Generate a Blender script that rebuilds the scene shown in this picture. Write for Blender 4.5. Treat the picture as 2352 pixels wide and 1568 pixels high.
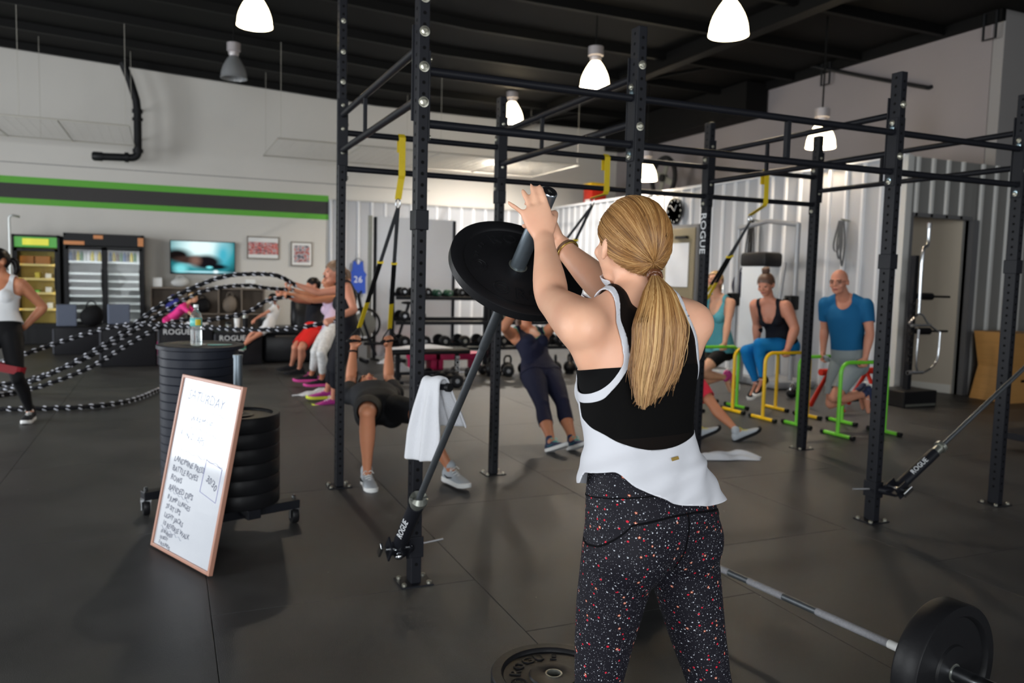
import bpy, bmesh, math, random
import numpy as np
from mathutils import Vector, Matrix, Quaternion

for _o in list(bpy.data.objects):
    bpy.data.objects.remove(_o)
random.seed(7)
RNG = np.random.default_rng(11)
SC = bpy.context.scene
COL = SC.collection
PI = math.pi
V = Vector


def srgb(r, g, b):
    f = lambda c: (c / 12.92) if c <= 0.04045 else ((c + 0.055) / 1.055) ** 2.4
    return (f(r / 255), f(g / 255), f(b / 255), 1.0)


# ---------------------------------------------------------------- camera
cam_data = bpy.data.cameras.new('camera')
cam = bpy.data.objects.new('camera', cam_data)
COL.objects.link(cam)
SC.camera = cam
cam_data.sensor_fit = 'HORIZONTAL'
cam_data.sensor_width = 36.0
cam_data.lens = 36.0 * 1821.0 / 2352.0
cam_data.clip_start = 0.05
cam_data.clip_end = 200
_yaw, _pitch, _roll = math.radians(23.5), math.radians(4.74), math.radians(1.46)
_f = V((math.sin(_yaw) * math.cos(_pitch), math.cos(_yaw) * math.cos(_pitch), -math.sin(_pitch)))
_r = V((math.cos(_yaw), -math.sin(_yaw), 0))
_u = _r.cross(_f)
_r2 = _r * math.cos(_roll) + _u * math.sin(_roll)
_u2 = -_r * math.sin(_roll) + _u * math.cos(_roll)
_m = Matrix((_r2, _u2, -_f)).transposed().to_4x4()
_m.translation = V((0, 0, 1.476))
cam.matrix_world = _m
cam_data.dof.use_dof = True
cam_data.dof.focus_distance = 2.05
cam_data.dof.aperture_fstop = 3.7

# ---------------------------------------------------------------- world, daylight, exposure
SC.view_settings.view_transform = 'Standard'
SC.view_settings.look = 'None'
SC.view_settings.exposure = 0.0
SC.view_settings.gamma = 1.0
SC.view_settings.use_curve_mapping = False
world = bpy.data.worlds.new('world')
SC.world = world
world.use_nodes = True
_bg = world.node_tree.nodes['Background']
_sky = world.node_tree.nodes.new('ShaderNodeTexSky')
_sky.sky_type = 'HOSEK_WILKIE'
_sky.turbidity = 4.0
_sky.sun_direction = (-0.5, -0.35, 0.75)
world.node_tree.links.new(_sky.outputs[0], _bg.inputs[0])
_bg.inputs[1].default_value = 0.6


def area_light(name, loc, aim, sx, sy, power, color=(1, 1, 1)):
    d = bpy.data.lights.new(name, 'AREA')
    d.shape = 'RECTANGLE'
    d.size, d.size_y = sx, sy
    d.energy = power
    d.color = color
    o = bpy.data.objects.new(name, d)
    COL.objects.link(o)
    o.location = loc
    o.rotation_euler = V(aim).to_track_quat('-Z', 'Y').to_euler()
    return o


# daylight entering through the open roller doors of the left and rear walls
area_light('daylight_door_light', (-7.3, 3.0, 1.95), (1, 0, 0), 3.9, 3.5, 420, (0.93, 0.97, 1.0))
area_light('daylight_door_light', (-7.3, 10.6, 1.95), (1, 0, 0), 3.9, 3.5, 520, (0.93, 0.97, 1.0))
area_light('daylight_door_light', (-2.0, -4.3, 1.95), (0, 1, 0), 3.9, 3.5, 480, (0.93, 0.97, 1.0))
area_light('daylight_door_light', (5.6, -4.3, 1.95), (0, 1, 0), 3.9, 3.5, 120, (0.93, 0.97, 1.0))

# ---------------------------------------------------------------- materials
MATS = {}


def mat(name, col=(128, 128, 128), rough=0.5, metal=0.0, bump=0.0, bscale=40.0, var=0.0, vscale=5.0,
        emit=None, estr=0.0, trans=0.0, alpha=1.0, spec=0.5, sheen=0.0, sss=0.0, aniso=None, coat=0.0, tint=None):
    if name in MATS:
        return MATS[name]
    m = bpy.data.materials.new(name)
    m.use_nodes = True
    nt = m.node_tree
    b = nt.nodes['Principled BSDF']
    c = srgb(*col) if len(col) == 3 else col
    if spec == 0.5 and metal < .3 and max(c[:3]) < .045 and trans == 0:
        spec = 0.2
    b.inputs['Base Color'].default_value = c
    b.inputs['Roughness'].default_value = rough
    b.inputs['Metallic'].default_value = metal
    b.inputs['Specular IOR Level'].default_value = spec
    b.inputs['Transmission Weight'].default_value = trans
    b.inputs['Alpha'].default_value = alpha
    b.inputs['Sheen Weight'].default_value = sheen
    b.inputs['Coat Weight'].default_value = coat
    if sss > 0:
        b.inputs['Subsurface Weight'].default_value = sss
        b.inputs['Subsurface Radius'].default_value = (0.012, 0.005, 0.003)
        b.inputs['Subsurface Scale'].default_value = 1.0
    if emit is not None:
        b.inputs['Emission Color'].default_value = srgb(*emit)
        b.inputs['Emission Strength'].default_value = estr
    tc = None
    if var > 0 or bump > 0:
        tc = nt.nodes.new('ShaderNodeTexCoord')
    if var > 0:
        n = nt.nodes.new('ShaderNodeTexNoise')
        n.inputs['Scale'].default_value = vscale
        n.inputs['Detail'].default_value = 6
        mp = nt.nodes.new('ShaderNodeMapping')
        if aniso:
            mp.inputs['Scale'].default_value = aniso
        nt.links.new(tc.outputs['Object'], mp.inputs[0])
        nt.links.new(mp.outputs[0], n.inputs['Vector'])
        mx = nt.nodes.new('ShaderNodeMix')
        mx.data_type = 'RGBA'
        mx.inputs[6].default_value = tuple(max(0, v * (1 - var)) for v in c[:3]) + (1,)
        if tint:
            mx.inputs[7].default_value = srgb(*tint)
        else:
            mx.inputs[7].default_value = tuple(min(1, v * (1 + var)) for v in c[:3]) + (1,)
        nt.links.new(n.outputs['Fac'], mx.inputs[0])
        nt.links.new(mx.outputs[2], b.inputs['Base Color'])
    if bump > 0:
        n2 = nt.nodes.new('ShaderNodeTexNoise')
        n2.inputs['Scale'].default_value = bscale
        n2.inputs['Detail'].default_value = 4
        nt.links.new(tc.outputs['Object'], n2.inputs['Vector'])
        bp = nt.nodes.new('ShaderNodeBump')
        bp.inputs['Strength'].default_value = bump
        bp.inputs['Distance'].default_value = 0.01
        nt.links.new(n2.outputs['Fac'], bp.inputs['Height'])
        nt.links.new(bp.outputs[0], b.inputs['Normal'])
    MATS[name] = m
    return m


# ---------------------------------------------------------------- mesh builder
class MB:
    def __init__(self):
        self.v, self.f = [], []

    def add(self, vs, fs):
        o = len(self.v)
        self.v += [tuple(p) for p in vs]
        self.f += [tuple(i + o for i in f) for f in fs]
        return self

    def box(self, c, s, rot=None, bev=0.0):
        x, y, z = s[0] / 2, s[1] / 2, s[2] / 2
        c = V(c)
        if bev <= 0:
            vs = [V((a * x, b * y, d * z)) for a in (-1, 1) for b in (-1, 1) for d in (-1, 1)]
            fs = [(0, 1, 3, 2), (4, 6, 7, 5), (0, 4, 5, 1), (2, 3, 7, 6), (0, 2, 6, 4), (1, 5, 7, 3)]
        else:
            bm = bmesh.new()
            bmesh.ops.create_cube(bm, size=1.0)
            for q in bm.verts:
                q.co = V((q.co.x * s[0], q.co.y * s[1], q.co.z * s[2]))
            bmesh.ops.bevel(bm, geom=bm.edges[:], offset=bev, segments=2, affect='EDGES', profile=0.5)
            bm.verts.index_update()
            vs = [q.co.copy() for q in bm.verts]
            fs = [[q.index for q in f.verts] for f in bm.faces]
            bm.free()
        if rot is not None:
            vs = [rot @ q for q in vs]
        return self.add([q + c for q in vs], fs)

    def tube(self, pts, r, n=10, caps=True, closed=False, flat=None, up=None):
        """sweep; r a number or list; flat=(a,b) elliptic scale"""
        P = [V(p) for p in pts]
        k = len(P)
        R = [r] * k if not hasattr(r, '__len__') else list(r)
        T = []
        for i in range(k):
            if closed:
                t = P[(i + 1) % k] - P[i - 1]
            else:
                t = P[min(i + 1, k - 1)] - P[max(i - 1, 0)]
            if t.length < 1e-9:
                t = V((0, 0, 1))
            T.append(t.normalized())
        ref = V(up) if up is not None else (V((0, 0, 1)) if abs(T[0].z) < 0.9 else V((1, 0, 0)))
        a = T[0].cross(ref)
        if a.length < 1e-6:
            a = T[0].cross(V((0.3, 1, 0.2)))
        a.normalize()
        vs, fs = [], []
        fa, fb = flat or (1, 1)
        for i in range(k):
            if i:
                a = a - T[i] * a.dot(T[i])
                if a.length < 1e-6:
                    a = T[i].cross(V((0.3, 1, 0.2)))
                a.normalize()
            b = T[i].cross(a)
            for j in range(n):
                w = 2 * PI * j / n
                vs.append(P[i] + a * (math.cos(w) * R[i] * fa) + b * (math.sin(w) * R[i] * fb))
        m = k if closed else k - 1
        for i in range(m):
            for j in range(n):
                p, q = i * n + j, i * n + (j + 1) % n
                p2, q2 = ((i + 1) % k) * n + j, ((i + 1) % k) * n + (j + 1) % n
                fs.append((p, p2, q2, q))
        if caps and not closed:
            fs.append(tuple(range(n)))
            fs.append(tuple(reversed(range((k - 1) * n, k * n))))
        return self.add(vs, fs)

    def cyl(self, p0, p1, r0, r1=None, n=16):
        return self.tube([p0, p1], [r0, r0 if r1 is None else r1], n)

    def capsule(self, pts, radii, n=12):
        """tube with rounded ends"""
        P = [V(p) for p in pts]
        R = list(radii)
        d0 = (P[0] - P[1]).normalized()
        d1 = (P[-1] - P[-2]).normalized()
        pre, prer, post, postr = [], [], [], []
        for a in (80, 55, 28):
            pre.append(P[0] + d0 * R[0] * math.sin(math.radians(a)))
            prer.append(R[0] * math.cos(math.radians(a)))
        for a in (28, 55, 80):
            post.append(P[-1] + d1 * R[-1] * math.sin(math.radians(a)))
            postr.append(R[-1] * math.cos(math.radians(a)))
        return self.tube(pre + P + post, prer + R + postr, n)

    def ellip(self, c, r, M=None, n=16, m=10):
        c = V(c)
        vs, fs = [], []
        vs.append(V((0, 0, r[2])))
        for i in range(1, m):
            th = PI * i / m
            for j in range(n):
                w = 2 * PI * j / n
                vs.append(V((r[0] * math.sin(th) * math.cos(w), r[1] * math.sin(th) * math.sin(w), r[2] * math.cos(th))))
        vs.append(V((0, 0, -r[2])))
        for j in range(n):
            fs.append((0, 1 + j, 1 + (j + 1) % n))
            for i in range(m - 2):
                a = 1 + i * n
                fs.append((a + j, a + n + j, a + n + (j + 1) % n, a + (j + 1) % n))
            a = 1 + (m - 2) * n
            fs.append((a + j, len(vs) - 1, a + (j + 1) % n))
        if M is not None:
            vs = [M @ q for q in vs]
        return self.add([q + c for q in vs], fs)

    def loft(self, secs, n=24, caps=True, pw=2.0):
        """secs: (centre, axis1, axis2) superellipse rings"""
        vs, fs = [], []
        for c, a, b in secs:
            c, a, b = V(c), V(a), V(b)
            for j in range(n):
                w = 2 * PI * j / n
                cw, sw = math.cos(w), math.sin(w)
                e = 2.0 / pw
                cw = math.copysign(abs(cw) ** e, cw)
                sw = math.copysign(abs(sw) ** e, sw)
                vs.append(c + a * cw + b * sw)
        for i in range(len(secs) - 1):
            for j in range(n):
                fs.append((i * n + j, i * n + (j + 1) % n, (i + 1) * n + (j + 1) % n, (i + 1) * n + j))
        if caps:
            fs.append(tuple(reversed(range(n))))
            fs.append(tuple(range((len(secs) - 1) * n, len(secs) * n)))
        return self.add(vs, fs)

    def lathe(self, prof, origin=(0, 0, 0), axis=(0, 0, 1), n=32, close=False):
        """prof: list of (r, h); close joins last to first"""
        ax = V(axis).normalized()
        q = V((0, 0, 1)).rotation_difference(ax)
        o = V(origin)
        vs, fs, k = [], [], len(prof)
        for r, h in prof:
            for j in range(n):
                w = 2 * PI * j / n
                vs.append(o + q @ V((r * math.cos(w), r * math.sin(w), h)))
        for i in range(k if close else k - 1):
            i2 = (i + 1) % k
            for j in range(n):
                fs.append((i * n + j, i * n + (j + 1) % n, i2 * n + (j + 1) % n, i2 * n + j))
        if not close:
            if prof[0][0] > 1e-6:
                fs.append(tuple(reversed(range(n))))
            if prof[-1][0] > 1e-6:
                fs.append(tuple(range((k - 1) * n, k * n)))
        return self.add(vs, fs)

    def prism(self, poly, h0, h1, M=None):
        """poly (x,y) extruded between z=h0 and z=h1, then M"""
        n = len(poly)
        vs = [V((x, y, h0)) for x, y in poly] + [V((x, y, h1)) for x, y in poly]
        fs = [tuple(reversed(range(n))), tuple(range(n, 2 * n))]
        fs += [(i, (i + 1) % n, (i + 1) % n + n, i + n) for i in range(n)]
        if M is not None:
            vs = [M @ q for q in vs]
        return self.add(vs, fs)

    def ribbon(self, pts, w, th, side):
        """flat strap through pts; side = width direction"""
        P = [V(p) for p in pts]
        s = V(side).normalized()
        k = len(P)
        vs, fs = [], []
        for i in range(k):
            t = (P[min(i + 1, k - 1)] - P[max(i - 1, 0)]).normalized()
            nn = t.cross(s)
            nn = nn.normalized() if nn.length > 1e-6 else V((0, 1, 0))
            for a, b in ((-1, -1), (1, -1), (1, 1), (-1, 1)):
                vs.append(P[i] + s * (a * w / 2) + nn * (b * th / 2))
        for i in range(k - 1):
            for j in range(4):
                fs.append((i * 4 + j, i * 4 + (j + 1) % 4, i * 4 + 4 + (j + 1) % 4, i * 4 + 4 + j))
        fs.append((3, 2, 1, 0))
        fs.append(tuple(range((k - 1) * 4, k * 4)))
        return self.add(vs, fs)

    def build(self, name, material, parent=None, smooth=None, loc=None):
        me = bpy.data.meshes.new(name)
        L = V(loc) if loc is not None else V((0, 0, 0))
        me.from_pydata([tuple(V(p) - L) for p in self.v], [], self.f)
        fix_normals(me)
        me.materials.append(material if not isinstance(material, str) else MATS[material])
        if smooth is not None:
            shade(me, smooth)
        o = bpy.data.objects.new(name, me)
        COL.objects.link(o)
        o.location = L
        if parent is not None:
            o.parent = parent
        return o


def fix_normals(me):
    bm = bmesh.new()
    bm.from_mesh(me)
    bmesh.ops.recalc_face_normals(bm, faces=bm.faces[:])
    bm.to_mesh(me)
    bm.free()


def shade(me, angle=40):
    """smooth shading with sharp edges above angle (degrees)"""
    me.polygons.foreach_set('use_smooth', [True] * len(me.polygons))
    if angle >= 180:
        return
    bm = bmesh.new()
    bm.from_mesh(me)
    ca = math.radians(angle)
    for e in bm.edges:
        if len(e.link_faces) == 2 and e.calc_face_angle(0) > ca:
            e.smooth = False
    bm.to_mesh(me)
    bm.free()


def tag(o, label=None, cat=None, group=None, kind=None):
    if label:
        o['label'] = label
    if cat:
        o['category'] = cat
    if group:
        o['group'] = group
    if kind:
        o['kind'] = kind
    return o


def thing(name, label, cat, loc=(0, 0, 0), rotz=0.0, group=None):
    o = bpy.data.objects.new(name, None)
    o.empty_display_size = 0.1
    COL.objects.link(o)
    o.location = loc
    o.rotation_euler = (0, 0, rotz)
    return tag(o, label, cat, group)


def copy_tree(o, parent=None):
    c = o.copy()
    COL.objects.link(c)
    c.parent = parent
    for ch in list(o.children):
        if ch.name in _skip:
            continue
        copy_tree(ch, c)
    return c


_skip = set()


def dup(root, loc, rotz=0.0, label=None, group=None):
    c = copy_tree(root)
    c.location = loc
    c.rotation_euler = (0, 0, rotz)
    tag(c, label, None, group)
    return c


def inst(src, parent, loc=None, M=None):
    """a copy sharing mesh data"""
    c = src.copy()
    COL.objects.link(c)
    c.parent = parent
    if loc is not None:
        c.location = loc
    if M is not None:
        c.matrix_local = M
    return c


def struct(o, label=None):
    o['kind'] = 'structure'
    if label:
        o['label'] = label
    return o


_txt = {}


def text_geo(s, size, ext=0.001, align='CENTER', shear=0.0, spacing=1.0):
    """lettering as (verts, faces) in its own xy plane"""
    cu = bpy.data.curves.new('lettering', 'FONT')
    cu.body = s
    cu.size = size
    cu.extrude = ext
    cu.align_x = align
    cu.align_y = 'CENTER'
    cu.shear = shear
    cu.space_character = spacing
    cu.resolution_u = 2
    o = bpy.data.objects.new('lettering', cu)
    COL.objects.link(o)
    dg = bpy.context.evaluated_depsgraph_get()
    me = bpy.data.meshes.new_from_object(o.evaluated_get(dg))
    vs = [q.co.copy() for q in me.vertices]
    fs = [tuple(p.vertices) for p in me.polygons]
    bpy.data.objects.remove(o)
    bpy.data.curves.remove(cu)
    bpy.data.meshes.remove(me)
    return vs, fs


def frame(xd, yd, o):
    """matrix with x along xd, y near yd"""
    x = V(xd).normalized()
    z = x.cross(V(yd)).normalized()
    y = z.cross(x)
    M = Matrix((x, y, z)).transposed().to_4x4()
    M.translation = V(o)
    return M


def arc(c, r, a0, a1, u, w, n=8):
    """points on an arc in the plane of unit vectors u,w"""
    c, u, w = V(c), V(u), V(w)
    return [c + u * (r * math.cos(a0 + (a1 - a0) * i / n)) + w * (r * math.sin(a0 + (a1 - a0) * i / n)) for i in range(n + 1)]


def bez(pts, n=24):
    """Catmull-Rom through pts"""
    P = [V(p) for p in pts]
    P = [P[0] * 2 - P[1]] + P + [P[-1] * 2 - P[-2]]
    out = []
    segs = len(P) - 3
    for s in range(segs):
        a, b, c, d = P[s:s + 4]
        m = max(2, n // segs)
        for i in range(m):
            t = i / m
            out.append(0.5 * ((2 * b) + (c - a) * t + (2 * a - 5 * b + 4 * c - d) * t * t + (3 * b - a - 3 * c + d) * t ** 3))
    out.append(P[-2])
    return out


# ================================================================ the setting
XL, XR, YF, YB = -7.5, 13.5, -4.5, 17.6       # building shell
XW, YG, XU = 8.75, 7.5, 10.4                  # clad room in the right corner, upper wall above it
ZC, ZBOX = 5.22, 3.14


def floor_material():
    m = mat('rubber_floor', (50, 49, 48), 0.4, 0, spec=0.38)
    nt = m.node_tree
    b = nt.nodes['Principled BSDF']
    geo = nt.nodes.new('ShaderNodeNewGeometry')
    n1 = nt.nodes.new('ShaderNodeTexNoise')
    n1.inputs['Scale'].default_value = 1.3
    n1.inputs['Detail'].default_value = 7
    n1.inputs['Roughness'].default_value = 0.62
    nt.links.new(geo.outputs['Position'], n1.inputs['Vector'])
    cr = nt.nodes.new('ShaderNodeValToRGB')
    cr.color_ramp.elements[0].position = 0.3
    cr.color_ramp.elements[0].color = srgb(39, 39, 40)
    cr.color_ramp.elements[1].position = 0.8
    cr.color_ramp.elements[1].color = srgb(74, 73, 71)
    nt.links.new(n1.outputs['Fac'], cr.inputs[0])
    n2 = nt.nodes.new('ShaderNodeTexNoise')
    n2.inputs['Scale'].default_value = 260
    n2.inputs['Detail'].default_value = 3
    nt.links.new(geo.outputs['Position'], n2.inputs['Vector'])
    # a few chalk specks
    vo = nt.nodes.new('ShaderNodeTexVoronoi')
    vo.inputs['Scale'].default_value = 7
    nt.links.new(geo.outputs['Position'], vo.inputs['Vector'])
    lt = nt.nodes.new('ShaderNodeMath')
    lt.operation = 'LESS_THAN'
    lt.inputs[1].default_value = 0.028
    nt.links.new(vo.outputs['Distance'], lt.inputs[0])
    gt = nt.nodes.new('ShaderNodeMath')
    gt.operation = 'GREATER_THAN'
    gt.inputs[1].default_value = 0.78
    sp = nt.nodes.new('ShaderNodeSeparateColor')
    nt.links.new(vo.outputs['Color'], sp.inputs[0])
    nt.links.new(sp.outputs[0], gt.inputs[0])
    mu = nt.nodes.new('ShaderNodeMath')
    mu.operation = 'MULTIPLY'
    nt.links.new(lt.outputs[0], mu.inputs[0])
    nt.links.new(gt.outputs[0], mu.inputs[1])
    mx = nt.nodes.new('ShaderNodeMix')
    mx.data_type = 'RGBA'
    mx.inputs[7].default_value = srgb(150, 146, 138)
    nt.links.new(mu.outputs[0], mx.inputs[0])
    nt.links.new(cr.outputs[0], mx.inputs[6])
    nt.links.new(mx.outputs[2], b.inputs['Base Color'])
    rr = nt.nodes.new('ShaderNodeMapRange')
    rr.inputs[3].default_value = 0.34
    rr.inputs[4].default_value = 0.56
    nt.links.new(n1.outputs['Fac'], rr.inputs[0])
    nt.links.new(rr.outputs[0], b.inputs['Roughness'])
    bp = nt.nodes.new('ShaderNodeBump')
    bp.inputs['Strength'].default_value = 0.35
    bp.inputs['Distance'].default_value = 0.004
    nt.links.new(n2.outputs['Fac'], bp.inputs['Height'])
    nt.links.new(bp.outputs[0], b.inputs['Normal'])
    return m


M_FLOOR = floor_material()
mat('slab_dark', (22, 22, 22), 0.9)
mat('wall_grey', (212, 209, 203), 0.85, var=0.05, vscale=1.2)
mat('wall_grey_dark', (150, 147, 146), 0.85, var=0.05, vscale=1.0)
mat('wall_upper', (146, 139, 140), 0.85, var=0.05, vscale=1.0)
mat('ceiling_black', (9, 9, 9), 0.75, var=0.25, vscale=0.8)
mat('beam_black', (9, 9, 9), 0.6)
mat('stripe_green', (98, 178, 62), 0.7)
mat('stripe_dark', (62, 60, 60), 0.75)
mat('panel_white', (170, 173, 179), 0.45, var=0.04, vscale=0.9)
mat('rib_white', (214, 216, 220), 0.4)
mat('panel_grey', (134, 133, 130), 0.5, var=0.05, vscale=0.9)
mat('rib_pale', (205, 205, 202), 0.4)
mat('trim_grey', (104, 104, 106), 0.5)
mat('hall_wall', (196, 184, 166), 0.8)
mat('trim_white', (226, 222, 212), 0.5)

# floor: slab and loose-laid rubber mats
fl_o = struct(MB().box(((XL + XR) / 2, (YF + YB) / 2, -0.08), (XR - XL + 0.6, YB - YF + 0.6, 0.1)).build('floor', 'slab_dark'))
mw, ml = 1.2, 1.83
full = None
i0 = int(math.floor((XL - 1.355) / mw))
for i in range(i0, int((XR - 1.355) / mw) + 1):
    for j in range(-5, 10):
        x0 = 1.355 + mw * i
        y0 = 2.895 + ml * j + (0.6 if i % 2 else 0.0)
        a0, a1 = max(x0, XL + 0.01), min(x0 + mw, XR - 0.01)
        b0, b1 = max(y0, YF + 0.01), min(y0 + ml, YB - 0.05)
        if a1 - a0 < 0.05 or b1 - b0 < 0.05:
            continue
        if full is not None and a1 - a0 > mw - 1e-4 and b1 - b0 > ml - 1e-4:
            inst(full, fl_o, ((a0 + a1) / 2, (b0 + b1) / 2, 0))
            continue
        o = MB().box((0, 0, -0.0125), (a1 - a0 - 0.003, b1 - b0 - 0.003, 0.025), bev=0.0012).build('rubber_mat', M_FLOOR, fl_o)
        o.location = ((a0 + a1) / 2, (b0 + b1) / 2, 0)
        if a1 - a0 > mw - 1e-4 and b1 - b0 > ml - 1e-4:
            full = o

# back wall with painted band
wb = struct(MB().box(((XL + XR) / 2, YB + 0.1, 2.85), (XR - XL, 0.2, 5.9)).build('wall_back', 'wall_grey'))
for nm, z0, z1, mt in (('paint_stripe', 2.975, 3.105, 'stripe_green'), ('paint_stripe', 2.70, 2.975, 'stripe_dark'),
                       ('paint_stripe', 2.585, 2.70, 'stripe_green')):
    MB().box(((XL + 3.22) / 2, YB - 0.002, (z0 + z1) / 2), (3.22 - XL, 0.004, z1 - z0)).build(nm, mt, wb)
MB().box(((XL + 5.5) / 2, YB - 0.004, 3.36), (5.5 - XL, 0.008, 0.012)).build('panel_joint', 'trim_grey', wb)
# left wall with two roller door openings, rear wall with two
wl = MB()
for y0, y1 in ((YF, 1.0), (5.0, 8.6), (12.6, YB)):
    wl.box((XL - 0.1, (y0 + y1) / 2, 2.85), (0.2, y1 - y0, 5.9))
for y0, y1 in ((1.0, 5.0), (8.6, 12.6)):
    wl.box((XL - 0.1, (y0 + y1) / 2, 4.75), (0.2, y1 - y0, 2.1))
struct(wl.build('wall_left', 'wall_grey'))
wr = MB()
for x0, x1 in ((XL, -4.0), (0.0, 3.6), (7.6, XR)):
    wr.box(((x0 + x1) / 2, YF - 0.1, 2.85), (x1 - x0, 0.2, 5.9))
for x0, x1 in ((-4.0, 0.0), (3.6, 7.6)):
    wr.box(((x0 + x1) / 2, YF - 0.1, 4.75), (x1 - x0, 0.2, 2.1))
struct(wr.build('wall_rear', 'wall_grey'))
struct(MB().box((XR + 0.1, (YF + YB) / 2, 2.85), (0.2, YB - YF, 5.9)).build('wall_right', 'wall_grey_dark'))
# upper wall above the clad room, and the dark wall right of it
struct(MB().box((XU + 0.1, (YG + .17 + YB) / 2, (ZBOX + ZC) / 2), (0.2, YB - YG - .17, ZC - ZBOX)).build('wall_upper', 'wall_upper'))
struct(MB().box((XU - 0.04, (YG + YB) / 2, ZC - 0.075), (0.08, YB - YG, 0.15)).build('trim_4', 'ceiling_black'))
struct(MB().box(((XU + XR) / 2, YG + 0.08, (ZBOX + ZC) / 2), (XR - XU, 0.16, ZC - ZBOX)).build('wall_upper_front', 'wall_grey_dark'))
struct(MB().box(((XW + XU) / 2, (YG + YB) / 2, ZBOX - 0.05), (XU - XW - 0.02, YB - YG - 0.1, 0.08)).build('trim_1', 'trim_grey'))


def cladding(root, p0, p1, z1, panel_mat, rib_mat, normal, holes=(), pitch=0.3, width=0.9):
    """profiled steel sheets: flat pans with raised ribs, one sheet after the other"""
    p0, p1, nn = V(p0), V(p1), V(normal)
    d = (p1 - p0)
    L = d.length
    d.normalize()
    rot = Matrix((d, nn, V((0, 0, 1)))).transposed()
    s = 0.0
    while s < L - 0.02:
        e = min(L, s + width)
        z0 = 0.0
        for h0, h1, hz in holes:
            if s >= h0 - 0.01 and e <= h1 + 0.01:
                z0 = hz
        MB().box(p0 + d * ((s + e) / 2) + nn * 0.006 + V((0, 0, (z0 + z1) / 2)), (e - s - 0.004, 0.012, z1 - z0), rot).build('panel', panel_mat, root)
        k = s
        while k < e - 0.05:
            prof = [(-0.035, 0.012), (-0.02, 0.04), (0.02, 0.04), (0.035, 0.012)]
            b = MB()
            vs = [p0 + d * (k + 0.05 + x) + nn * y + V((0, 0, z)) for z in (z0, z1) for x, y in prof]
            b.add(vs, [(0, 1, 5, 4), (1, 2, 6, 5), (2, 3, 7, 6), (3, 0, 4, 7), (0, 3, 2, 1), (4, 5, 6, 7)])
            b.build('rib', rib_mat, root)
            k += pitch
        s = e


# cladding on the back wall, the side of the clad room and its front
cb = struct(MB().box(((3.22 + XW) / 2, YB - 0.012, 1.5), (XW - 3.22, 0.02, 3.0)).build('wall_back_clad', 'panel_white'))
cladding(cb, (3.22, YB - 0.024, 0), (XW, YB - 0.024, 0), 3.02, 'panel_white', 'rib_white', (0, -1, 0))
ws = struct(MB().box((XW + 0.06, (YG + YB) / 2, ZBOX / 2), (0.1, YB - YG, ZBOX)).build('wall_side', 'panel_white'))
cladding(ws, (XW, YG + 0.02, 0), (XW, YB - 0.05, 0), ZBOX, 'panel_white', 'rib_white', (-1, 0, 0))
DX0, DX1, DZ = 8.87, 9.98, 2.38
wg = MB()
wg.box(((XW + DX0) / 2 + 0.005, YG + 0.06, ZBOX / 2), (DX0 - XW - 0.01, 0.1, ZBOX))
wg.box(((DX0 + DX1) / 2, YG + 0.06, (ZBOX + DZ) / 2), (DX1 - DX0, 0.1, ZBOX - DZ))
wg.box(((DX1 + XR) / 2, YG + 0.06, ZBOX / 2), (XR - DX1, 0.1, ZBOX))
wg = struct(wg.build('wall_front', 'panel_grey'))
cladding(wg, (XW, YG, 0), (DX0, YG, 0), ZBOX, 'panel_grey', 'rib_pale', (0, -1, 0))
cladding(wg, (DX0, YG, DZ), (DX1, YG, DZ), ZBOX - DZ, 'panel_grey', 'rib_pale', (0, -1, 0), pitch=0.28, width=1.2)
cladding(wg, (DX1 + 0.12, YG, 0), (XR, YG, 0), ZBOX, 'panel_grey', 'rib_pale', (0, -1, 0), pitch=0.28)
# doorway jambs, corner and top trims, the passage behind
dj = struct(MB().box((DX1 + 0.05, YG - 0.005, DZ / 2), (0.1, 0.13, DZ)).box((DX0 - 0.02, YG + 0.02, DZ / 2), (0.05, 0.12, DZ))
            .box(((DX0 + DX1) / 2, YG + 0.02, DZ + 0.02), (DX1 - DX0, 0.12, 0.05)).build('door_1', 'trim_grey'), 'grey steel door frame')
struct(MB().box((XW - 0.005, YG - 0.005, ZBOX / 2), (0.08, 0.08, ZBOX + 0.02)).build('trim_2', 'rib_pale'))
struct(MB().box((XW - 0.01, (YG + YB) / 2, ZBOX + 0.01), (0.09, YB - YG, 0.05)).build('trim_3', 'rib_white'))
hall = MB()
hd = V((9.42, 9.3, 0)) - V((9.975, 7.58, 0))
hn = V((hd.y, -hd.x, 0)).normalized()
hc = (V((9.42, 9.3, 0)) + V((9.975, 7.58, 0))) / 2
hr = Matrix((hd.normalized(), hn, V((0, 0, 1)))).transposed()
hall.box(hc + hn * 0.06 + V((0, 0, 1.3)), (hd.length, 0.1, 2.6), hr)
hall.box((8.9, 8.5, 1.3), (0.06, 1.8, 2.6)).box((9.2, 9.4, 1.3), (0.8, 0.1, 2.6)).box((9.4, 8.45, 2.62), (1.3, 1.8, 0.05))
hw = struct(hall.build('wall_passage', 'hall_wall'))
struct(MB().box(hc - hn * 0.0 + V((0, 0, 0.06)), (hd.length - 0.05, 0.02, 0.12), hr).build('baseboard_passage', 'trim_white'))

# ceiling, purlins, main beams
cv = MB()
xs = [(XL, 5.75), (-2.85, 5.54), (4.2, ZC), (XR, ZC)]
for k in range(3):
    (xa, za), (xb, zb) = xs[k], xs[k + 1]
    cv.add([(xa, YF, za), (xb, YF, zb), (xb, YB, zb), (xa, YB, za), (xa, YF, za + .1), (xb, YF, zb + .1), (xb, YB, zb + .1), (xa, YB, za + .1)],
           [(0, 1, 2, 3), (7, 6, 5, 4), (0, 4, 5, 1), (1, 5, 6, 2), (2, 6, 7, 3), (3, 7, 4, 0)])
ceil = struct(cv.build('ceiling', 'ceiling_black'))


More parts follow.
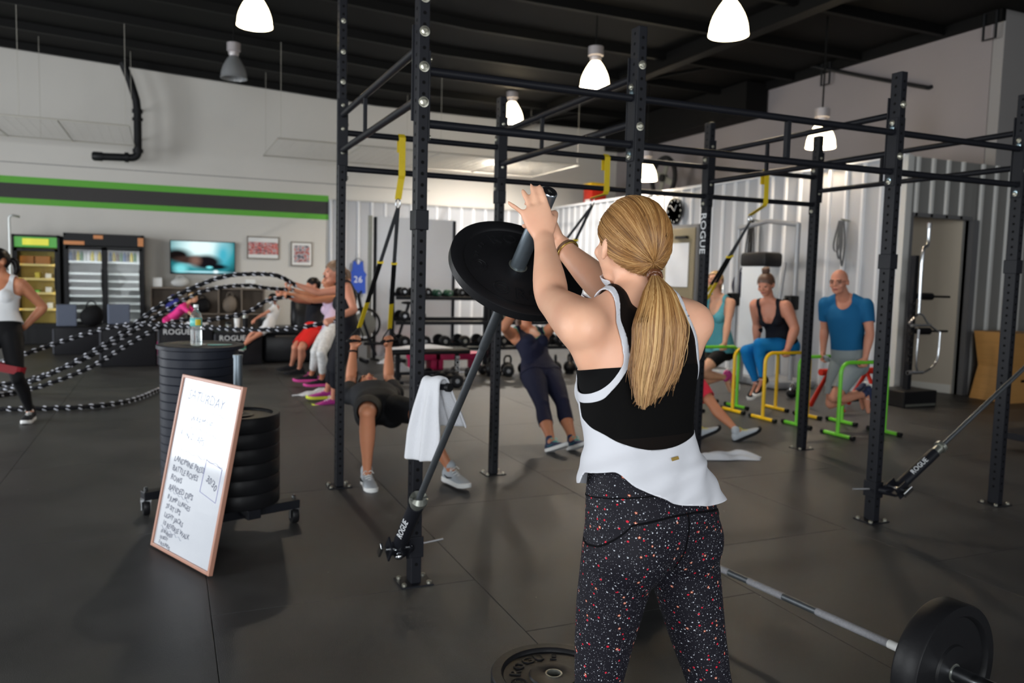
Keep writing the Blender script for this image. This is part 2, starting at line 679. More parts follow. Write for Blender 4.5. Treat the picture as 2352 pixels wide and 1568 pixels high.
def zceil(x):
    for k in range(3):
        (xa, za), (xb, zb) = xs[k], xs[k + 1]
        if x <= xb:
            return za + (zb - za) * (x - xa) / (xb - xa)
    return ZC


y = YF + 0.9
while y < YB:
    b = MB()
    for xa, xb in ((XL, -2.85), (-2.85, 4.2), (4.2, XR)):
        za, zb = zceil(xa), zceil(xb)
        b.add([(xa, y - .04, za - .13), (xb, y - .04, zb - .13), (xb, y + .04, zb - .13), (xa, y + .04, za - .13),
               (xa, y - .04, za), (xb, y - .04, zb), (xb, y + .04, zb), (xa, y + .04, za)],
              [(0, 1, 2, 3), (0, 4, 5, 1), (2, 6, 7, 3), (1, 5, 6, 2), (3, 7, 4, 0), (4, 7, 6, 5)])
    b.build('purlin', 'beam_black', ceil)
    y += 1.5
for x in (-4.4, 7.6):
    b = MB().box((x, (YF + YB) / 2, zceil(x) - 0.27), (0.2, YB - YF, 0.03)).box((x, (YF + YB) / 2, zceil(x) - 0.14), (0.03, YB - YF, 0.26))
    b.build('main_beam', 'beam_black', ceil)
    for yy in (3.2, 7.7, 12.2, 16.7):
        MB().tube([(x + 0.1, yy, zceil(x) - 0.25), (x + 1.1, yy - 0.7, zceil(x + 1) - 0.06)], 0.03, 6).build('brace', 'beam_black', ceil)
# black bulkhead duct along the upper wall
o = tag(MB().box((10.12, 14.7, 4.88), (0.5, 5.2, 0.6)).build('ceiling_duct', 'ceiling_black'), 'black square air duct under the roof along the right wall', 'duct')

# black drain pipe hanging in front of the back wall
pp = thing('drain_pipe', 'black hanging drain pipe with an elbow in front of the grey wall', 'pipe', (-0.5, 16.9, 3.5))
P = [V((-0.24, 0, 1.76)), V((-0.12, 0, 1.45)), V((-0.02, 0, 1.1)), V((0, 0, 0.9)), V((0, 0, 0.16))] + arc((-0.12, 0, 0.14), 0.12, 0, -PI / 2, (1, 0, 0), (0, 0, 1), 6) + [V((-0.62, 0, 0.0))]
mat('pipe_black', (30, 31, 33), 0.42)
MB().tube(P, 0.072, 14).build('pipe', 'pipe_black', pp, 40)
for a, b in (((0, 0, 0.86), (0, 0, 0.93)), ((0, 0, 0.72), (0, 0, 0.77)), ((0, 0, 0.12), (0, 0, 0.19)), ((-0.16, 0, 0.02), (-0.23, 0, 0.02))):
    MB().cyl(a, b, 0.094, n=16).build('collar', 'pipe_black', pp, 40)
MB().tube([(-0.6, 0, 0), (-0.75, 0, 0.0), (-0.78, 0, 0.0)], [0.085, 0.085, 0.06], 14).build('end_cap', 'pipe_black', pp, 40)

for zz in (0.45, 1.0):
    MB().tube([(0, 0, zz), (0, 0.68, zz)], 0.012, 6).build('wall_bracket', 'pipe_black', pp)

# wire grids hung from the roof
mat('wire_white', (190, 186, 176), 0.4, 0.3)
mat('frame_tan', (150, 128, 104), 0.5)


def wire_grid(x0, x1, y0, y1, z, label, nbars):
    t = thing('hanging_wire_grid', label, 'wire grid', (x0, y0, z), group='wire grids hung from the roof')
    W, D = x1 - x0, y1 - y0
    MB().tube([(0, 0, 0), (W, 0, 0), (W, D, 0), (0, D, 0)], 0.014, 6, closed=True).build('frame', 'wire_white', t)
    for k in range(1, nbars):
        MB().cyl((W * k / nbars, 0, 0), (W * k / nbars, D, 0), 0.012, n=6).build('cross_bar', 'wire_white', t)
    b = MB()
    n = int(W / 0.16)
    for k in range(1, n):
        b.cyl((W * k / n, 0, 0.008), (W * k / n, D, 0.008), 0.0014, n=4)
    for k in range(1, int(D / 0.16)):
        b.cyl((0, k * 0.16, 0.012), (W, k * 0.16, 0.012), 0.0014, n=4)
    tag(b.build('wire_mesh', 'wire_white', t), kind='stuff')
    for x in (0.05, W * 0.5, W - 0.05):
        for yv in (0.0, D):
            MB().cyl((x, yv, 0), (x, yv, zceil(x0 + x) - z), 0.004, n=5).build('hanger_wire', 'wire_white', t)
    return t


wire_grid(-3.6, -0.55, 14.4, 16.7, 3.72, 'wire grid hung left of the black drain pipe', 3)
wire_grid(1.75, 7.6, 14.3, 16.6, 3.72, 'long wire grid hung above the white clad wall', 4)

# black bars bracketed high on the upper right wall
t = thing('bracket_bar', 'black bar on hanger loops high on the right wall', 'bar', (10.3, 8.6, 4.4))
MB().tube([(0, 2.4, 0.86), (0, 1.2, 0.42), (0, 0.06, 0.02), (0.06, 0, 0.0), (0.1, -0.02, 0.02)], 0.03, 8).build('rod', 'pipe_black', t, 40)
for yy, zz in ((2.0, 0.45), (-0.95, 0.45)):
    MB().tube([(0, yy - 0.09, zz), (0, yy + 0.09, zz), (0, yy + 0.09, zz + 0.36), (0, yy - 0.09, zz + 0.36)], 0.018, 8, closed=True).build('hanger_loop', 'pipe_black', t, 40)
    MB().cyl((0, yy, zz + 0.36), (0, yy, 0.82), 0.012, n=6).build('hanger_rod', 'pipe_black', t)


# ---------------------------------------------------------------- pendant lamps
mat('lamp_glow', (255, 238, 205), 0.35, emit=(255, 232, 190), estr=9.0)
mat('lamp_off', (150, 152, 154), 0.25, trans=0.3, alpha=0.75)
mat('lamp_cap', (176, 170, 172), 0.4, 0.3)


def pendant(loc, dia, label, lit=True, watts=130):
    t = thing('pendant_lamp', label, 'lamp', loc, group='bell pendant lamps')
    R = dia / 2
    H = dia * 0.82
    prof = []
    for i in range(13):
        a = i / 12.0
        prof.append((R * (0.30 + 0.70 * math.sin(a * PI / 2) ** 0.9), H * (1 - a)))
    prof += [(R * 1.03, -0.01), (R * 1.03, -0.03), (R * 0.97, -0.03)]
    prof += [(r - 0.012, h - 0.006) for r, h in reversed(prof[:13])]
    sh = MB().lathe(prof, (0, 0, -H / 2), n=28, close=True).build('shade', 'lamp_glow' if lit else 'lamp_off', t, 60)
    MB().lathe([(0.07 * dia / .42, H / 2 - 0.01), (0.085 * dia / .42, H / 2 + 0.02), (0.085 * dia / .42, H / 2 + 0.06), (0.11 * dia / .42, H / 2 + 0.07),
                (0.11 * dia / .42, H / 2 + 0.19), (0.04, H / 2 + 0.2)], (0, 0, 0), n=20).build('ballast_cap', 'lamp_cap', t, 40)
    MB().cyl((0, 0, H / 2 + 0.2), (0, 0, zceil(loc[0]) - loc[2]), 0.012, n=6).build('hanging_rod', 'beam_black', t)
    if lit:
        d = bpy.data.lights.new('bulb', 'POINT')
        d.energy = watts
        d.color = (1.0, 0.93, 0.84)
        d.shadow_soft_size = 0.09
        o = bpy.data.objects.new('bulb', d)
        COL.objects.link(o)
        o.parent = t
        o.location = (0, 0, -0.06)
    return t


pendant((0.994, 10.355, 4.606), 0.41, 'lit bell lamp at top left, above the striped wall')
pendant((0.992, 13.645, 4.679), 0.40, 'unlit grey bell lamp hanging before the back wall', False)
pendant((5.483, 7.060, 4.269), 0.41, 'largest lit bell lamp, at the top right of the rig')
pendant((5.565, 10.095, 4.355), 0.41, 'lit bell lamp above the blonde woman', watts=240)
pendant((6.483, 15.210, 4.826), 0.46, 'lit bell lamp partly behind a rig upright', watts=1250)
pendant((8.562, 8.833, 3.597), 0.40, 'lit bell lamp glowing on the right wall behind the rig', watts=70)
pendant((8.431, 13.154, 3.562), 0.42, 'farthest lit bell lamp, beside the rig upright above the head')


# ================================================================ the pull-up rig
mat('steel_black', (26, 27, 32), 0.42, 0.0, bump=0.05, bscale=300)
mat('hole_black', (6, 6, 7), 0.9)
mat('bolt_zinc', (188, 186, 172), 0.3, 0.85)
mat('bolt_blue', (150, 170, 178), 0.25, 0.85)
mat('letter_white', (222, 224, 226), 0.6)
X0, Y0, RD = 1.068, 3.566, 1.82
RX = [X0, X0 + 1.146, X0 + 2.977, X0 + 4.126]
PW, PD = 0.0508, 0.0762
rig = thing('pull_up_rig', 'black steel pull-up rig of eight drilled uprights and paired bars', 'rig', (X0, Y0, 0))


def upright(ix, row, h):
    x, y = RX[ix] - X0, row * RD
    up = MB().box((x, y, h / 2 + 0.006), (PW, PD, h), bev=0.004).build('upright', 'steel_black', rig, loc=(x, y, 0))
    hb = MB()
    z = 0.1
    while z < h - 0.03:
        for s in (-1, 1):
            hb.lathe([(0.0085, -0.0006), (0.0085, 0.0006)], (0, s * PD / 2, z), (0, s, 0), 8)
            hb.lathe([(0.0085, -0.0006), (0.0085, 0.0006)], (s * PW / 2, 0, z + 0.0254), (s, 0, 0), 8)
        z += 0.0508
    ho = hb.build('holes', 'hole_black', up)
    ho['kind'] = 'stuff'
    fp = MB().box((0, 0, 0.003), (0.16, 0.14, 0.007), bev=0.001).build('foot_plate', 'steel_black', up)
    for sx in (-1, 1):
        for sy in (-1, 1):
            MB().lathe([(0.012, 0.006), (0.012, 0.016), (0.007, 0.02)], (sx * 0.06, sy * 0.05, 0), n=8).build('anchor_bolt', 'bolt_zinc', up)
    return up


heights = {(0, 0): 3.66, (0, 1): 3.25}
UP = {}
for r in (0, 1):
    for i in range(4):
        UP[(i, r)] = upright(i, r, heights.get((i, r), 2.743))

ZU, ZLO = 2.395, 2.16      # the two bar heights


def bar(a, b, r=0.02):
    a, b = V(a), V(b)
    d = (b - a).normalized()
    return MB().cyl(a, b, r, n=12).build('bar', 'steel_black', rig, 40)


def plate(c, s):
    MB().box(c, s, bev=0.002).build('bracket', 'steel_black', rig)


def bolt(c, d, r=0.017, m='bolt_zinc'):
    d = V(d)
    MB().lathe([(r * 1.25, 0.0), (r * 1.25, 0.004), (r, 0.0045), (r * 0.95, 0.012), (r * 0.55, 0.0145), (0.5 * r, 0.011)], c, d, 14).build('bolt', m, rig, 40)


for r in (0, 1):
    y = r * RD
    for i in range(3):
        xa, xb = RX[i] - X0 + PW / 2, RX[i + 1] - X0 - PW / 2
        for z in (ZU, ZLO):
            bar((xa, y, z), (xb, y, z))
        for xx, s in ((xa + 0.004, 1), (xb - 0.004, -1)):
            plate((xx, y, (ZU + ZLO) / 2), (0.008, 0.07, ZU - ZLO + 0.17))
            for z in (ZU + 0.055, ZLO - 0.06):
                bolt((xx - s * 0.004 + s * 0.008, y, z), (s, 0, 0), 0.012)
    if r == 0:
        xm = (RX[1] + RX[2]) / 2 - X0 + 0.08
        MB().box((xm, y, (ZU + ZLO) / 2), (0.025, 0.03, ZU - ZLO - 0.03)).build('brace', 'steel_black', rig)
for i in range(4):
    x = RX[i] - X0
    za, zb = 2.505, 2.275
    for z in (za, zb):
        bar((x, PD / 2, z), (x, RD - PD / 2, z))
    MB().box((x, RD * 0.62, (za + zb) / 2), (0.02, 0.022, za - zb - 0.03)).build('brace', 'steel_black', rig)
    for yy in (PD / 2 + 0.004, RD - PD / 2 - 0.004):
        plate((x, yy, (za + zb) / 2), (0.07, 0.008, za - zb + 0.2))
    if i:
        for yy in (-PD / 2, RD - PD / 2):
            for z in (2.555, 2.25):
                bolt((x, yy, z), (0, -1, 0), 0.017 if yy < 0 else 0.012)
        bolt((x - PW / 2, 0, 2.419), (-1, 0, 0), 0.017, 'bolt_blue')
        bolt((x - PW / 2, 0, 2.113), (-1, 0, 0), 0.017, 'bolt_blue')
# the tall corner posts carry extra bolts for a high bar
for z in (2.248, 2.404, 2.559, 2.707, 2.86):
    bolt((0, -PD / 2, z), (0, -1, 0), 0.019)
for z in (2.258, 2.412, 2.565, 2.717, 2.909, 3.106):
    bolt((0, RD - PD / 2, z), (0, -1, 0), 0.013)
# j-hook sleeves clamped on two uprights
for (i, r, z) in ((0, 0, 1.72), (2, 0, 1.62), (1, 1, 2.04), (3, 0, 1.62)):
    MB().box((RX[i] - X0, r * RD, z), (PW + 0.014, PD + 0.014, 0.09), bev=0.003).build('sleeve', 'steel_black', rig)
# white lettering down one upright
vs, fs = text_geo('ROGUE', 0.10, 0.0008)
M = frame((0, 0, -1), (1, 0, 0), (RX[2] - X0, RD - PD / 2 - 0.0012, 1.86))
M2 = frame((0, 0, -1), (0, -1, 0), (RX[2] - X0 - PW / 2 - 0.0012, RD, 1.86))
MB().add([M2 @ q for q in vs], fs).build('lettering', 'letter_white', rig)


# ================================================================ people: body builder
def remeshed(mb, voxel):
    """union of overlapping closed shells as one continuous surface -> verts (n,3), quads/tris list"""
    me = bpy.data.meshes.new('shell')
    me.from_pydata([tuple(p) for p in mb.v], [], mb.f)
    fix_normals(me)
    o = bpy.data.objects.new('shell', me)
    COL.objects.link(o)
    md = o.modifiers.new('r', 'REMESH')
    md.mode = 'VOXEL'
    md.voxel_size = voxel
    md.adaptivity = 0.0
    dg = bpy.context.evaluated_depsgraph_get()
    m2 = bpy.data.meshes.new_from_object(o.evaluated_get(dg))
    bpy.data.objects.remove(o)
    bpy.data.meshes.remove(me)
    vs = np.empty(len(m2.vertices) * 3)
    m2.vertices.foreach_get('co', vs)
    vs = vs.reshape(-1, 3)
    m2.calc_loop_triangles()
    tr = np.empty(len(m2.loop_triangles) * 3, dtype=np.int64)
    m2.loop_triangles.foreach_get('vertices', tr)
    bpy.data.meshes.remove(m2)
    return vs, tr.reshape(-1, 3)


def edges_of(tr):
    e = np.concatenate([tr[:, [0, 1]], tr[:, [1, 2]], tr[:, [2, 0]]])
    e.sort(axis=1)
    return np.unique(e, axis=0)


def lap(x, ed, it, w=0.5, mask=None):
    n = len(x)
    x = x.copy()
    a, b = ed[:, 0], ed[:, 1]
    deg = np.bincount(a, minlength=n) + np.bincount(b, minlength=n)
    deg = np.maximum(deg, 1).astype(float)
    one = x.ndim == 1
    if one:
        x = x[:, None]
    m = (np.ones(n) if mask is None else mask)[:, None] * w
    for _ in range(it):
        s = np.stack([np.bincount(a, x[b, k], n) + np.bincount(b, x[a, k], n) for k in range(x.shape[1])], 1) / deg[:, None]
        x += (s - x) * m
    return x[:, 0] if one else x


def normals_of(v, tr):
    fn = np.cross(v[tr[:, 1]] - v[tr[:, 0]], v[tr[:, 2]] - v[tr[:, 0]])
    n = np.stack([sum(np.bincount(tr[:, k], fn[:, c], len(v)) for k in range(3)) for c in range(3)], 1)
    return n / np.maximum(np.linalg.norm(n, axis=1), 1e-12)[:, None]


def clip(v, tr, f, extra=()):
    """part of a triangle mesh where f>=0, cut along the line f=0; returns verts, tris, interpolated extras"""
    ins = f >= 0
    c = ins[tr].sum(1)
    keep = [tr[c == 3]]
    nv = [v]
    ne = [[e] for e in extra]
    cut = tr[(c == 1) | (c == 2)]
    cache = {}
    newv, newe = [], [[] for _ in extra]
    base = len(v)

    def mid(i, j):
        k = (i, j) if i < j else (j, i)
        if k not in cache:
            t = f[i] / (f[i] - f[j])
            cache[k] = base + len(newv)
            newv.append(v[i] * (1 - t) + v[j] * t)
            for q, e in enumerate(extra):
                newe[q].append(e[i] * (1 - t) + e[j] * t)
        return cache[k]
    nt = []
    for t in cut:
        t = [int(q) for q in t]
        s = [ins[q] for q in t]
        if sum(s) == 1:
            k = s.index(True)
            a, b, d = t[k], t[(k + 1) % 3], t[(k + 2) % 3]
            nt.append((a, mid(a, b), mid(a, d)))
        else:
            k = s.index(False)
            a, b, d = t[k], t[(k + 1) % 3], t[(k + 2) % 3]
            p, q = mid(b, a), mid(d, a)
            nt.append((b, d, q))
            nt.append((b, q, p))
    if newv:
        nv.append(np.array(newv))
        for q in range(len(extra)):
            ne[q].append(np.array(newe[q]))
    if nt:
        keep.append(np.array(nt))
    vv = np.concatenate(nv)
    tt = np.concatenate(keep)
    ex = [np.concatenate(e) for e in ne]
    used = np.unique(tt)
    mp = -np.ones(len(vv), dtype=np.int64)
    mp[used] = np.arange(len(used))
    return vv[used], mp[tt], [e[used] for e in ex]


def np_obj(name, v, tr, material, parent=None, solid=0.0, loc=None, smooth=True):
    me = bpy.data.meshes.new(name)
    L = np.array(loc if loc is not None else (0, 0, 0), float)
    me.from_pydata((v - L).tolist(), [], tr.tolist())
    me.materials.append(MATS[material] if isinstance(material, str) else material)
    if smooth:
        me.polygons.foreach_set('use_smooth', [True] * len(me.polygons))
    o = bpy.data.objects.new(name, me)
    COL.objects.link(o)
    if parent is not None:
        o.parent = parent
    if solid > 0:
        md = o.modifiers.new('thickness', 'SOLIDIFY')
        md.thickness = solid
        md.offset = -1.0
    return o


def unit(a):
    return V(a).normalized()


def perp(a, d):
    a, d = V(a), unit(d)
    return (a - d * a.dot(d)).normalized()


FEMALE = [(-0.17, .060, .060, 0.0), (-0.06, .140, .098, -.004), (0.08, .165, .112, -.010), (0.25, .150, .100, -.004), (0.44, .122, .084, .0),
          (0.62, .130, .090, .006), (0.80, .146, .098, .006), (0.93, .146, .084, .0), (1.03, .112, .064, -.006), (1.10, .066, .056, -.008)]
MALE = [(-0.17, .060, .060, 0.0), (-0.06, .142, .098, .0), (0.08, .160, .110, -.006), (0.25, .152, .108, .0), (0.44, .146, .106, .006),
        (0.62, .156, .112, .008), (0.80, .172, .116, .006), (0.93, .170, .098, .0), (1.03, .128, .074, -.008), (1.10, .075, .064, -.010)]


def hand(mb, wrist, d, n, side, sc=1.0, curl=(30, 40, 25), spread=0.0, thumb=(0.75, 0.55, 0.35), curls=None, thumb_curl=25, splay=(0, 0, 0, 0)):
    """five-fingered hand. d = wrist->knuckle direction, n = palm facing, side=+1 thumb on d x n side"""
    d = unit(d)
    n = perp(n, d)
    s = d.cross(n) * side                     # towards the thumb
    W = V(wrist)
    L = 0.088 * sc
    mb.loft([(W - d * 0.012, s * .024 * sc, n * .019 * sc), (W + d * .012, s * .026 * sc, n * .017 * sc), (W + d * L * .45, s * .036 * sc, n * .0155 * sc),
             (W + d * L * .85, s * .041 * sc, n * .0135 * sc), (W + d * L * 1.05, s * .038 * sc, n * .011 * sc)], 14)
    tips = []
    for k, (off, ln, r) in enumerate(((.030, .070, .0086), (.0105, .078, .0088), (-.010, .072, .0084), (-.028, .056, .0074))):
        base = W + d * (L * (0.98 - 0.05 * (k in (0, 3)) - 0.04 * (k == 3))) + s * off * sc
        ax = (s - dr * s.dot(dr)).normalized() if False else s
        dr = (d + s * spread * off * 18 - s * math.tan(math.radians(splay[k]))).normalized()
        cu = curls[k] if curls else curl
        p = base - dr * 0.014 * sc
        pts, rad = [p, base], [r * sc * 1.02, r * sc * 1.04]
        p = base
        for frac, a in zip((.44, .31, .25), cu):
            q = Quaternion(ax, math.radians(a) * (1 if ax.cross(dr).dot(n) > 0 else -1))
            dr = q @ dr
            p = p + dr * ln * sc * frac
            pts.append(p)
            rad.append(r * sc * (1.0 if len(pts) < 4 else 0.94 if len(pts) < 5 else 0.80))
        mb.capsule(pts, rad, 8)
        tips.append(p)
    td = (d * thumb[0] + s * thumb[1] + n * thumb[2]).normalized()
    b = W + d * 0.020 * sc + s * 0.018 * sc
    p1 = b + td * 0.040 * sc
    ax = td.cross(n + d * 0.4).normalized()
    t2 = Quaternion(ax, math.radians(thumb_curl)) @ td
    p2 = p1 + t2 * 0.032 * sc
    t3 = Quaternion(ax, math.radians(thumb_curl * 0.8)) @ t2
    p3 = p2 + t3 * 0.024 * sc
    mb.capsule([b, p1, p2, p3], [.0150 * sc, .0112 * sc, .0098 * sc, .0080 * sc], 8)
    return tips


def head(mb, c, fd, up, sc=1.0, male=False):
    """c = centre of the skull; fd = face direction"""
    c = V(c)
    f = unit(fd)
    u = perp(up, f)
    l = u.cross(f)
    M = Matrix((l, f, u)).transposed()
    P = lambda x, y, z: c + M @ (V((x, y, z)) * sc)
    mb.ellip(P(0, -0.012, 0.022), (.074 * sc, .094 * sc, .090 * sc), M, 20, 14)
    mb.ellip(P(0, 0.030, -0.012), (.064 * sc, .064 * sc, .088 * sc), M, 18, 12)
    jw = .052 if male else .046
    mb.ellip(P(0, 0.030, -0.066), (jw * sc, .052 * sc, .046 * sc), M, 16, 10)
    mb.ellip(P(0, 0.070, -0.094), (.020 * sc, .016 * sc, .016 * sc), M, 10, 8)
    mb.capsule([P(0, .088, .022), P(0, .102, -.006), P(0, .112, -.022)], [.009 * sc, .0105 * sc, .0135 * sc], 8)
    for s in (-1, 1):
        mb.ellip(P(s * .013, .100, -.026), (.008 * sc, .008 * sc, .007 * sc), M, 8, 6)
        mb.ellip(P(s * .030, .080, .022), (.022 * sc, .012 * sc, .008 * sc), M, 10, 6)
        mb.ellip(P(s * .042, .066, -.028), (.020 * sc, .018 * sc, .020 * sc), M, 10, 8)
        Me = M @ Matrix.Rotation(math.radians(18 * s), 3, 'Z')
        mb.ellip(P(s * .079, -.010, -.006), (.008 * sc, .019 * sc, .031 * sc), Me, 10, 8)
    mb.ellip(P(0, .091, -.052), (.022 * sc, .009 * sc, .005 * sc), M, 10, 6)
    mb.ellip(P(0, .088, -.062), (.018 * sc, .009 * sc, .006 * sc), M, 10, 6)
    return M, P


mat('eye_dark', (40, 30, 26), 0.25)
mat('lip', (170, 92, 82), 0.45)
mat('sole_white', (232, 232, 230), 0.6)
mat('sole_black', (26, 26, 28), 0.7)
mat('lace_white', (225, 225, 222), 0.7)


def shoe(parent, ankle, toe, up, upper, sole, lace='lace_white', sc=1.0, accent=None, label=None):
    """trainer: ankle joint position, toe direction along the sole, up = sole normal"""
    t = unit(toe)
    u = perp(up, t)
    s = t.cross(u)
    A = V(ankle) - u * 0.082 * sc - t * 0.055 * sc          # heel point on the ground
    b = MB()
    secs = []
    for x, w, h, zc in ((-.018, .010, .050, .055), (-.012, .026, .070, .055), (.01, .035, .084, .052), (.05, .036, .090, .050), (.09, .035, .078, .044), (.125, .038, .060, .036),
                        (.17, .043, .046, .030), (.21, .042, .036, .026), (.245, .030, .026, .022), (.262, .010, .014, .018)):
        secs.append((A + t * x * sc + u * (h / 2 + .012) * sc, s * w * sc, u * (h / 2) * sc))
    b.loft(secs, 16, pw=2.4)
    b.capsule([A + t * .035 * sc + u * .085 * sc, A + t * .04 * sc + u * .108 * sc], [.038 * sc, .040 * sc], 14)
    up_o = b.build('shoe', upper, parent, 70)
    if label:
        up_o['label'] = label
    k = MB()
    outl = []
    for x, w in ((-.024, .012), (-.016, .028), (.02, .038), (.08, .036), (.15, .043), (.20, .047), (.245, .036), (.27, .014)):
        outl.append((x, w))
    poly = [(x * sc, w * sc) for x, w in outl] + [(x * sc, -w * sc) for x, w in reversed(outl)]
    M = Matrix((t, s, u)).transposed().to_4x4()
    M.translation = A
    n = len(poly)
    vs = []
    for z, g in ((0.0, 0.96), (0.008 * sc, 1.0), (0.024 * sc, 1.0), (0.030 * sc, 0.95)):
        for x, y in poly:
            lift = 0.012 * sc * max(0, (x / sc - .2) / .07) ** 2
            vs.append(M @ V((x * (1 if z else .99), y * g, z + lift)))
    fs = [tuple(reversed(range(n))), tuple(range(3 * n, 4 * n))]
    for r in range(3):
        fs += [(r * n + i, r * n + (i + 1) % n, (r + 1) * n + (i + 1) % n, (r + 1) * n + i) for i in range(n)]
    k.add(vs, fs).build('sole', sole, up_o, 50)
    lc = MB()
    for x, z in ((.085, .098), (.105, .088), (.125, .078), (.145, .068)):
        lc.tube([A + t * x * sc + s * .024 * sc + u * (z - .012) * sc, A + t * x * sc + u * z * sc, A + t * x * sc - s * .024 * sc + u * (z - .012) * sc], .0035 * sc, 5)
    for q in (-1, 1):
        lc.tube([A + t * .085 * sc + u * .1 * sc, A + t * .09 * sc + s * q * .02 * sc + u * .112 * sc, A + t * .10 * sc + s * q * .036 * sc + u * .094 * sc], .003 * sc, 5)
    lc.build('laces', lace, up_o, 180)
    if accent:
        ac = MB()
        for q in (-1, 1):
            ac.tube([A + t * .03 * sc + s * q * .0375 * sc + u * .052 * sc, A + t * .07 * sc + s * q * .039 * sc + u * .040 * sc, A + t * .125 * sc + s * q * .0405 * sc + u * .052 * sc], [.002 * sc, .006 * sc, .003 * sc], 6)
        ac.build('side_mark', accent, up_o, 60)
    return up_o


class Person:
    pass


def seg_param(v, a, b):
    a, b = np.array(a), np.array(b)
    d = b - a
    L2 = d @ d
    t = ((v - a) @ d) / L2
    tc = np.clip(t, 0, 1)
    dist = np.linalg.norm(v - (a + tc[:, None] * d), axis=1)
    return t, dist, math.sqrt(L2)


def make_person(label, J, sex='f', skin='skin_fair', voxel=0.008, sc=1.0, hands=None, feet=True, base=None, bust=1.0, shape=None,
                limb=1.0, armk=1.0, glute=(.084, .034, .030), smooth_it=10, face=True, build_body=True):
    """J: joints in world space. Returns the thing with its body and the per-vertex fields used to cut clothes"""
    p = Person()
    J = {k: V(q) for k, q in J.items()}
    pel, sh = (J['hipL'] + J['hipR']) / 2, (J['shL'] + J['shR']) / 2
    U = sh - pel
    TL = U.length
    upv = U.normalized()
    lh, ls = perp(J['hipL'] - J['hipR'], upv), perp(J['shL'] - J['shR'], upv)
    secs = shape or (FEMALE if sex == 'f' else MALE)
    mb = MB()
    S = []
    bend = J.get('bend', V((0, 0, 0)))
    for t, w, dpt, off in secs:
        k = min(1, max(0, t))
        l = (lh * (1 - k) + ls * k).normalized()
        f = l.cross(upv).normalized()
        c = pel + U * t + f * off * sc + bend * (4 * k * (1 - k))
        S.append((c, l * w * sc, f * dpt * sc))
    mb.loft(S, 28, pw=2.25)
    f0 = lh.cross(upv).normalized()
    f1 = ls.cross(upv).normalized()
    m = sex == 'm'
    if sex == 'f' and bust:
        for s in (-1, 1):
            mb.ellip(pel + U * .70 + f1 * .078 * sc + ls * s * .066 * sc + bend * .6, (.056 * sc * bust, .056 * sc * bust, .056 * sc * bust), None, 14, 10)
    for sd, s in (('L', 1), ('R', -1)):
        h, kn, an = J['hip' + sd], J['knee' + sd], J['ank' + sd]
        th = limb * sc
        fwd = J.get('kf' + sd, f0)
        kd = (kn - h).normalized()
        ff = perp(fwd, kd) if abs(fwd.dot(kd)) < .95 else perp(upv, kd)
        r = [.088, .086, .078, .066, .054, .052] if not m else [.086, .086, .079, .068, .056, .054]
        if not m:
            r[0] = .094
        pts = [h.lerp(kn, q) + ff * (.010 * th * math.sin(q * PI)) for q in (0, .18, .42, .68, .92, 1.0)]
        mb.capsule(pts, [q * th for q in r], 16)
        cd = (an - kn).normalized()
        cf = perp(ff if abs(ff.dot(cd)) < .9 else kd, cd)
        r2 = [.050, .051, .055, .050, .038, .032, .034]
        off = [0, -.006, -.016, -.012, -.004, 0, 0]
        pts = [kn.lerp(an, q) + cf * o * th for q, o in zip((0, .12, .30, .48, .70, .90, 1.0), off)]
        mb.capsule(pts, [q * th for q in r2], 14)
        mb.ellip(kn + cf * .016 * th, (.040 * th, .040 * th, .044 * th), None, 12, 8)
        bk = -f0
        gl = pel + (h - pel) * 1.0 + bk * glute[1] * sc - upv * glute[2] * sc
        mb.ellip(gl, (glute[0] * sc, glute[0] * .95 * sc, glute[0] * 1.08 * sc), None, 14, 10)
        if feet:
            td = unit(J['toe' + sd])
            mb.capsule([an, an + td * .05 * sc - J.get('fu' + sd, V((0, 0, 1))) * .035 * sc, an + td * .13 * sc - J.get('fu' + sd, V((0, 0, 1))) * .055 * sc], [.034 * sc, .030 * sc, .022 * sc], 10)
        a, e, w = J['sh' + sd], J['el' + sd], J['wr' + sd]
        tA = limb * sc * armk * (1.14 if m else 1.0)
        mb.capsule([a - (e - a) * .02, a.lerp(e, .22), a.lerp(e, .5), a.lerp(e, .8), e], [.052 * tA, .050 * tA, .045 * tA, .039 * tA, .036 * tA], 14)
        fo = J.get('fm' + sd)
        mb.capsule([e, e.lerp(w, .18), e.lerp(w, .40), e.lerp(w, .72), e.lerp(w, .95), w], [.037 * tA, .0405 * tA, .038 * tA, .030 * tA, .0255 * tA, .025 * tA], 14)
        nk = pel + U * 1.16
        mb.capsule([nk, nk.lerp(a, .5) + upv * .004, a + upv * .004], [.048 * sc, .044 * sc, .044 * sc], 12)
        mb.ellip(a.lerp(pel + U * .78 + ls * s * .10 * sc, .45), (.060 * sc, .055 * sc, .075 * sc), Matrix((ls, f1, upv)).transposed(), 14, 10)
        if hands and sd in hands:
            hd = dict(hands[sd])
            mb2 = mb
            p_t = hand(mb2, w, hd.pop('d'), hd.pop('n'), hd.pop('side', -1 if sd == 'L' else 1), sc * hd.pop('hs', 1.08 if m else 1.0), **hd)
    hc, fd = J['head'], J['face']
    hu = J.get('headup', V((0, 0, 1)))
    nb = pel + U * 1.08 - f1 * .012 * sc
    Mh, Ph = head(mb, hc, fd, hu, sc * (1.04 if m else 1.0), m)
    nt = Ph(0, -.022, -.055)
    nr = .058 if m else .049
    mb.capsule([nb - upv * .03, nb.lerp(nt, .5), nt], [nr * 1.15 * sc, nr * sc, nr * sc], 14)
    v, tr = remeshed(mb, voxel)
    ed = edges_of(tr)
    va = v
    # smoothing: strong on the trunk and limbs, light on hands and face
    mask = np.ones(len(v))
    hcn = np.array(hc)
    mask *= np.clip((np.linalg.norm(v - hcn, axis=1) - .10 * sc) / (.05 * sc), 0.12, 1)
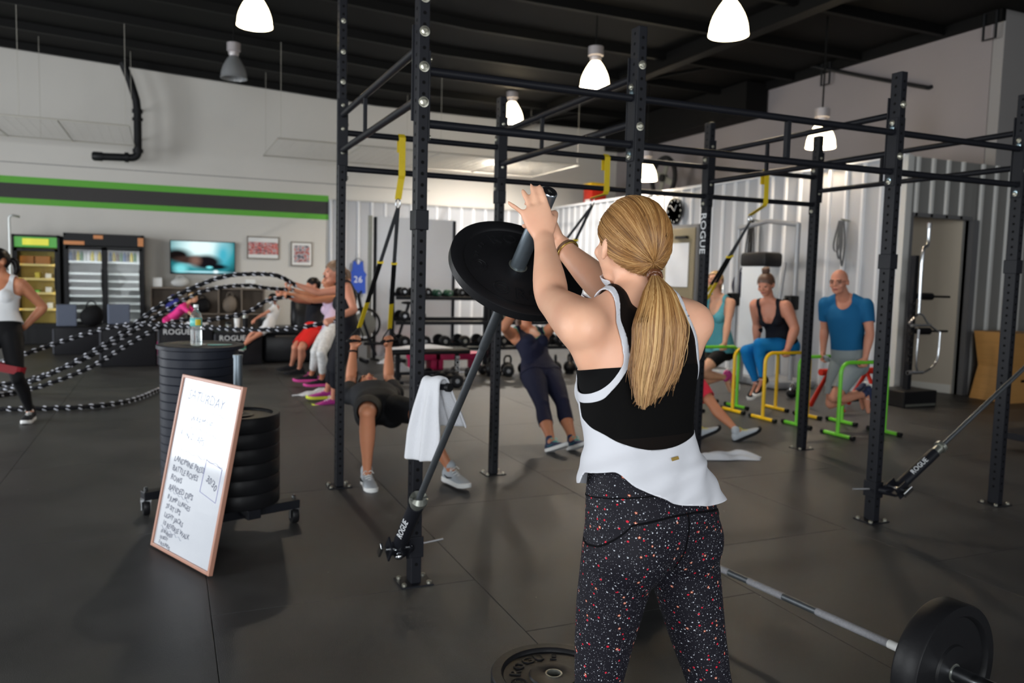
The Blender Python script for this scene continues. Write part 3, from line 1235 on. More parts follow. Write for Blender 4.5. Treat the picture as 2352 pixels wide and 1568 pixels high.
    for sd in 'LR':
        w, e = np.array(J['wr' + sd]), np.array(J['el' + sd])
        if hands and sd in hands:
            hv = np.array(unit(hands[sd]['d'])) * .08 * sc
            mask *= np.clip((np.linalg.norm(v - (w + hv), axis=1) - .085 * sc) / (.03 * sc), 0.08, 1)
    v = lap(v, ed, smooth_it, 0.5, mask)
    v = lap(v, ed, 2, 0.35)
    p.v, p.tr, p.ed = v, tr, ed
    p.n = normals_of(v, tr)
    p.J, p.U, p.pel, p.TL, p.up = J, np.array(U), np.array(pel), TL, np.array(upv)
    p.lat, p.fwd = np.array(ls), np.array(f1)
    p.lath, p.fwdh = np.array(lh), np.array(f0)
    p.Ph, p.Mh, p.hc, p.sc = Ph, Mh, hcn, sc
    # per-vertex skeleton coordinates
    cand, par = [], {}
    p.tt = ((v - p.pel) @ p.U) / (p.U @ p.U)
    tcl = np.clip(p.tt, 0, 1)
    cand.append(np.linalg.norm(v - (p.pel + tcl[:, None] * p.U), axis=1) / (.150 * sc))
    names = ['torso']
    for sd in 'LR':
        for nm, a, b, r in (('thigh', 'hip', 'knee', .080), ('shin', 'knee', 'ank', .05), ('uparm', 'sh', 'el', .047), ('forearm', 'el', 'wr', .036)):
            t, d, L = seg_param(v, J[a + sd], J[b + sd])
            cand.append(d / (r * sc))
            names.append(nm + sd)
            par[nm + sd] = (t, L)
        w = np.array(J['wr' + sd])
        dv = np.array(unit(hands[sd]['d'])) if hands and sd in hands else np.array((J['wr' + sd] - J['el' + sd]).normalized())
        t, d, L = seg_param(v, w, w + dv * .16 * sc)
        cand.append(d / (.045 * sc))
        names.append('hand' + sd)
        an = np.array(J['ank' + sd])
        t, d, L = seg_param(v, an, an + np.array(unit(J['toe' + sd])) * .15 * sc - np.array((0, 0, .05)) * sc)
        cand.append(d / (.045 * sc))
        names.append('foot' + sd)
    t, d, L = seg_param(v, np.array(nb), hcn)
    cand.append(np.minimum(d / (.06 * sc), np.linalg.norm(v - hcn, axis=1) / (.095 * sc)))
    names.append('head')
    p.seg = np.argmin(np.stack(cand), axis=0)
    p.names = {nm: i for i, nm in enumerate(names)}
    p.par = par
    loc = base if base is not None else tuple(pel)
    loc = (loc[0], loc[1], 0.0)
    p.loc = loc
    p.root = thing('person', label, 'person', loc)
    p.skin = skin
    if build_body:
        p.body = np_obj('body', v, tr, skin, p.root, loc=loc)
    if face:
        for s in (-1, 1):
            MB().ellip(V(Ph(s * .031, .083, .004)) - V(loc), (.013 * sc, .008 * sc, .006 * sc), Mh, 10, 6).build('eye', 'eye_dark', p.root, 180)
        MB().ellip(V(Ph(0, .0935, -.057)) - V(loc), (.023 * sc, .010 * sc, .0085 * sc), Mh, 12, 8).build('lips', 'lip', p.root, 180)
    return p


def is_(p, *nm):
    r = np.zeros(len(p.v), bool)
    for q in nm:
        for k, i in p.names.items():
            if k.startswith(q):
                r |= p.seg == i
    return r


def cover(p, name, material, field, off=0.006, solid=0.004, smooth=4, relax=0, label=None, shift=None):
    """a garment: the part of the body surface where field>0, lifted off the skin"""
    f = lap(field, p.ed, smooth, 0.5)
    o = off if hasattr(off, '__len__') else np.full(len(p.v), off)
    o = lap(o, p.ed, 6, 0.5)
    vv = p.v + p.n * o[:, None]
    if shift is not None:
        vv = vv + lap(shift, p.ed, 6, 0.5)
    if relax:
        w = lap(vv, p.ed, relax, 0.5)
        vv = np.where((f > -0.03)[:, None], w, vv)
    a, t, _ = clip(vv, p.tr, f)
    if len(t) == 0:
        return None
    g = np_obj(name, a, t, material, p.root, solid=solid, loc=p.loc)
    if label:
        g['label'] = label
    return g


def band(p, name, material, g, half, where, off, solid=.001):
    """a narrow strip |g| < half on the body surface"""
    vv = p.v + p.n * off
    a, t, (g2, w2) = clip(vv, p.tr, half - g, (g, where))
    a, t, (w3,) = clip(a, t, half + g2, (w2,))
    a, t, _ = clip(a, t, w3)
    if len(t):
        return np_obj(name, a, t, material, p.root, solid=solid, loc=p.loc)


def f_bottom(p, waist, leg):
    """shorts / leggings: below torso fraction waist, down to leg (0 hip .. 1 knee .. 2 ankle)"""
    f = (waist - p.tt) * p.TL
    for sd in 'LR':
        t, L = p.par['thigh' + sd]
        s = p.seg == p.names['thigh' + sd]
        f = np.where(s, np.minimum((leg - np.clip(t, 0, 1)) * L if leg < 1 else 0.2, np.maximum((waist - p.tt) * p.TL, 0.02 + t * L)), f)
        t, L = p.par['shin' + sd]
        s = (p.seg == p.names['shin' + sd]) | (p.seg == p.names['foot' + sd])
        f = np.where(s, (leg - 1 - t) * L if leg >= 1 else -0.03 - t * L, f)
    f = np.where(is_(p, 'uparm', 'forearm', 'hand', 'head'), -0.05, f)
    return f


def f_top(p, lo, hi, arm=None, scoop=0.0, rn=None):
    """shirt from torso fraction lo up to the neck hole; arm = sleeve length (0..1), None = sleeveless with straps"""
    x, y = np.abs((p.v - p.pel) @ p.lat), (p.v - (p.pel + p.U)) @ p.fwd
    rn = (rn or (.078 if arm else .088)) * p.sc
    kv = np.where(y > 0, .95 if arm else .58 - scoop, 1.2 if arm else .8)
    nd = np.sqrt(x ** 2 + (np.maximum(1.07 - p.tt, 0) * p.TL * kv) ** 2) - rn
    f = np.minimum(nd, (p.tt - lo) * p.TL)
    if not arm:
        f = np.minimum(f, np.maximum(.124 * p.sc - x, (.74 - p.tt) * p.TL))
    for sd in 'LR':
        t, L = p.par['thigh' + sd]
        f = np.where(p.seg == p.names['thigh' + sd], np.minimum((p.tt - lo) * p.TL, .07 - t * L), f)
    f = np.where(is_(p, 'shin'), -.05, f)
    for sd in 'LR':
        t, L = p.par['uparm' + sd]
        s = p.seg == p.names['uparm' + sd]
        if arm:
            f = np.where(s, (arm - t) * L, f)
        else:
            f = np.where(s, np.minimum(f, -0.004 - np.clip(t, 0, 1) * L * .5), f)
    f = np.where(is_(p, 'forearm', 'hand', 'foot'), -0.05, f)
    return np.where(is_(p, 'head') & (p.tt > 1.04), -.05, f)


def f_hair(p, front=0.055, back=-0.085, side=0.0):
    q = (p.v - p.hc) @ np.array(p.Mh)          # head coords (x lateral, y forward, z up)
    q = q / p.sc
    k = (q[:, 1] + .09) / .18
    line = back + (front - back) * np.clip(k, 0, 1) ** 1.1
    f = q[:, 2] - line
    ear = np.sqrt(((q[:, 1] + .01) / .03) ** 2 + ((q[:, 2] + .008) / .038) ** 2)
    f = np.where(np.abs(q[:, 0]) > .06, np.minimum(f, (ear - 1) * .03), f)
    return np.where(np.linalg.norm(p.v - p.hc, axis=1) < .16 * p.sc, f, -0.1)


def finish_body(p):
    """skin stays one continuous surface"""
    return p.root



def skin_mat(name, col, red=(190, 110, 90)):
    m = mat(name, col, 0.48, 0, spec=0.35, sss=0.12, bump=0.03, bscale=350)
    nt = m.node_tree
    b = nt.nodes['Principled BSDF']
    tc = nt.nodes.new('ShaderNodeTexCoord')
    n = nt.nodes.new('ShaderNodeTexNoise')
    n.inputs['Scale'].default_value = 9
    n.inputs['Detail'].default_value = 5
    nt.links.new(tc.outputs['Object'], n.inputs['Vector'])
    cr = nt.nodes.new('ShaderNodeValToRGB')
    cr.color_ramp.elements[0].position = 0.35
    cr.color_ramp.elements[0].color = srgb(*col)
    cr.color_ramp.elements[1].position = 0.75
    c2 = tuple(int(a * .8 + b_ * .2) for a, b_ in zip(col, red))
    cr.color_ramp.elements[1].color = srgb(*c2)
    nt.links.new(n.outputs['Fac'], cr.inputs[0])
    nt.links.new(cr.outputs[0], b.inputs['Base Color'])
    return m


skin_mat('skin_fair', (216, 164, 134))
skin_mat('skin_hero', (226, 176, 146))
skin_mat('skin_tan', (196, 132, 98))
skin_mat('skin_rosy', (208, 144, 118))

# ---- joint positions of the other people
J_left = dict(hipL=(-1.335, 8.571, 0.797), hipR=(-1.503, 8.625, 0.797), shL=(-1.270, 8.701, 1.277), shR=(-1.597, 8.805, 1.277), kneeL=(-1.272, 8.387, 0.429), ankL=(-1.202, 8.578, 0.084), elL=(-1.099, 8.770, 1.058), wrL=(-1.259, 8.734, 0.869), kneeR=(-1.560, 8.323, 0.516), ankR=(-1.764, 8.325, 0.172), elR=(-1.725, 8.736, 1.030), wrR=(-1.584, 8.597, 0.878), head=(-1.467, 8.747, 1.487), face=(-0.750, -0.650, 0.000), toeL=(-0.100, -1.000, 0.000), toeR=(-0.600, -0.800, 0.000))
J_red_rope = dict(hipL=(1.864, 11.385, 0.587), hipR=(1.880, 11.555, 0.587), shL=(1.962, 11.504, 1.045), shR=(1.999, 11.878, 1.045), kneeL=(1.664, 11.047, 0.412), ankL=(1.682, 11.317, 0.104), elL=(1.697, 11.363, 1.055), wrL=(1.475, 11.249, 1.128), kneeR=(1.615, 11.271, 0.403), ankR=(1.610, 11.572, 0.125), elR=(1.740, 11.730, 1.066), wrR=(1.539, 11.874, 1.147), head=(1.926, 11.703, 1.258), face=(-1.000, -0.050, -0.100), toeL=(-1.000, -0.100, 0.000), toeR=(-1.000, 0.100, 0.000))
J_lilac_rope = dict(hipL=(1.899, 10.060, 0.716), hipR=(1.917, 10.246, 0.716), shL=(1.983, 10.301, 1.126), shR=(2.019, 10.662, 1.126), kneeL=(1.707, 9.750, 0.470), ankL=(1.762, 9.991, 0.126), elL=(1.697, 10.206, 1.099), wrL=(1.444, 10.243, 1.168), kneeR=(1.672, 9.977, 0.469), ankR=(1.676, 10.256, 0.150), elR=(1.733, 10.562, 1.132), wrR=(1.488, 10.597, 1.222), head=(1.958, 10.492, 1.348), face=(-1.000, 0.000, -0.050), toeL=(-1.000, -0.100, 0.000), toeR=(-1.000, 0.100, 0.000))
J_dark_rope = dict(hipL=(1.834, 8.829, 0.748), hipR=(1.862, 9.019, 0.748), shL=(1.842, 8.891, 1.274), shR=(1.898, 9.260, 1.274), kneeL=(1.663, 8.587, 0.407), ankL=(1.686, 8.844, 0.057), elL=(1.875, 8.673, 1.056), wrL=(1.638, 8.575, 0.965), kneeR=(1.666, 8.799, 0.406), ankR=(1.668, 9.115, 0.107), elR=(1.595, 9.310, 1.226), wrR=(1.341, 9.346, 1.313), head=(1.739, 9.101, 1.464), face=(-1.000, -0.120, 0.000), toeL=(-1.000, -0.150, 0.000), toeR=(-1.000, 0.000, 0.000))
J_row = dict(hipL=(1.538, 5.785, 0.458), hipR=(1.358, 5.793, 0.458), shL=(1.720, 6.354, 0.483), shR=(1.324, 6.315, 0.483), kneeL=(1.637, 5.340, 0.471), ankL=(1.810, 5.182, 0.105), elL=(1.743, 6.660, 0.567), wrL=(1.772, 6.783, 0.813), kneeR=(1.254, 5.353, 0.508), ankR=(1.261, 5.375, 0.074), elR=(1.405, 6.610, 0.569), wrR=(1.445, 6.705, 0.824), head=(1.543, 6.565, 0.511), face=(-0.050, -0.250, 1.000), toeL=(0.250, -0.970, 0.000), toeR=(-0.050, -1.000, 0.000))
J_navy = dict(hipL=(3.256, 6.589, 0.562), hipR=(3.077, 6.580, 0.562), shL=(3.357, 6.947, 0.915), shR=(3.011, 6.930, 0.915), ankL=(3.170, 5.930, 0.085), kneeL=(3.211, 6.223, 0.361), wrL=(3.220, 6.564, 1.217), elL=(3.348, 6.686, 1.037), ankR=(2.960, 5.920, 0.085), kneeR=(3.017, 6.228, 0.340), wrR=(2.963, 6.675, 1.210), elR=(2.834, 6.718, 0.998), head=(3.176, 6.995, 1.122), face=(0.150, -0.750, 0.600), toeL=(0.200, -0.900, 0.350), toeR=(0.200, -0.900, 0.350))
J_red_trx = dict(hipL=(4.735, 6.705, 0.568), hipR=(4.718, 6.536, 0.568), shL=(4.523, 6.746, 1.057), shR=(4.485, 6.372, 1.057), ankL=(4.520, 5.990, 0.085), kneeL=(4.625, 6.339, 0.321), wrL=(4.830, 6.531, 1.093), elL=(4.799, 6.739, 0.940), ankR=(4.840, 5.820, 0.085), kneeR=(4.780, 6.169, 0.321), wrR=(4.652, 6.364, 1.052), elR=(4.621, 6.163, 0.891), head=(4.444, 6.606, 1.274), face=(0.950, -0.100, 0.350), toeL=(0.900, -0.200, 0.400), toeR=(0.900, -0.300, 0.450))
J_teal = dict(hipL=(6.074, 7.594, 0.656), hipR=(6.030, 7.766, 0.656), shL=(6.050, 7.514, 1.218), shR=(5.964, 7.846, 1.218), ankL=(6.131, 7.600, 0.323), kneeL=(5.740, 7.596, 0.408), wrL=(5.900, 7.400, 0.775), elL=(5.971, 7.454, 0.984), ankR=(6.233, 7.760, 0.310), kneeR=(5.833, 7.762, 0.290), wrR=(5.900, 7.950, 0.775), elR=(5.950, 7.920, 0.985), head=(5.920, 7.660, 1.475), face=(-0.800, -0.400, 0.400), toeL=(0.500, 0.000, -0.850), toeR=(0.500, 0.000, -0.850))
J_blue = dict(hipL=(6.316, 6.812, 0.781), hipR=(6.278, 6.988, 0.781), shL=(6.172, 6.740, 1.213), shR=(6.032, 7.060, 1.213), ankL=(5.975, 6.820, 0.409), kneeL=(5.892, 6.815, 0.809), wrL=(6.150, 6.650, 0.775), elL=(6.221, 6.637, 0.985), ankR=(6.032, 6.980, 0.347), kneeR=(5.859, 6.984, 0.717), wrR=(6.150, 7.150, 0.775), elR=(6.138, 7.144, 0.997), head=(5.984, 6.860, 1.451), face=(-0.900, -0.450, -0.350), toeL=(-0.800, -0.300, -0.500), toeR=(-0.800, -0.300, -0.500))
J_bald = dict(hipL=(6.357, 5.895, 0.686), hipR=(6.313, 6.065, 0.686), shL=(6.338, 5.813, 1.269), shR=(6.144, 6.147, 1.269), ankL=(6.492, 5.880, 0.370), kneeL=(6.070, 5.888, 0.349), wrL=(6.250, 5.700, 0.775), elL=(6.319, 5.726, 1.006), ankR=(6.614, 6.060, 0.371), kneeR=(6.208, 6.061, 0.256), wrR=(6.250, 6.250, 0.775), elR=(6.226, 6.223, 1.014), head=(6.074, 5.920, 1.498), face=(-0.900, -0.420, -0.120), toeL=(0.300, 0.000, -0.950), toeR=(0.300, 0.000, -0.950))
J_child = dict(hipL=(1.448, 12.798, 0.580), hipR=(1.392, 12.702, 0.580), shL=(1.605, 13.044, 0.860), shR=(1.495, 12.856, 0.860), ankL=(1.050, 12.750, 0.300), kneeL=(1.196, 12.772, 0.507), wrL=(1.250, 12.750, 0.720), elL=(1.415, 12.887, 0.785), ankR=(1.000, 12.500, 0.300), kneeR=(1.192, 12.599, 0.437), wrR=(1.200, 12.550, 0.720), elR=(1.338, 12.693, 0.785), head=(1.500, 12.880, 1.020), face=(-0.850, -0.450, 0.000), toeL=(-0.800, -0.300, 0.200), toeR=(-0.800, -0.300, 0.200))
J_pink = dict(hipL=(0.043, 13.871, 0.620), hipR=(-0.003, 13.769, 0.620), shL=(0.284, 13.820, 0.860), shR=(0.196, 13.620, 0.860), ankL=(-0.200, 14.200, 0.070), kneeL=(-0.081, 14.039, 0.340), wrL=(0.500, 13.450, 0.660), elL=(0.399, 13.622, 0.753), ankR=(-0.050, 14.120, 0.070), kneeR=(-0.027, 13.948, 0.340), wrR=(0.420, 13.400, 0.660), elR=(0.316, 13.503, 0.753), head=(0.370, 13.660, 0.990), face=(0.900, -0.350, -0.100), toeL=(-0.500, 0.800, 0.000), toeR=(-0.500, 0.800, 0.000))


# ================================================================ the other people
def cloth(name, col, rough=0.8, **k):
    return mat(name, col, rough, spec=.25, bump=0.10, bscale=14, **k)


cloth('c_white', (225, 226, 228))
cloth('c_black', (13, 13, 16))
cloth('c_charcoal', (30, 31, 35))
cloth('c_red', (222, 38, 34))
cloth('c_crimson', (206, 44, 66))
cloth('c_lilac', (206, 182, 206))
cloth('c_pattern', (232, 230, 228), var=0.55, vscale=26)
cloth('c_navy', (26, 28, 50))
cloth('c_ink', (20, 21, 29))
cloth('c_teal', (86, 158, 170), var=0.12, vscale=5)
cloth('c_skyblue', (16, 122, 190))
cloth('c_blue', (20, 92, 138), var=0.12, vscale=5)
cloth('c_grey', (138, 146, 148), var=0.06, vscale=40)
cloth('c_pink', (244, 66, 150))
cloth('c_mint', (90, 200, 170))
mat('hair_black', (20, 16, 16), 0.4, var=.3, vscale=50)
mat('hair_brown', (92, 66, 52), 0.45, var=.3, vscale=50)
mat('hair_light', (128, 100, 78), 0.45, var=.3, vscale=50)
mat('hair_gold', (186, 150, 98), 0.45, var=.3, vscale=50)
mat('shoe_black', (26, 26, 30), 0.6)
mat('shoe_pale', (176, 182, 188), 0.75, bump=.2, bscale=90)
mat('shoe_magenta', (166, 40, 132), 0.65)
mat('shoe_pink', (214, 66, 150), 0.65)
mat('shoe_navy', (34, 44, 78), 0.65)
mat('shoe_teal', (40, 110, 120), 0.65)
mat('sole_yellow', (214, 222, 60), 0.6)
mat('lace_yellow', (216, 206, 60), 0.6)
mat('lace_teal', (60, 190, 180), 0.6)
mat('band_red', (150, 20, 34), 0.5)
mat('watch_black', (20, 20, 22), 0.4)

GRIP = dict(curl=(62, 78, 48), thumb=(0.55, 0.45, 0.7), thumb_curl=30)
FIST = dict(curl=(70, 85, 55), thumb=(0.5, 0.4, 0.75), thumb_curl=35)


def shoes(p, upper, sole, lace='lace_white', sc=None, up=None, accent=None):
    for sd in 'LR':
        td = unit(p.J['toe' + sd])
        u = p.J.get('fu' + sd)
        if u is None:
            u = perp((0, 0, 1), td) if abs(td.z) < .7 else perp(p.J['knee' + sd] - p.J['ank' + sd], td)
        shoe(p.root, p.J['ank' + sd] - V(p.loc), td, u, upper, sole, lace, (sc or 1.0) * p.sc, accent)


def bun(p, pos, r, m, name='hair_bun'):
    c = V(p.Ph(*pos)) - V(p.loc)
    b = MB().ellip(c, (r, r * .9, r * .85), p.Mh, 14, 10)
    for j in range(3):
        a0 = j * 2.1
        b.tube([c + p.Mh @ V((math.cos(a) * r * .82, math.sin(a) * r * .82, math.sin(a * 2 + a0) * r * .5)) for a in np.linspace(0, 2 * PI, 17)[:-1]], r * .28, 6, closed=True)
    b.build(name, m, p.root, 180)


def tail(p, pts, rad, m, name='ponytail'):
    P = [V(p.Ph(*q)) - V(p.loc) for q in pts]
    b = MB().capsule(bez(P, 12), np.interp(np.linspace(0, 1, len(bez(P, 12))), np.linspace(0, 1, len(rad)), rad), 10)
    b.build(name, m, p.root, 180)


VX = 0.0075
# -- left edge, hand on hip
p = make_person('woman in white tank and black leggings, hand on hip, at the left edge', J_left, 'f', 'skin_tan', VX, 1.04, armk=1.08,
                hands={'L': dict(d=(-0.55, -0.45, -0.55), n=(-0.75, 0.3, 0.3), curl=(12, 18, 12), spread=.6), 'R': dict(d=(0.3, -0.6, -0.6), n=(0.7, 0.4, 0), curl=(12, 18, 12))})
cover(p, 'leggings', 'c_black', f_bottom(p, .42, 1.92), .005)
cover(p, 'tank_top', 'c_white', f_top(p, .22, .98, scoop=.06), .012 + .02 * np.clip(.8 - p.tt, 0, .6), relax=4)
cover(p, 'hair', 'hair_black', f_hair(p), .014)
tail(p, ((0, -.10, .02), (.02, -.15, .0), (.03, -.155, -.07), (.03, -.13, -.13)), (.02, .034, .032, .012), 'hair_black')
shoes(p, 'shoe_black', 'sole_white')
# elastic band round her thighs
kl, kr = V(J_left['hipL']).lerp(V(J_left['kneeL']), .80), V(J_left['hipR']).lerp(V(J_left['kneeR']), .80)
cc = (kl + kr) / 2
dx = (kl - kr).normalized()
dz = perp((0, 0, 1), dx)
dy = dz.cross(dx)
Lh = (kl - kr).length / 2
pts = [kl + dx * (math.cos(a) * .076) + dy * (math.sin(a) * .078) for a in np.linspace(-PI / 2, PI / 2, 9)] + [kr + dx * (math.cos(a) * .076) + dy * (math.sin(a) * .078) for a in np.linspace(PI / 2, 3 * PI / 2, 9)]
b = MB()
n = len(pts)
vs = []
for q in pts:
    vs += [q + dz * .036, q - dz * .036]
b.add([v_ - V((cc.x, cc.y, 0)) for v_ in vs], [(2 * i, 2 * i + 1, (2 * i + 3) % (2 * n), (2 * i + 2) % (2 * n)) for i in range(n)])
o = tag(b.build('resistance_band', 'band_red'), 'dark red elastic band stretched round the thighs of the woman in white', 'exercise band')
o.location = (cc.x, cc.y, 0)
md = o.modifiers.new('thickness', 'SOLIDIFY')
md.thickness = .004

# -- battle rope trio
p = make_person('man in red shorts swinging a rope, farthest of the rope trio', J_red_rope, 'm', 'skin_rosy', .009, 1.0,
                hands={'L': dict(d=(-.9, -.3, .2), n=(0, .3, -1), **GRIP), 'R': dict(d=(-.9, .2, .3), n=(0, -.3, -1), **GRIP)})
cover(p, 'shirt', 'c_ink', f_top(p, -.02, .98, .5), .014, relax=4)
cover(p, 'shorts', 'c_red', f_bottom(p, .2, .82), .018 + 0 * p.tt, relax=3)
cover(p, 'hair', 'hair_black', f_hair(p, .06, -.06), .010)
shoes(p, 'shoe_black', 'sole_black', 'shoe_black')
p = make_person('woman in lilac top and white patterned leggings swinging a rope', J_lilac_rope, 'f', 'skin_tan', .009, 1.1,
                hands={'L': dict(d=(-.95, -.1, .2), n=(0, .3, -1), **GRIP), 'R': dict(d=(-.95, .1, .25), n=(0, -.3, -1), **GRIP)})
cover(p, 'leggings', 'c_pattern', f_bottom(p, .3, 1.72), .005)
cover(p, 'tank_top', 'c_lilac', f_top(p, .0, .93, scoop=.08), .010, relax=3)
cover(p, 'hair', 'hair_black', f_hair(p), .014)
bun(p, (0, -.10, .09), .04, MATS['hair_black'])
shoes(p, 'shoe_black', 'shoe_pink', 'shoe_pink')
p = make_person('brown-haired woman in charcoal tank swinging a rope, nearest of the rope trio', J_dark_rope, 'f', 'skin_rosy', .008, 1.13,
                hands={'L': dict(d=(-.9, -.3, -.3), n=(-.1, .6, -.6), **GRIP), 'R': dict(d=(-.95, .1, .25), n=(0, -.3, -1), **GRIP)})
cover(p, 'capri_pants', 'c_ink', f_bottom(p, .42, 1.5), .016, relax=3)
cover(p, 'tank_top', 'c_charcoal', f_top(p, -.08, .9, scoop=.08), .012, relax=3)
cover(p, 'hair', 'hair_light', f_hair(p), .014)
tail(p, ((0, -.10, .03), (0, -.14, -.01), (0, -.14, -.10), (0, -.12, -.17)), (.02, .034, .032, .012), 'hair_light')
shoes(p, 'shoe_magenta', 'sole_yellow')

# -- man doing inverted rows on the straps
J_row['headup'] = (0, 1, .1)
J_row['kfL'] = J_row['kfR'] = (0, -.4, 1)
p = make_person('man in black shorts lying back under the left suspension straps', J_row, 'm', 'skin_tan', .007, 1.06,
                hands={'L': dict(d=(-.1, -.1, 1), n=(0, -1, .1), **GRIP), 'R': dict(d=(.1, -.1, 1), n=(0, -1, .1), **GRIP)})
cover(p, 'shorts', 'c_black', f_bottom(p, .25, .86), .016, relax=4)
cover(p, 'shirt', 'c_charcoal', f_top(p, .05, .98, .45), .014, relax=4)
cover(p, 'hair', 'hair_black', f_hair(p, .06, -.06), .008)
shoes(p, 'shoe_pale', 'sole_white', accent='shoe_black')
w, e = p.J['wrR'], p.J['elR']
ax = (w - e).normalized()
q1 = perp((1, 0, 0), ax)
q2 = ax.cross(q1)
c = w - ax * .03 - V(p.loc)
MB().tube([c + q1 * (math.cos(a) * .034) + q2 * (math.sin(a) * .034) for a in np.linspace(0, 2 * PI, 21)[:-1]], .009, 6, closed=True).build('watch', 'watch_black', p.root, 180)

# -- woman in navy leaning back
J_navy['kfL'] = J_navy['kfR'] = (0, -.7, .7)
J_navy['fuL'] = J_navy['fuR'] = (.05, .35, .93)
p = make_person('woman in navy capri leggings leaning back behind the weight plate', J_navy, 'f', 'skin_tan', .007, 1.05, limb=1.12,
                hands={'L': dict(d=(.0, -.2, 1), n=(-1, 0, .1), **GRIP), 'R': dict(d=(.0, -.2, 1), n=(1, 0, .1), **GRIP)})
cover(p, 'capri_leggings', 'c_navy', f_bottom(p, .42, 1.48), .006)
cover(p, 'bra_edge', 'c_mint', f_top(p, .55, .92, scoop=.05), .006)
cover(p, 'tank_top', 'c_navy', f_top(p, .0, .88, scoop=.08), .012, relax=3)
cover(p, 'hair', 'hair_brown', f_hair(p), .014)
tail(p, ((0, -.10, .03), (0, -.15, -.01), (0, -.15, -.10), (0, -.13, -.17)), (.02, .032, .03, .012), 'hair_brown')
shoes(p, 'shoe_navy', 'sole_white', 'lace_teal', sc=.92, accent='shoe_teal')

# -- person in crimson shorts leaning back behind the blonde woman
J_red_trx['kfL'] = J_red_trx['kfR'] = (.7, 0, .7)
J_red_trx['fuL'] = J_red_trx['fuR'] = (-.4, .1, .9)
p = make_person('person in crimson shorts on the straps, half hidden behind the blonde woman', J_red_trx, 'm', 'skin_tan', .0075, 1.0,
                hands={'L': dict(d=(.4, -.1, .9), n=(0, -1, .1), **GRIP), 'R': dict(d=(.4, .1, .9), n=(0, 1, .1), **GRIP)})
cover(p, 'shorts', 'c_crimson', f_bottom(p, .25, .90), .018, relax=4)
cover(p, 'shirt', 'c_black', f_top(p, .0, .98, .5), .014, relax=4)
cover(p, 'hair', 'hair_brown', f_hair(p, .06, -.06), .010)
shoes(p, 'shoe_pale', 'sole_black', 'lace_yellow')

# -- three people on the dip bars
p = make_person('blonde woman in teal tank holding herself up on the far green bars', J_teal, 'f', 'skin_fair', .008, 1.04, armk=1.1,
                hands={'L': dict(d=(0, .1, -1), n=(.1, 1, 0), **GRIP), 'R': dict(d=(0, -.1, -1), n=(.1, -1, 0), **GRIP)})
cover(p, 'shorts', 'c_black', f_bottom(p, .35, .6), .008, relax=2)
cover(p, 'tank_top', 'c_teal', f_top(p, -.04, .88, scoop=.08), .012, relax=3)
cover(p, 'hair', 'hair_gold', f_hair(p), .015)
tail(p, ((0, -.10, .03), (0, -.14, -.01), (0, -.14, -.09), (0, -.12, -.14)), (.02, .032, .03, .012), 'hair_gold')
shoes(p, 'shoe_pink', 'sole_white')
p = make_person('woman with a bun and bright blue leggings sitting up on the yellow bars', J_blue, 'f', 'skin_rosy', .0075, 1.06, armk=1.25, limb=1.05,
                hands={'L': dict(d=(0, .1, -1), n=(.1, 1, 0), **GRIP), 'R': dict(d=(0, -.1, -1), n=(.1, -1, 0), **GRIP)})
cover(p, 'leggings', 'c_skyblue', f_bottom(p, .28, 1.9), .006)
cover(p, 'tank_top', 'c_ink', f_top(p, .05, .86, scoop=.10), .009, relax=2)
cover(p, 'hair', 'hair_brown', f_hair(p), .014)
bun(p, (0, -.03, .145), .040, MATS['hair_brown'])
shoes(p, 'shoe_black', 'sole_white')
p = make_person('bald man in blue shirt and grey shorts dipping on the near green bars', J_bald, 'm', 'skin_rosy', .007, 1.03,
                hands={'L': dict(d=(0, .1, -1), n=(.1, 1, 0), **GRIP), 'R': dict(d=(0, -.1, -1), n=(.1, -1, 0), **GRIP)})
cover(p, 'shorts', 'c_grey', f_bottom(p, .25, .80), .016, relax=4)
cover(p, 'shirt', 'c_blue', f_top(p, -.02, 1.0, .62, rn=.072), .014, relax=4)
b = MB()
for s in (-1, 1):
    b.tube([V(p.Ph(s * .012, .098, .022)) - V(p.loc), V(p.Ph(s * .034, .094, .027)) - V(p.loc), V(p.Ph(s * .05, .078, .022)) - V(p.loc)], .004, 5)
b.build('eyebrows', 'hair_brown', p.root, 180)
b = MB()
for s in (-1, 1):
    b.tube([V(p.Ph(s * (.032 + .02 * math.cos(a)), .098 - .008 * abs(math.cos(a)), .004 + .014 * math.sin(a))) - V(p.loc) for a in np.linspace(0, 2 * PI, 15)[:-1]], .0018, 5, closed=True)
    b.tube([V(p.Ph(s * .052, .092, .008)) - V(p.loc), V(p.Ph(s * .075, .04, .010)) - V(p.loc), V(p.Ph(s * .082, -.005, .008)) - V(p.loc)], .0018, 5)
b.tube([V(p.Ph(-.012, .100, .006)) - V(p.loc), V(p.Ph(.012, .100, .006)) - V(p.loc)], .0018, 5)
b.build('glasses', 'watch_black', p.root, 180)['kind'] = 'stuff'
shoes(p, 'shoe_navy', 'sole_white')

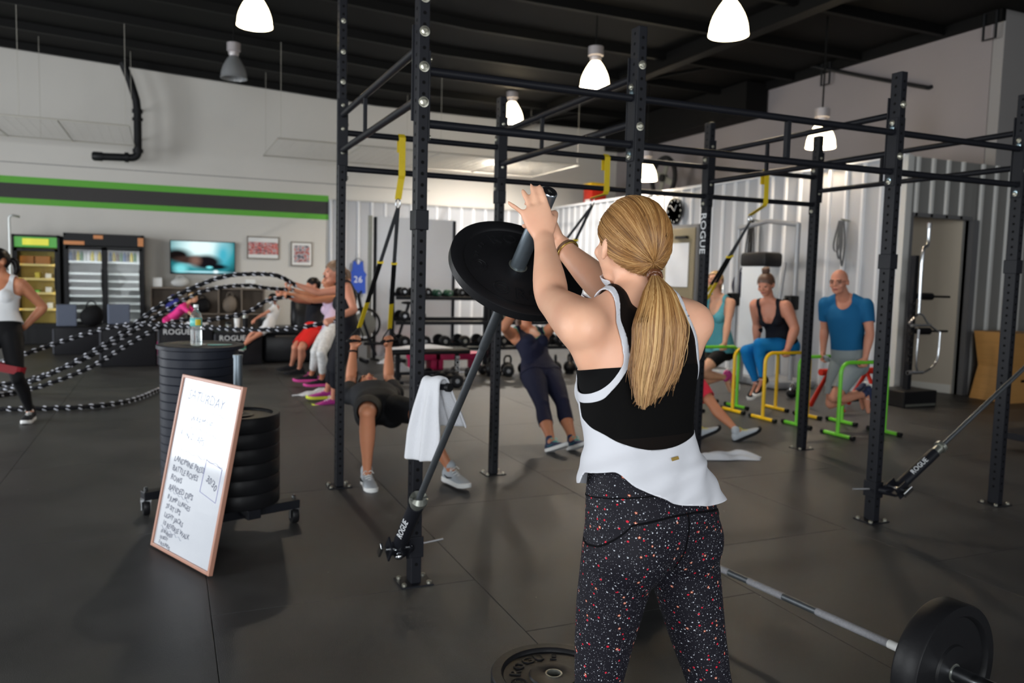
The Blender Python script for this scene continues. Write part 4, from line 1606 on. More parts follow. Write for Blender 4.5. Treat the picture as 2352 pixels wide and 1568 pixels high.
# -- children on the sofa by the back wall
p = make_person('dark-haired child in a white top sitting on the black sofa', J_child, 'f', 'skin_rosy', .008, .66, bust=0, hands={'L': dict(d=(-.6, -.3, -.5), n=(0, 0, -1)), 'R': dict(d=(-.6, -.3, -.5), n=(0, 0, -1))})
cover(p, 'top', 'c_white', f_top(p, .0, .98, .4), .008, relax=2)
cover(p, 'shorts', 'c_white', f_bottom(p, .2, .5), .010, relax=2)
cover(p, 'hair', 'hair_black', f_hair(p), .018)
shoes(p, 'c_mint', 'sole_white')
p = make_person('fair-haired child in pink leaning over the black jump boxes', J_pink, 'f', 'skin_fair', .008, .66, bust=0, hands={'L': dict(d=(.6, -.6, -.3), n=(0, 0, -1)), 'R': dict(d=(.6, -.6, -.3), n=(0, 0, -1))})
cover(p, 'top', 'c_pink', f_top(p, -.05, .98, .8), .010, relax=2)
cover(p, 'leggings', 'c_pink', f_bottom(p, .2, 1.9), .010, relax=2)
cover(p, 'hair', 'hair_gold', f_hair(p), .018)
shoes(p, 'shoe_pink', 'sole_white')


# ================================================================ the woman in the foreground
HJ = dict(hipL=(0.963, 1.536, 0.875), hipR=(1.131, 1.560, 0.875), shL=(0.876, 1.600, 1.362), shR=(1.196, 1.645, 1.368),
          elL=(0.924, 1.868, 1.414), elR=(1.114, 1.897, 1.436), wrL=(0.981, 2.045, 1.578), wrR=(1.059, 2.098, 1.570),
          kneeL=(0.930, 1.580, 0.470), kneeR=(1.222, 1.520, 0.470), ankL=(0.885, 1.500, 0.085), ankR=(1.29, 1.430, 0.085),
          toeL=(-0.22, 0.97, 0), toeR=(0.2, 0.98, 0), head=(1.033, 1.665, 1.553), face=(0.0, 0.97, 0.22), headup=(0, -0.22, 0.97),
          bend=(-0.012, 0, 0))
HS = [(-0.15, .060, .060, 0.0), (-0.05, .146, .104, -.004), (0.08, .170, .118, -.012), (0.25, .152, .104, -.004), (0.44, .126, .088, .0),
      (0.62, .140, .096, .004), (0.80, .158, .104, .004), (0.93, .158, .092, .0), (1.03, .118, .070, -.004), (1.10, .068, .056, -.006)]
E_BAR, P_BAR = V((1.018, 2.096, 1.722)), V((0.961, 3.462, 0.215))
hero = make_person('blonde woman in black and white tank pressing the barbell end', HJ, 'f', 'skin_hero', voxel=0.005, sc=1.0, smooth_it=36, bust=0.95, armk=1.22, glute=(.090, .026, .022),
                   shape=HS,
                   hands={'L': dict(d=(-0.16, 0.36, 0.92), n=(0.42, 0.84, -0.30), curls=[(4, 9, 8), (5, 10, 8), (7, 12, 8), (-4, 4, 4)], spread=0.0, splay=(0, 1, 4, 36), thumb=(0.80, 0.55, 0.35), hs=1.13),
                          'R': dict(d=(-0.22, 0.38, 0.90), n=(-0.75, 0.55, 0.2), curl=(20, 30, 22), thumb=(0.6, 0.5, 0.5), hs=1.1)})


def star_cloth():
    m = mat('star_leggings', (20, 19, 27), 0.7, spec=0.2)
    nt = m.node_tree
    b = nt.nodes['Principled BSDF']
    N = nt.nodes.new
    uv = N('ShaderNodeUVMap')
    uv.uv_map = 'cloth'
    col = None

    def math_(op, a, c=None):
        n = N('ShaderNodeMath')
        n.operation = op
        for i, q in enumerate((a, c)):
            if q is None:
                continue
            if isinstance(q, (int, float)):
                n.inputs[i].default_value = q
            else:
                nt.links.new(q, n.inputs[i])
        return n.outputs[0]
    base = N('ShaderNodeRGB')
    base.outputs[0].default_value = srgb(19, 18, 26)
    col = base.outputs[0]
    for cell, r0, r1, prob, c_in, c_out, lobe in ((0.0105, .0006, .0021, .80, (222, 224, 226), (200, 205, 215), .45), (0.0052, .0003, .0008, .5, (150, 150, 160), (150, 150, 160), 1.0),
                                            (0.028, .0022, .0030, .42, (196, 30, 52), (196, 30, 52), .75), (0.032, .0030, .0044, .34, (236, 196, 176), (216, 112, 80), .38)):
        off = N('ShaderNodeVectorMath')
        off.operation = 'ADD'
        off.inputs[1].default_value = (cell * 7.3, cell * 3.1, 0)
        nt.links.new(uv.outputs[0], off.inputs[0])
        vo = N('ShaderNodeTexVoronoi')
        vo.voronoi_dimensions = '2D'
        vo.inputs['Scale'].default_value = 1.0 / cell
        nt.links.new(off.outputs[0], vo.inputs['Vector'])
        sb = N('ShaderNodeVectorMath')
        sb.operation = 'SUBTRACT'
        nt.links.new(off.outputs[0], sb.inputs[0])
        nt.links.new(vo.outputs['Position'], sb.inputs[1])
        ln = N('ShaderNodeVectorMath')
        ln.operation = 'LENGTH'
        nt.links.new(sb.outputs[0], ln.inputs[0])
        sx = N('ShaderNodeSeparateXYZ')
        nt.links.new(sb.outputs[0], sx.inputs[0])
        sc_ = N('ShaderNodeSeparateColor')
        nt.links.new(vo.outputs['Color'], sc_.inputs[0])
        ang = math_('ADD', math_('ARCTAN2', sx.outputs[1], sx.outputs[0]), math_('MULTIPLY', sc_.outputs[2], 6.28))
        lob = math_('POWER', math_('ABSOLUTE', math_('COSINE', math_('MULTIPLY', ang, 2.5))), 2.6)
        lob = math_('ADD', math_('MULTIPLY', lob, 1 - lobe), lobe)
        rad = math_('ADD', math_('MULTIPLY', math_('POWER', sc_.outputs[1], 2.0), r1 - r0), r0)
        msk = math_('LESS_THAN', ln.outputs['Value'], math_('MULTIPLY', rad, lob))
        msk = math_('MULTIPLY', msk, math_('LESS_THAN', sc_.outputs[0], prob))
        inner = math_('LESS_THAN', ln.outputs['Value'], math_('MULTIPLY', rad, 0.36))
        mc = N('ShaderNodeMix')
        mc.data_type = 'RGBA'
        mc.inputs[6].default_value = srgb(*c_out)
        mc.inputs[7].default_value = srgb(*c_in)
        nt.links.new(inner, mc.inputs[0])
        mx = N('ShaderNodeMix')
        mx.data_type = 'RGBA'
        nt.links.new(msk, mx.inputs[0])
        nt.links.new(col, mx.inputs[6])
        nt.links.new(mc.outputs[2], mx.inputs[7])
        col = mx.outputs[2]
    nt.links.new(col, b.inputs['Base Color'])
    return m


star_cloth()
mat('hero_black', (6, 6, 7), 0.85, spec=.15)
mat('hero_sheer', (7, 6, 6), 0.85, alpha=0.74, spec=.15)
mat('hero_white', (200, 201, 207), 0.85, bump=0.06, bscale=24)
mat('hero_seam', (8, 8, 11), 0.9, spec=.1)
mat('gold_tag', (176, 146, 76), 0.3, 0.8)
mat('hair_tie', (96, 58, 36), 0.35)
mat('bracelet_brown', (96, 70, 46), 0.5)


def box_uv(o, lat, fwd):
    me = o.data
    uvl = me.uv_layers.new(name='cloth')
    n = len(me.vertices)
    co = np.empty(n * 3)
    me.vertices.foreach_get('co', co)
    co = co.reshape(-1, 3)
    li = np.empty(len(me.loops), dtype=np.int64)
    me.loops.foreach_get('vertex_index', li)
    pn = np.empty(len(me.polygons) * 3)
    me.polygons.foreach_get('normal', pn)
    pn = pn.reshape(-1, 3)
    cnt = np.empty(len(me.polygons), dtype=np.int64)
    me.polygons.foreach_get('loop_total', cnt)
    back = np.abs(pn @ fwd) * 1.05 > np.abs(pn @ lat)
    bl = np.repeat(back, cnt)
    P = co[li]
    u = np.where(bl, P @ lat, P @ fwd + 3.0)
    uvl.data.foreach_set('uv', np.stack([u, P[:, 2]], 1).ravel())


h = hero
qx, qy, qt = (h.v - h.pel) @ h.lat, (h.v - h.pel) @ h.fwd, h.tt
arms = is_(h, 'uparm', 'forearm', 'hand')
hd_ = is_(h, 'head')
legs = is_(h, 'thigh', 'shin', 'foot')
# leggings
lg = cover(h, 'leggings', 'star_leggings', f_bottom(h, .36, 1.93), .0035, .0025)
box_uv(lg, h.lath, h.fwdh)
f_lg = f_bottom(h, .36, 1.93)
yoke = np.interp(qx, (-.18, -.13, -.02, .05, .131, .173), (0.0, .10, .122, .12, .10, .0))
band(h, 'waist_seam', 'hero_seam', (qt - yoke) * h.TL, .0022, np.minimum(.04 - qy, .3 - qt), .0050)
band(h, 'back_seam', 'hero_seam', qx, .0018, np.minimum(np.minimum(-qy, (yoke - qt) * h.TL), qt + .13), .0050)
band(h, 'waistband_seam', 'hero_seam', (qt - .215) * h.TL, .0014, .4 - np.abs(qt), .0050)
# bra
nz = np.where(arms | hd_ | legs, -.05, 1.0)
cover(h, 'sports_bra', 'hero_black', np.minimum(np.minimum(qt - .475, .80 - qt) * h.TL, nz), .004, .002)
# tank top: armholes, racer straps, swung hem, sheer black back panel, white binding and white body
xs = .118 + np.clip(.82 - qt, 0, .13) * .25 - np.clip(qt - 1.0, 0, .2) * .10
k = 60.0
f_arm = np.log(np.exp(k * np.clip(xs - np.abs(qx), -.2, .2)) + np.exp(k * np.clip((.672 - qt) * h.TL, -.2, .2))) / k - .004
f_arm = np.where(arms, np.minimum(f_arm, -.01 - 0 * qx), f_arm)
neck = np.sqrt(qx ** 2 + (qy + .01) ** 2)
f_neck = np.where(qt > .9, np.maximum(neck - .072, (1.02 - qt) * h.TL), .1)
hem = np.interp(qx, (-.19, -.03, .05, .115, .131, .19), (.12, .137, .175, .26, .325, .30))
hem = np.where(qy > .02, np.interp(qx, (-.19, .19), (.12, .28)), hem)
f_hem = (qt - hem) * h.TL
f_tank = np.minimum(np.minimum(f_arm, f_neck), np.minimum(f_hem, np.where(legs & (qt < .0), -.05, 1)))
f_tank = np.where(hd_ & (qt > 1.2), -.05, f_tank)
low = np.clip((.52 - qt) / .36, 0, 1)
tw = np.interp(qx, (-.16, -.12, -.08, -.04, 0, .035, .072, .10, .123, .14, .155), (.54, .50, .465, .437, .420, .413, .416, .435, .468, .52, .58)) + np.clip(qy, 0, .07) * 1.6
tw = lap(tw, h.ed, 10)
back = np.where(qy < .045, 1.0, -1.0)
f_panel = np.minimum((qt - tw) * h.TL, .036 - qy)
off = .0075 + .016 * low + .012 * np.clip((qx - .08) / .08, 0, 1) * np.clip((.75 - qt) / .2, 0, 1)
# folds in the loose white part
ang = np.arctan2(qx, -qy)
off = off + low * .006 * np.sin(ang * 7 + qt * 18) + low * .0035 * np.sin(qt * 60 + ang * 5) + low * .010 * np.exp(-((qt - .30 + qx * .25) / .022) ** 2) * np.clip((.06 - qx) / .06, 0, 1)
BW = .0135
for sg in (1, -1):
    cover(h, 'binding', 'hero_white', np.minimum(np.minimum(f_tank, BW - f_arm), qx * sg), off + .0016, .003, smooth=5)
cover(h, 'back_panel', 'hero_sheer', np.minimum(np.minimum(f_tank, f_arm - BW), f_panel), off, .0012, smooth=5)
cover(h, 'tank_top', 'hero_white', np.minimum(np.minimum(f_tank, f_arm - BW), -f_panel), off + .001, .0025, smooth=5)


# ---- hair
def hair_material(name, dark, mid, light):
    m = mat(name, mid, 0.42, spec=0.45)
    nt = m.node_tree
    b = nt.nodes['Principled BSDF']
    at = nt.nodes.new('ShaderNodeAttribute')
    at.attribute_name = 'tone'
    cr = nt.nodes.new('ShaderNodeValToRGB')
    cr.color_ramp.elements[0].position = 0.0
    cr.color_ramp.elements[0].color = srgb(*dark)
    cr.color_ramp.elements[1].position = 1.0
    cr.color_ramp.elements[1].color = srgb(*light)
    e = cr.color_ramp.elements.new(0.5)
    e.color = srgb(*mid)
    nt.links.new(at.outputs['Fac'], cr.inputs[0])
    nt.links.new(cr.outputs[0], b.inputs['Base Color'])
    return m


hair_material('hair_blonde', (80, 50, 26), (154, 110, 62), (210, 172, 116))


def strands(name, curves, radii, tones, material, parent, loc, sides=4, base=None):
    """curves (n,k,3); radii (n,k) or scalar; tones (n,) -> one mesh of thin tubes"""
    C = np.asarray(curves)
    n, k, _ = C.shape
    T = np.gradient(C, axis=1)
    T /= np.maximum(np.linalg.norm(T, axis=2, keepdims=True), 1e-9)
    ref = np.array((0.31, 0.2, 0.93))
    A = np.cross(T, ref)
    A /= np.maximum(np.linalg.norm(A, axis=2, keepdims=True), 1e-9)
    B = np.cross(T, A)
    R = np.broadcast_to(radii, (n, k)) if np.ndim(radii) < 2 else radii
    w = 2 * np.pi * np.arange(sides) / sides
    P = C[:, :, None, :] + R[:, :, None, None] * (A[:, :, None, :] * np.cos(w)[None, None, :, None] + B[:, :, None, :] * np.sin(w)[None, None, :, None])
    P = P.reshape(-1, 3) - np.array(loc)
    idx = np.arange(n * k * sides).reshape(n, k, sides)
    a, b_ = idx[:, :-1, :], idx[:, 1:, :]
    q = np.stack([a, np.roll(a, -1, 2), np.roll(b_, -1, 2), b_], -1).reshape(-1, 4)
    tone = np.repeat(tones, k * sides)
    faces = q.tolist()
    if base is not None:
        bv, bf, bt = base
        o0 = len(P)
        P = np.concatenate([P, bv - np.array(loc)])
        faces += (bf + o0).tolist()
        tone = np.concatenate([tone, bt])
    me = bpy.data.meshes.new(name)
    me.from_pydata(P.tolist(), [], faces)
    at = me.attributes.new('tone', 'FLOAT', 'POINT')
    at.data.foreach_set('value', tone.astype(np.float32))
    me.materials.append(MATS[material])
    me.polygons.foreach_set('use_smooth', [True] * len(me.polygons))
    o = bpy.data.objects.new(name, me)
    COL.objects.link(o)
    o.parent = parent
    return o


def slerp_strands(hc, M, rad, Td, starts, k=14, jitter=.0018):
    """great-circle strands on an ellipsoid from start directions to direction Td (head coords)"""
    n = len(starts)
    s = starts / np.linalg.norm(starts, axis=1, keepdims=True)
    t = Td / np.linalg.norm(Td)
    om = np.arccos(np.clip(s @ t, -1, 1))[:, None]
    u = np.linspace(0, 1, k)[None, :]
    so = np.maximum(np.sin(om), 1e-4)
    d = (np.sin((1 - u) * om) / so)[:, :, None] * s[:, None, :] + (np.sin(u * om) / so)[:, :, None] * t[None, None, :]
    lift = 1 + RNG.normal(0, .010, n)[:, None] + .03 * np.sin(u * PI) * 0 + RNG.normal(0, .006, (n, 1)) * np.sin(u * 9)
    pinch = 1 - .07 * np.clip((u - .86) / .14, 0, 1) ** 2
    P = d * np.array(rad)[None, None, :] * (lift * pinch)[:, :, None]
    return np.array(hc) + P @ np.array(M).T


Mn = np.array(h.Mh)
tie = np.array((1.028, 1.551, 1.485))
td = (tie - h.hc) @ Mn
hr = np.array((.081, .110, .105))
hc2 = h.hc + Mn @ np.array((0, -.006, .018))
n = 13000
phi = RNG.uniform(0, 2 * PI, n)
cz = RNG.uniform(-1, 1, n)
st = np.stack([np.sqrt(1 - cz ** 2) * np.cos(phi), np.sqrt(1 - cz ** 2) * np.sin(phi), cz], 1)
kk = (st[:, 1] + 1) / 2
line = -.80 + 1.22 * kk ** 1.15
keep = (st[:, 2] > line)
edge = (st[:, 2] - line < .35)
st = st[keep & (edge | (RNG.uniform(0, 1, n) < .55))]
az = np.arctan2(st[:, 0], st[:, 2])
tone = np.clip(.47 + .13 * np.sin(az * 11 + st[:, 1] * 3) + .12 * np.sin(az * 29 + 1.3) + .10 * np.sin(az * 67 + st[:, 1] * 9) + .12 * st[:, 0] * 0 + RNG.normal(0, .09, len(st)), 0, 1)
cv = slerp_strands(hc2, Mn, hr, td, st)
# shell under the strands
ev = MB().ellip((0, 0, 0), tuple(hr * .985), None, 40, 28)
sv = np.array([tuple(q) for q in ev.v])
sf = []
for f in ev.f:
    sf += [(f[0], f[i], f[i + 1]) for i in range(1, len(f) - 1)]
sn = sv / hr
fl_ = sn[:, 2] - (-.78 + 1.22 * ((sn[:, 1] + 1) / 2) ** 1.15)
sv2, sf2, _ = clip(sv, np.array(sf), fl_)
shell = hc2 + sv2 @ Mn.T
st_tone = np.clip(.42 + .2 * np.sin(np.arctan2(sv2[:, 0], sv2[:, 2]) * 23), 0, 1)
np_s = np.stack
tri4 = np.concatenate([sf2, sf2[:, 2:3]], 1)
strands('hair', cv, .00072, tone, 'hair_blonde', h.root, h.loc)
hs = np_obj('hair_underlayer', shell, sf2, 'hair_blonde', h.root, loc=h.loc)
at = hs.data.attributes.new('tone', 'FLOAT', 'POINT')
at.data.foreach_set('value', st_tone.astype(np.float32))
# ponytail
path = np.array([tuple(tie), (1.002, 1.493, 1.450), (0.987, 1.462, 1.392), (0.980, 1.453, 1.326), (0.966, 1.448, 1.260), (0.949, 1.444, 1.194)])
pc = np.array([tuple(q) for q in bez([V(q) for q in path], 20)])
K = len(pc)
us = np.linspace(0, 1, K)
nP = 5200
wid = np.interp(us, (0, .06, .2, .45, .75, 1.0), (.009, .015, .034, .058, .054, .024))
dep = np.interp(us, (0, .06, .3, .7, 1.0), (.010, .014, .026, .024, .012))
a_ = RNG.uniform(0, 2 * PI, nP)
r_ = np.sqrt(RNG.uniform(0, 1, nP))
lx, ly = np.cos(a_) * r_, np.sin(a_) * r_
camr, camf = np.array(_r2), np.array(_f)
end = np.clip(RNG.normal(.90, .09, nP), .5, 1.0) - .10 * np.abs(lx + .25)
uu = np.linspace(0, 1, 16)
PT = np.zeros((nP, 16, 3))
wob = RNG.normal(0, 1, (nP, 3))
for i in range(16):
    uq = np.clip(uu[i] * end, 0, 1)
    c = np.stack([np.interp(uq, us, pc[:, j]) for j in range(3)], 1)
    w_ = np.interp(uq, us, wid)
    d_ = np.interp(uq, us, dep)
    cl = .15 * np.sin(lx * 13) * uq
    PT[:, i] = c + camr * ((lx + cl) * w_)[:, None] - camf * (ly * d_)[:, None]
    PT[:, i] += camr[None, :] * (wob[:, :1] * (.0035 + .012 * (np.abs(wob[:, 2:3]) > 2.0)) * np.sin(uq[:, None] * 6 + wob[:, 1:2] * 3) * uq[:, None])
rr = np.linspace(1, 1, 16)
rr[-3:] = (.8, .6, .3)
tone = np.clip(.47 + .17 * np.sin(lx * 15 + ly * 4) + .12 * np.sin(lx * 41 + 2) + .16 * ly + RNG.normal(0, .12, nP), 0, 1)
strands('ponytail', PT, np.broadcast_to(.00085 * rr, (nP, 16)), tone, 'hair_blonde', h.root, h.loc)
tb = MB()
tl = V(tie) - V(h.loc)
ax = (V(path[1]) - V(path[0])).normalized()
p1 = perp((1, 0, 0.2), ax)
p2 = ax.cross(p1)
for j in range(3):
    tb.tube([tl + ax * (.004 * j + .002 * math.sin(9 * a)) + p1 * (math.cos(a) * .0155) + p2 * (math.sin(a) * .0145) for a in np.linspace(0, 2 * PI, 25)[:-1]], .0032, 6, closed=True)
tb.ellip(tl, (.0135, .0135, .0135), None, 12, 8)
tb.build('hair_tie', 'hair_tie', h.root, 180)['kind'] = 'stuff'

# ---- bracelets, tag, shoes
ti = int(np.argmin(np.abs(qx - .012) + np.abs(qt - .365) * .5 + np.where(qy < 0, 0, 1)))
tp, tn = V(h.v[ti] + h.n[ti] * (off[ti] + .004)) - V(h.loc), V(h.n[ti])
tx_ = perp(-h.lat + h.up * .12, tn)
MB().box(tp, (.021, .0075, .0016), Matrix((tx_, tn.cross(tx_), tn)).transposed(), bev=.0004).build('metal_tag', 'gold_tag', h.root)
wr, el = V(HJ['wrR']), V(HJ['elR'])
axb = (wr - el).normalized()
b1 = perp((0, 0, 1), axb)
b2 = axb.cross(b1)
for j, (s_, r_, mt_) in enumerate(((.030, .0335, 'bracelet_brown'), (.040, .0345, 'gold_tag'))):
    c = wr - axb * s_ - V(h.loc)
    MB().tube([c + b1 * (math.cos(a) * r_) + b2 * (math.sin(a) * r_) for a in np.linspace(0, 2 * PI, 29)[:-1]], .0028, 6, closed=True).build('bracelet', mt_, h.root, 180)
mat('shoe_grey', (150, 152, 156), 0.7)
for sd in 'LR':
    shoe(h.root, V(HJ['ank' + sd]) - V(h.loc), HJ['toe' + sd], (0, 0, 1), 'shoe_grey', 'sole_white')


# ================================================================ equipment
def part(mb, name, m, parent, smooth=None, label=None):
    """world-space geometry stored relative to its thing"""
    L = V(parent.location)
    P = parent
    while P.parent is not None:
        P = P.parent
        L = V(P.location)
    mb.v = [tuple(V(q) - L) for q in mb.v]
    o = mb.build(name, m, parent, smooth)
    if label:
        o['label'] = label
    return o


mat('rubber_black', (24, 24, 26), 0.42, bump=0.05, bscale=60)
mat('rubber_blue', (34, 37, 46), 0.5, bump=0.05, bscale=60)
mat('zinc', (150, 152, 144), 0.35, 0.8, var=.15, vscale=30)
mat('bar_dark', (96, 100, 104), 0.42, 0.75, var=.2, vscale=30)
mat('sleeve_steel', (118, 128, 136), 0.42, 0.75, var=.12, vscale=30)
mat('chrome', (205, 208, 212), 0.16, 1.0)
mat('worn_chrome', (170, 170, 172), 0.38, 0.8, var=.25, vscale=60)
mat('knurl', (140, 140, 144), 0.6, 0.4, var=.3, vscale=140, bump=.4, bscale=500)
mat('tape_white', (215, 215, 212), 0.6)
mat('plastic_black', (24, 24, 26), 0.45)


# ---- bumper plates
def plate_profile(R, T, hub=0.026):
    """half section of a bumper plate, centred on its mid plane"""
    h = T / 2
    return [(hub, -h * .8), (hub, h * .8), (hub + .004, h * .86), (R * .38, h * .80), (R * .40, h * .62), (R * .80, h * .62), (R * .82, h * .9), (R * .84, h), (R * .982, h), (R, h * .84),
            (R, -h * .84), (R * .982, -h), (R * .84, -h), (R * .82, -h * .9), (R * .80, -h * .62), (R * .40, -h * .62), (R * .38, -h * .80), (hub + .004, -h * .86)]


def bumper(name, label, c, ax, R=.225, T=.055, m='rubber_black', words=None, group=None, xref=(1, 0, 0), n=48, rel=.62):
    c, ax = V(c), V(ax).normalized()
    t = thing(name, label, 'weight plate', c, group=group)
    part(MB().lathe(plate_profile(R, T), c, ax, n, close=True), 'disc', m, t, 35)
    hb = MB()
    for s in (1, -1):
        hb.lathe([(.0255, s * T * .43), (.0305, s * T * .43), (.0305, s * T * .455), (.0255, s * T * .455)], c, ax, 24, close=True)
    hb.lathe([(.0252, -T * .43), (.0262, -T * .43), (.0262, T * .43), (.0252, T * .43)], c, ax, 24, close=True)
    part(hb, 'hub_ring', 'zinc', t, 35)
    if words:
        x = perp(xref, ax)
        y = ax.cross(x)
        for wd, a0, size, rr, flip in words:
            b = MB()
            chars = len(wd)
            st = size * .86 / (R * rr)
            for k, ch in enumerate(wd):
                if ch == ' ':
                    continue
                a = a0 - (k - (chars - 1) / 2) * st * flip
                vs, fs = text_geo(ch, size, .0036)
                rd = x * math.cos(a) + y * math.sin(a)
                tn = x * math.sin(a) - y * math.cos(a)
                o = c + ax * (T / 2 * .62 + .0006) + rd * R * rr
                rd, tn = rd * flip, tn * flip
                b.add([o + tn * q.x + rd * q.y + ax * q.z for q in vs], fs)
            lo = part(b, 'raised_lettering', m, t)
            lo['kind'] = 'stuff'
        for a0 in (3.15, 4.0, 6.2):
            rd = x * math.cos(a0) + y * math.sin(a0)
            tn = x * math.sin(a0) - y * math.cos(a0)
            o = c + ax * (T / 2 * .62) + rd * R * .60
            e = MB().tube([o + tn * (math.cos(a) * .026) + rd * (math.sin(a) * .026) for a in np.linspace(0, 2 * PI, 21)[:-1]], .0028, 4, closed=True)
            e.tube([o + tn * (math.cos(a) * .018) + rd * (math.sin(a) * .012) for a in np.linspace(0, 2 * PI, 17)[:-1]], .0022, 4, closed=True)
            eo = part(e, 'raised_emblem', m, t)
            eo['kind'] = 'stuff'
    return t


# ---- the landmine the blonde woman presses
BD = (E_BAR - P_BAR)
BL_ = BD.length
BD = BD.normalized()
BP = lambda s: P_BAR + BD * s


def landmine(name, label, piv, d, post, side):
    piv, d = V(piv), V(d)
    t = thing(name, label, 'bar holder', (piv.x, piv.y, 0))
    part(MB().tube([piv + d * .03, piv + d * .06, piv + d * .36], [.030, .034, .034], 20), 'tube', 'steel_black', t, 40)
    u = V((0, 0, 1)).cross(d).normalized()
    w = d.cross(u)
    R3 = Matrix((u, d, w)).transposed()
    part(MB().box(piv, (.085, .11, .012), R3).box(piv + u * .045, (.008, .09, .075), R3).box(piv - u * .045, (.008, .09, .075), R3), 'yoke', 'steel_black', t)['kind'] = 'stuff'
    part(MB().cyl(piv - u * .062, piv + u * .062, .012, n=12), 'pivot_pin', 'chrome', t, 40)
    part(MB().box(piv - u * .085, (.012, .075, .03), R3, bev=.002), 'pin_handle', 'chrome', t)
    part(MB().ellip(piv + w * -.03 - d * .02, (.022, .022, .018), None, 12, 8), 'pivot_nut', 'chrome', t, 60)
    pc = V((post[0], post[1], piv.z - .03))
    mid = (piv + pc) / 2
    part(MB().box(pc + V((0, 0, 0)), (PW + .016, PD + .016, .10), bev=.003), 'post_clamp', 'steel_black', t)
    part(MB().tube([pc, V((piv.x, piv.y, pc.z))], .026, 12), 'swivel', 'steel_black', t, 40)
    part(MB().cyl(pc + V((side * .03, .0, 0)), pc + V((side * .15, .02, .004)), .006, n=8), 'locking_pin', 'worn_chrome', t, 40)
    vs, fs = text_geo('ROGUE', .042, .0006)
    cam_side = perp(V((-1.5, 0, 1.476)) - piv, d)
    M = frame(d, d.cross(cam_side) * -1, piv + d * .20 + cam_side * .0345)
    M = Matrix((d, cam_side.cross(d), cam_side)).transposed().to_4x4()
    M.translation = piv + d * .20 + cam_side * .0348
    part(MB().add([M @ q for q in vs], fs), 'lettering', 'letter_white', t)['kind'] = 'stuff'
    return t


def barbell_on(name, label, piv, d, L, s_col, s_in, grip=True):
    piv, d = V(piv), V(d)
    t = thing(name, label, 'barbell', (piv.x, piv.y, 0))
    q = lambda s: piv + d * s
    part(MB().tube([q(s_col), q(s_in)], .0142, 16), 'shaft', 'bar_dark', t, 40)
    part(MB().tube([q(s_col - .06), q(s_col - .01), q(s_col - .01), q(s_col + .012), q(s_col + .012)], [.028, .028, .040, .040, .030], 24), 'collar', 'zinc', t, 35)
    part(MB().tube([q(s_in - .01), q(s_in - .01), q(s_in + .012), q(s_in + .012), q(L - .002), q(L)], [.030, .039, .039, .025, .025, .0235], 28), 'sleeve', 'sleeve_steel', t, 35)
    part(MB().tube([q(s_in - .34), q(s_in - .33), q(s_in - .012)], [.0145, .0168, .0168], 16), 'grip', 'bar_dark', t, 40)
    part(MB().tube([q(L - .004), q(L + .0006)], .0205, 24), 'end_cap', 'plastic_black', t, 40)
    part(MB().tube([q(L) + perp((1, 0, 0), d) * (math.cos(a) * .0222) + d.cross(perp((1, 0, 0), d)) * (math.sin(a) * .0222) for a in np.linspace(0, 2 * PI, 29)[:-1]], .0012, 5, closed=True), 'end_ring', 'chrome', t, 60)
    return t


landmine('landmine_holder', 'black pivoting bar holder clamped low on the left front upright', P_BAR, BD, (X0, Y0), 1)
bb = barbell_on('barbell', 'dark steel barbell slanting up from the left upright to the raised hands', P_BAR, BD, BL_, .40, BL_ - .335)
vs, fs = text_geo('R', .018, .0006)
M = Matrix((perp((1, 0, 0), BD), BD.cross(perp((1, 0, 0), BD)), BD)).transposed().to_4x4()
M.translation = BP(BL_ + .001)
part(MB().add([M @ q for q in vs], fs), 'cap_lettering', 'zinc', bb)
bumper('bumper_plate', 'large black bumper plate on the raised barbell by the hands', BP(BL_ - .303), BD, .219, .032, words=(('ROGUE', 1.05, .066, .60, 1), ('ROGUE', 5.35, .066, .60, -1), ('25 LB', 2.55, .020, .62, 1)), xref=(1, 0, 0), n=72)

# ---- second landmine on the right front upright, its bar running out of the frame
P2 = V((4.10, 3.44, .235))
D2 = (V((5.25, 3.40, 1.03)) - P2).normalized()
landmine('landmine_holder', 'black pivoting bar holder clamped low on the right front upright', P2, D2, (RX[2], Y0), -1)
barbell_on('barbell', 'dark barbell slanting up to the right edge from the right upright', P2, D2, 2.1, .42, 1.75)

# ---- barbell and plates on the floor
FA, FB = V((2.206, 2.693, .225)), V((2.333, 1.727, .225))
fd_ = (FB - FA).normalized()
fp = lambda s: FB + fd_ * s
t = thing('barbell', 'chrome barbell lying on the floor behind the blonde woman', 'barbell', (FB.x, FB.y, 0))
part(MB().tube([fp(-1.40), fp(-.06)], .0138, 16), 'shaft', 'bar_dark', t, 40)
for a, b in ((-1.15, -.95), (-.84, -.66), (-.5, -.2)):
    part(MB().tube([fp(a), fp(b)], .0150, 16), 'knurled_grip', 'knurl', t, 40)
part(MB().tube([fp(-.2), fp(-.17), fp(-.165), fp(-.11)], .0156, 16), 'tape', 'tape_white', t, 40)
for a, b in ((-.075, .36), (-1.385, -1.82)):
    s = 1 if b > a else -1
    part(MB().tube([fp(a - s * .012), fp(a - s * .012), fp(a + s * .012), fp(a + s * .012), fp(b)], [.02, .038, .038, .025, .025], 24), 'sleeve', 'chrome', t, 35)
bumper('bumper_plate', 'black bumper plate standing at the lower right on the floor barbell', fp(-.005), fd_, .225, .085, n=64)
bumper('bumper_plate', 'black bumper plate on the far end of the floor barbell behind the legs', fp(-1.45), fd_, .225, .085)
pl = bumper('bumper_plate', 'black bumper plate lying flat on the floor by the starry leggings', (1.251, 2.427, 0.070), (0, 0, 1), .225, .07, words=(('ROGUE', 1.9, .06, .60, 1), ('ROGUE', 5.0, .06, .60, -1)))
pl.location.z = .0355

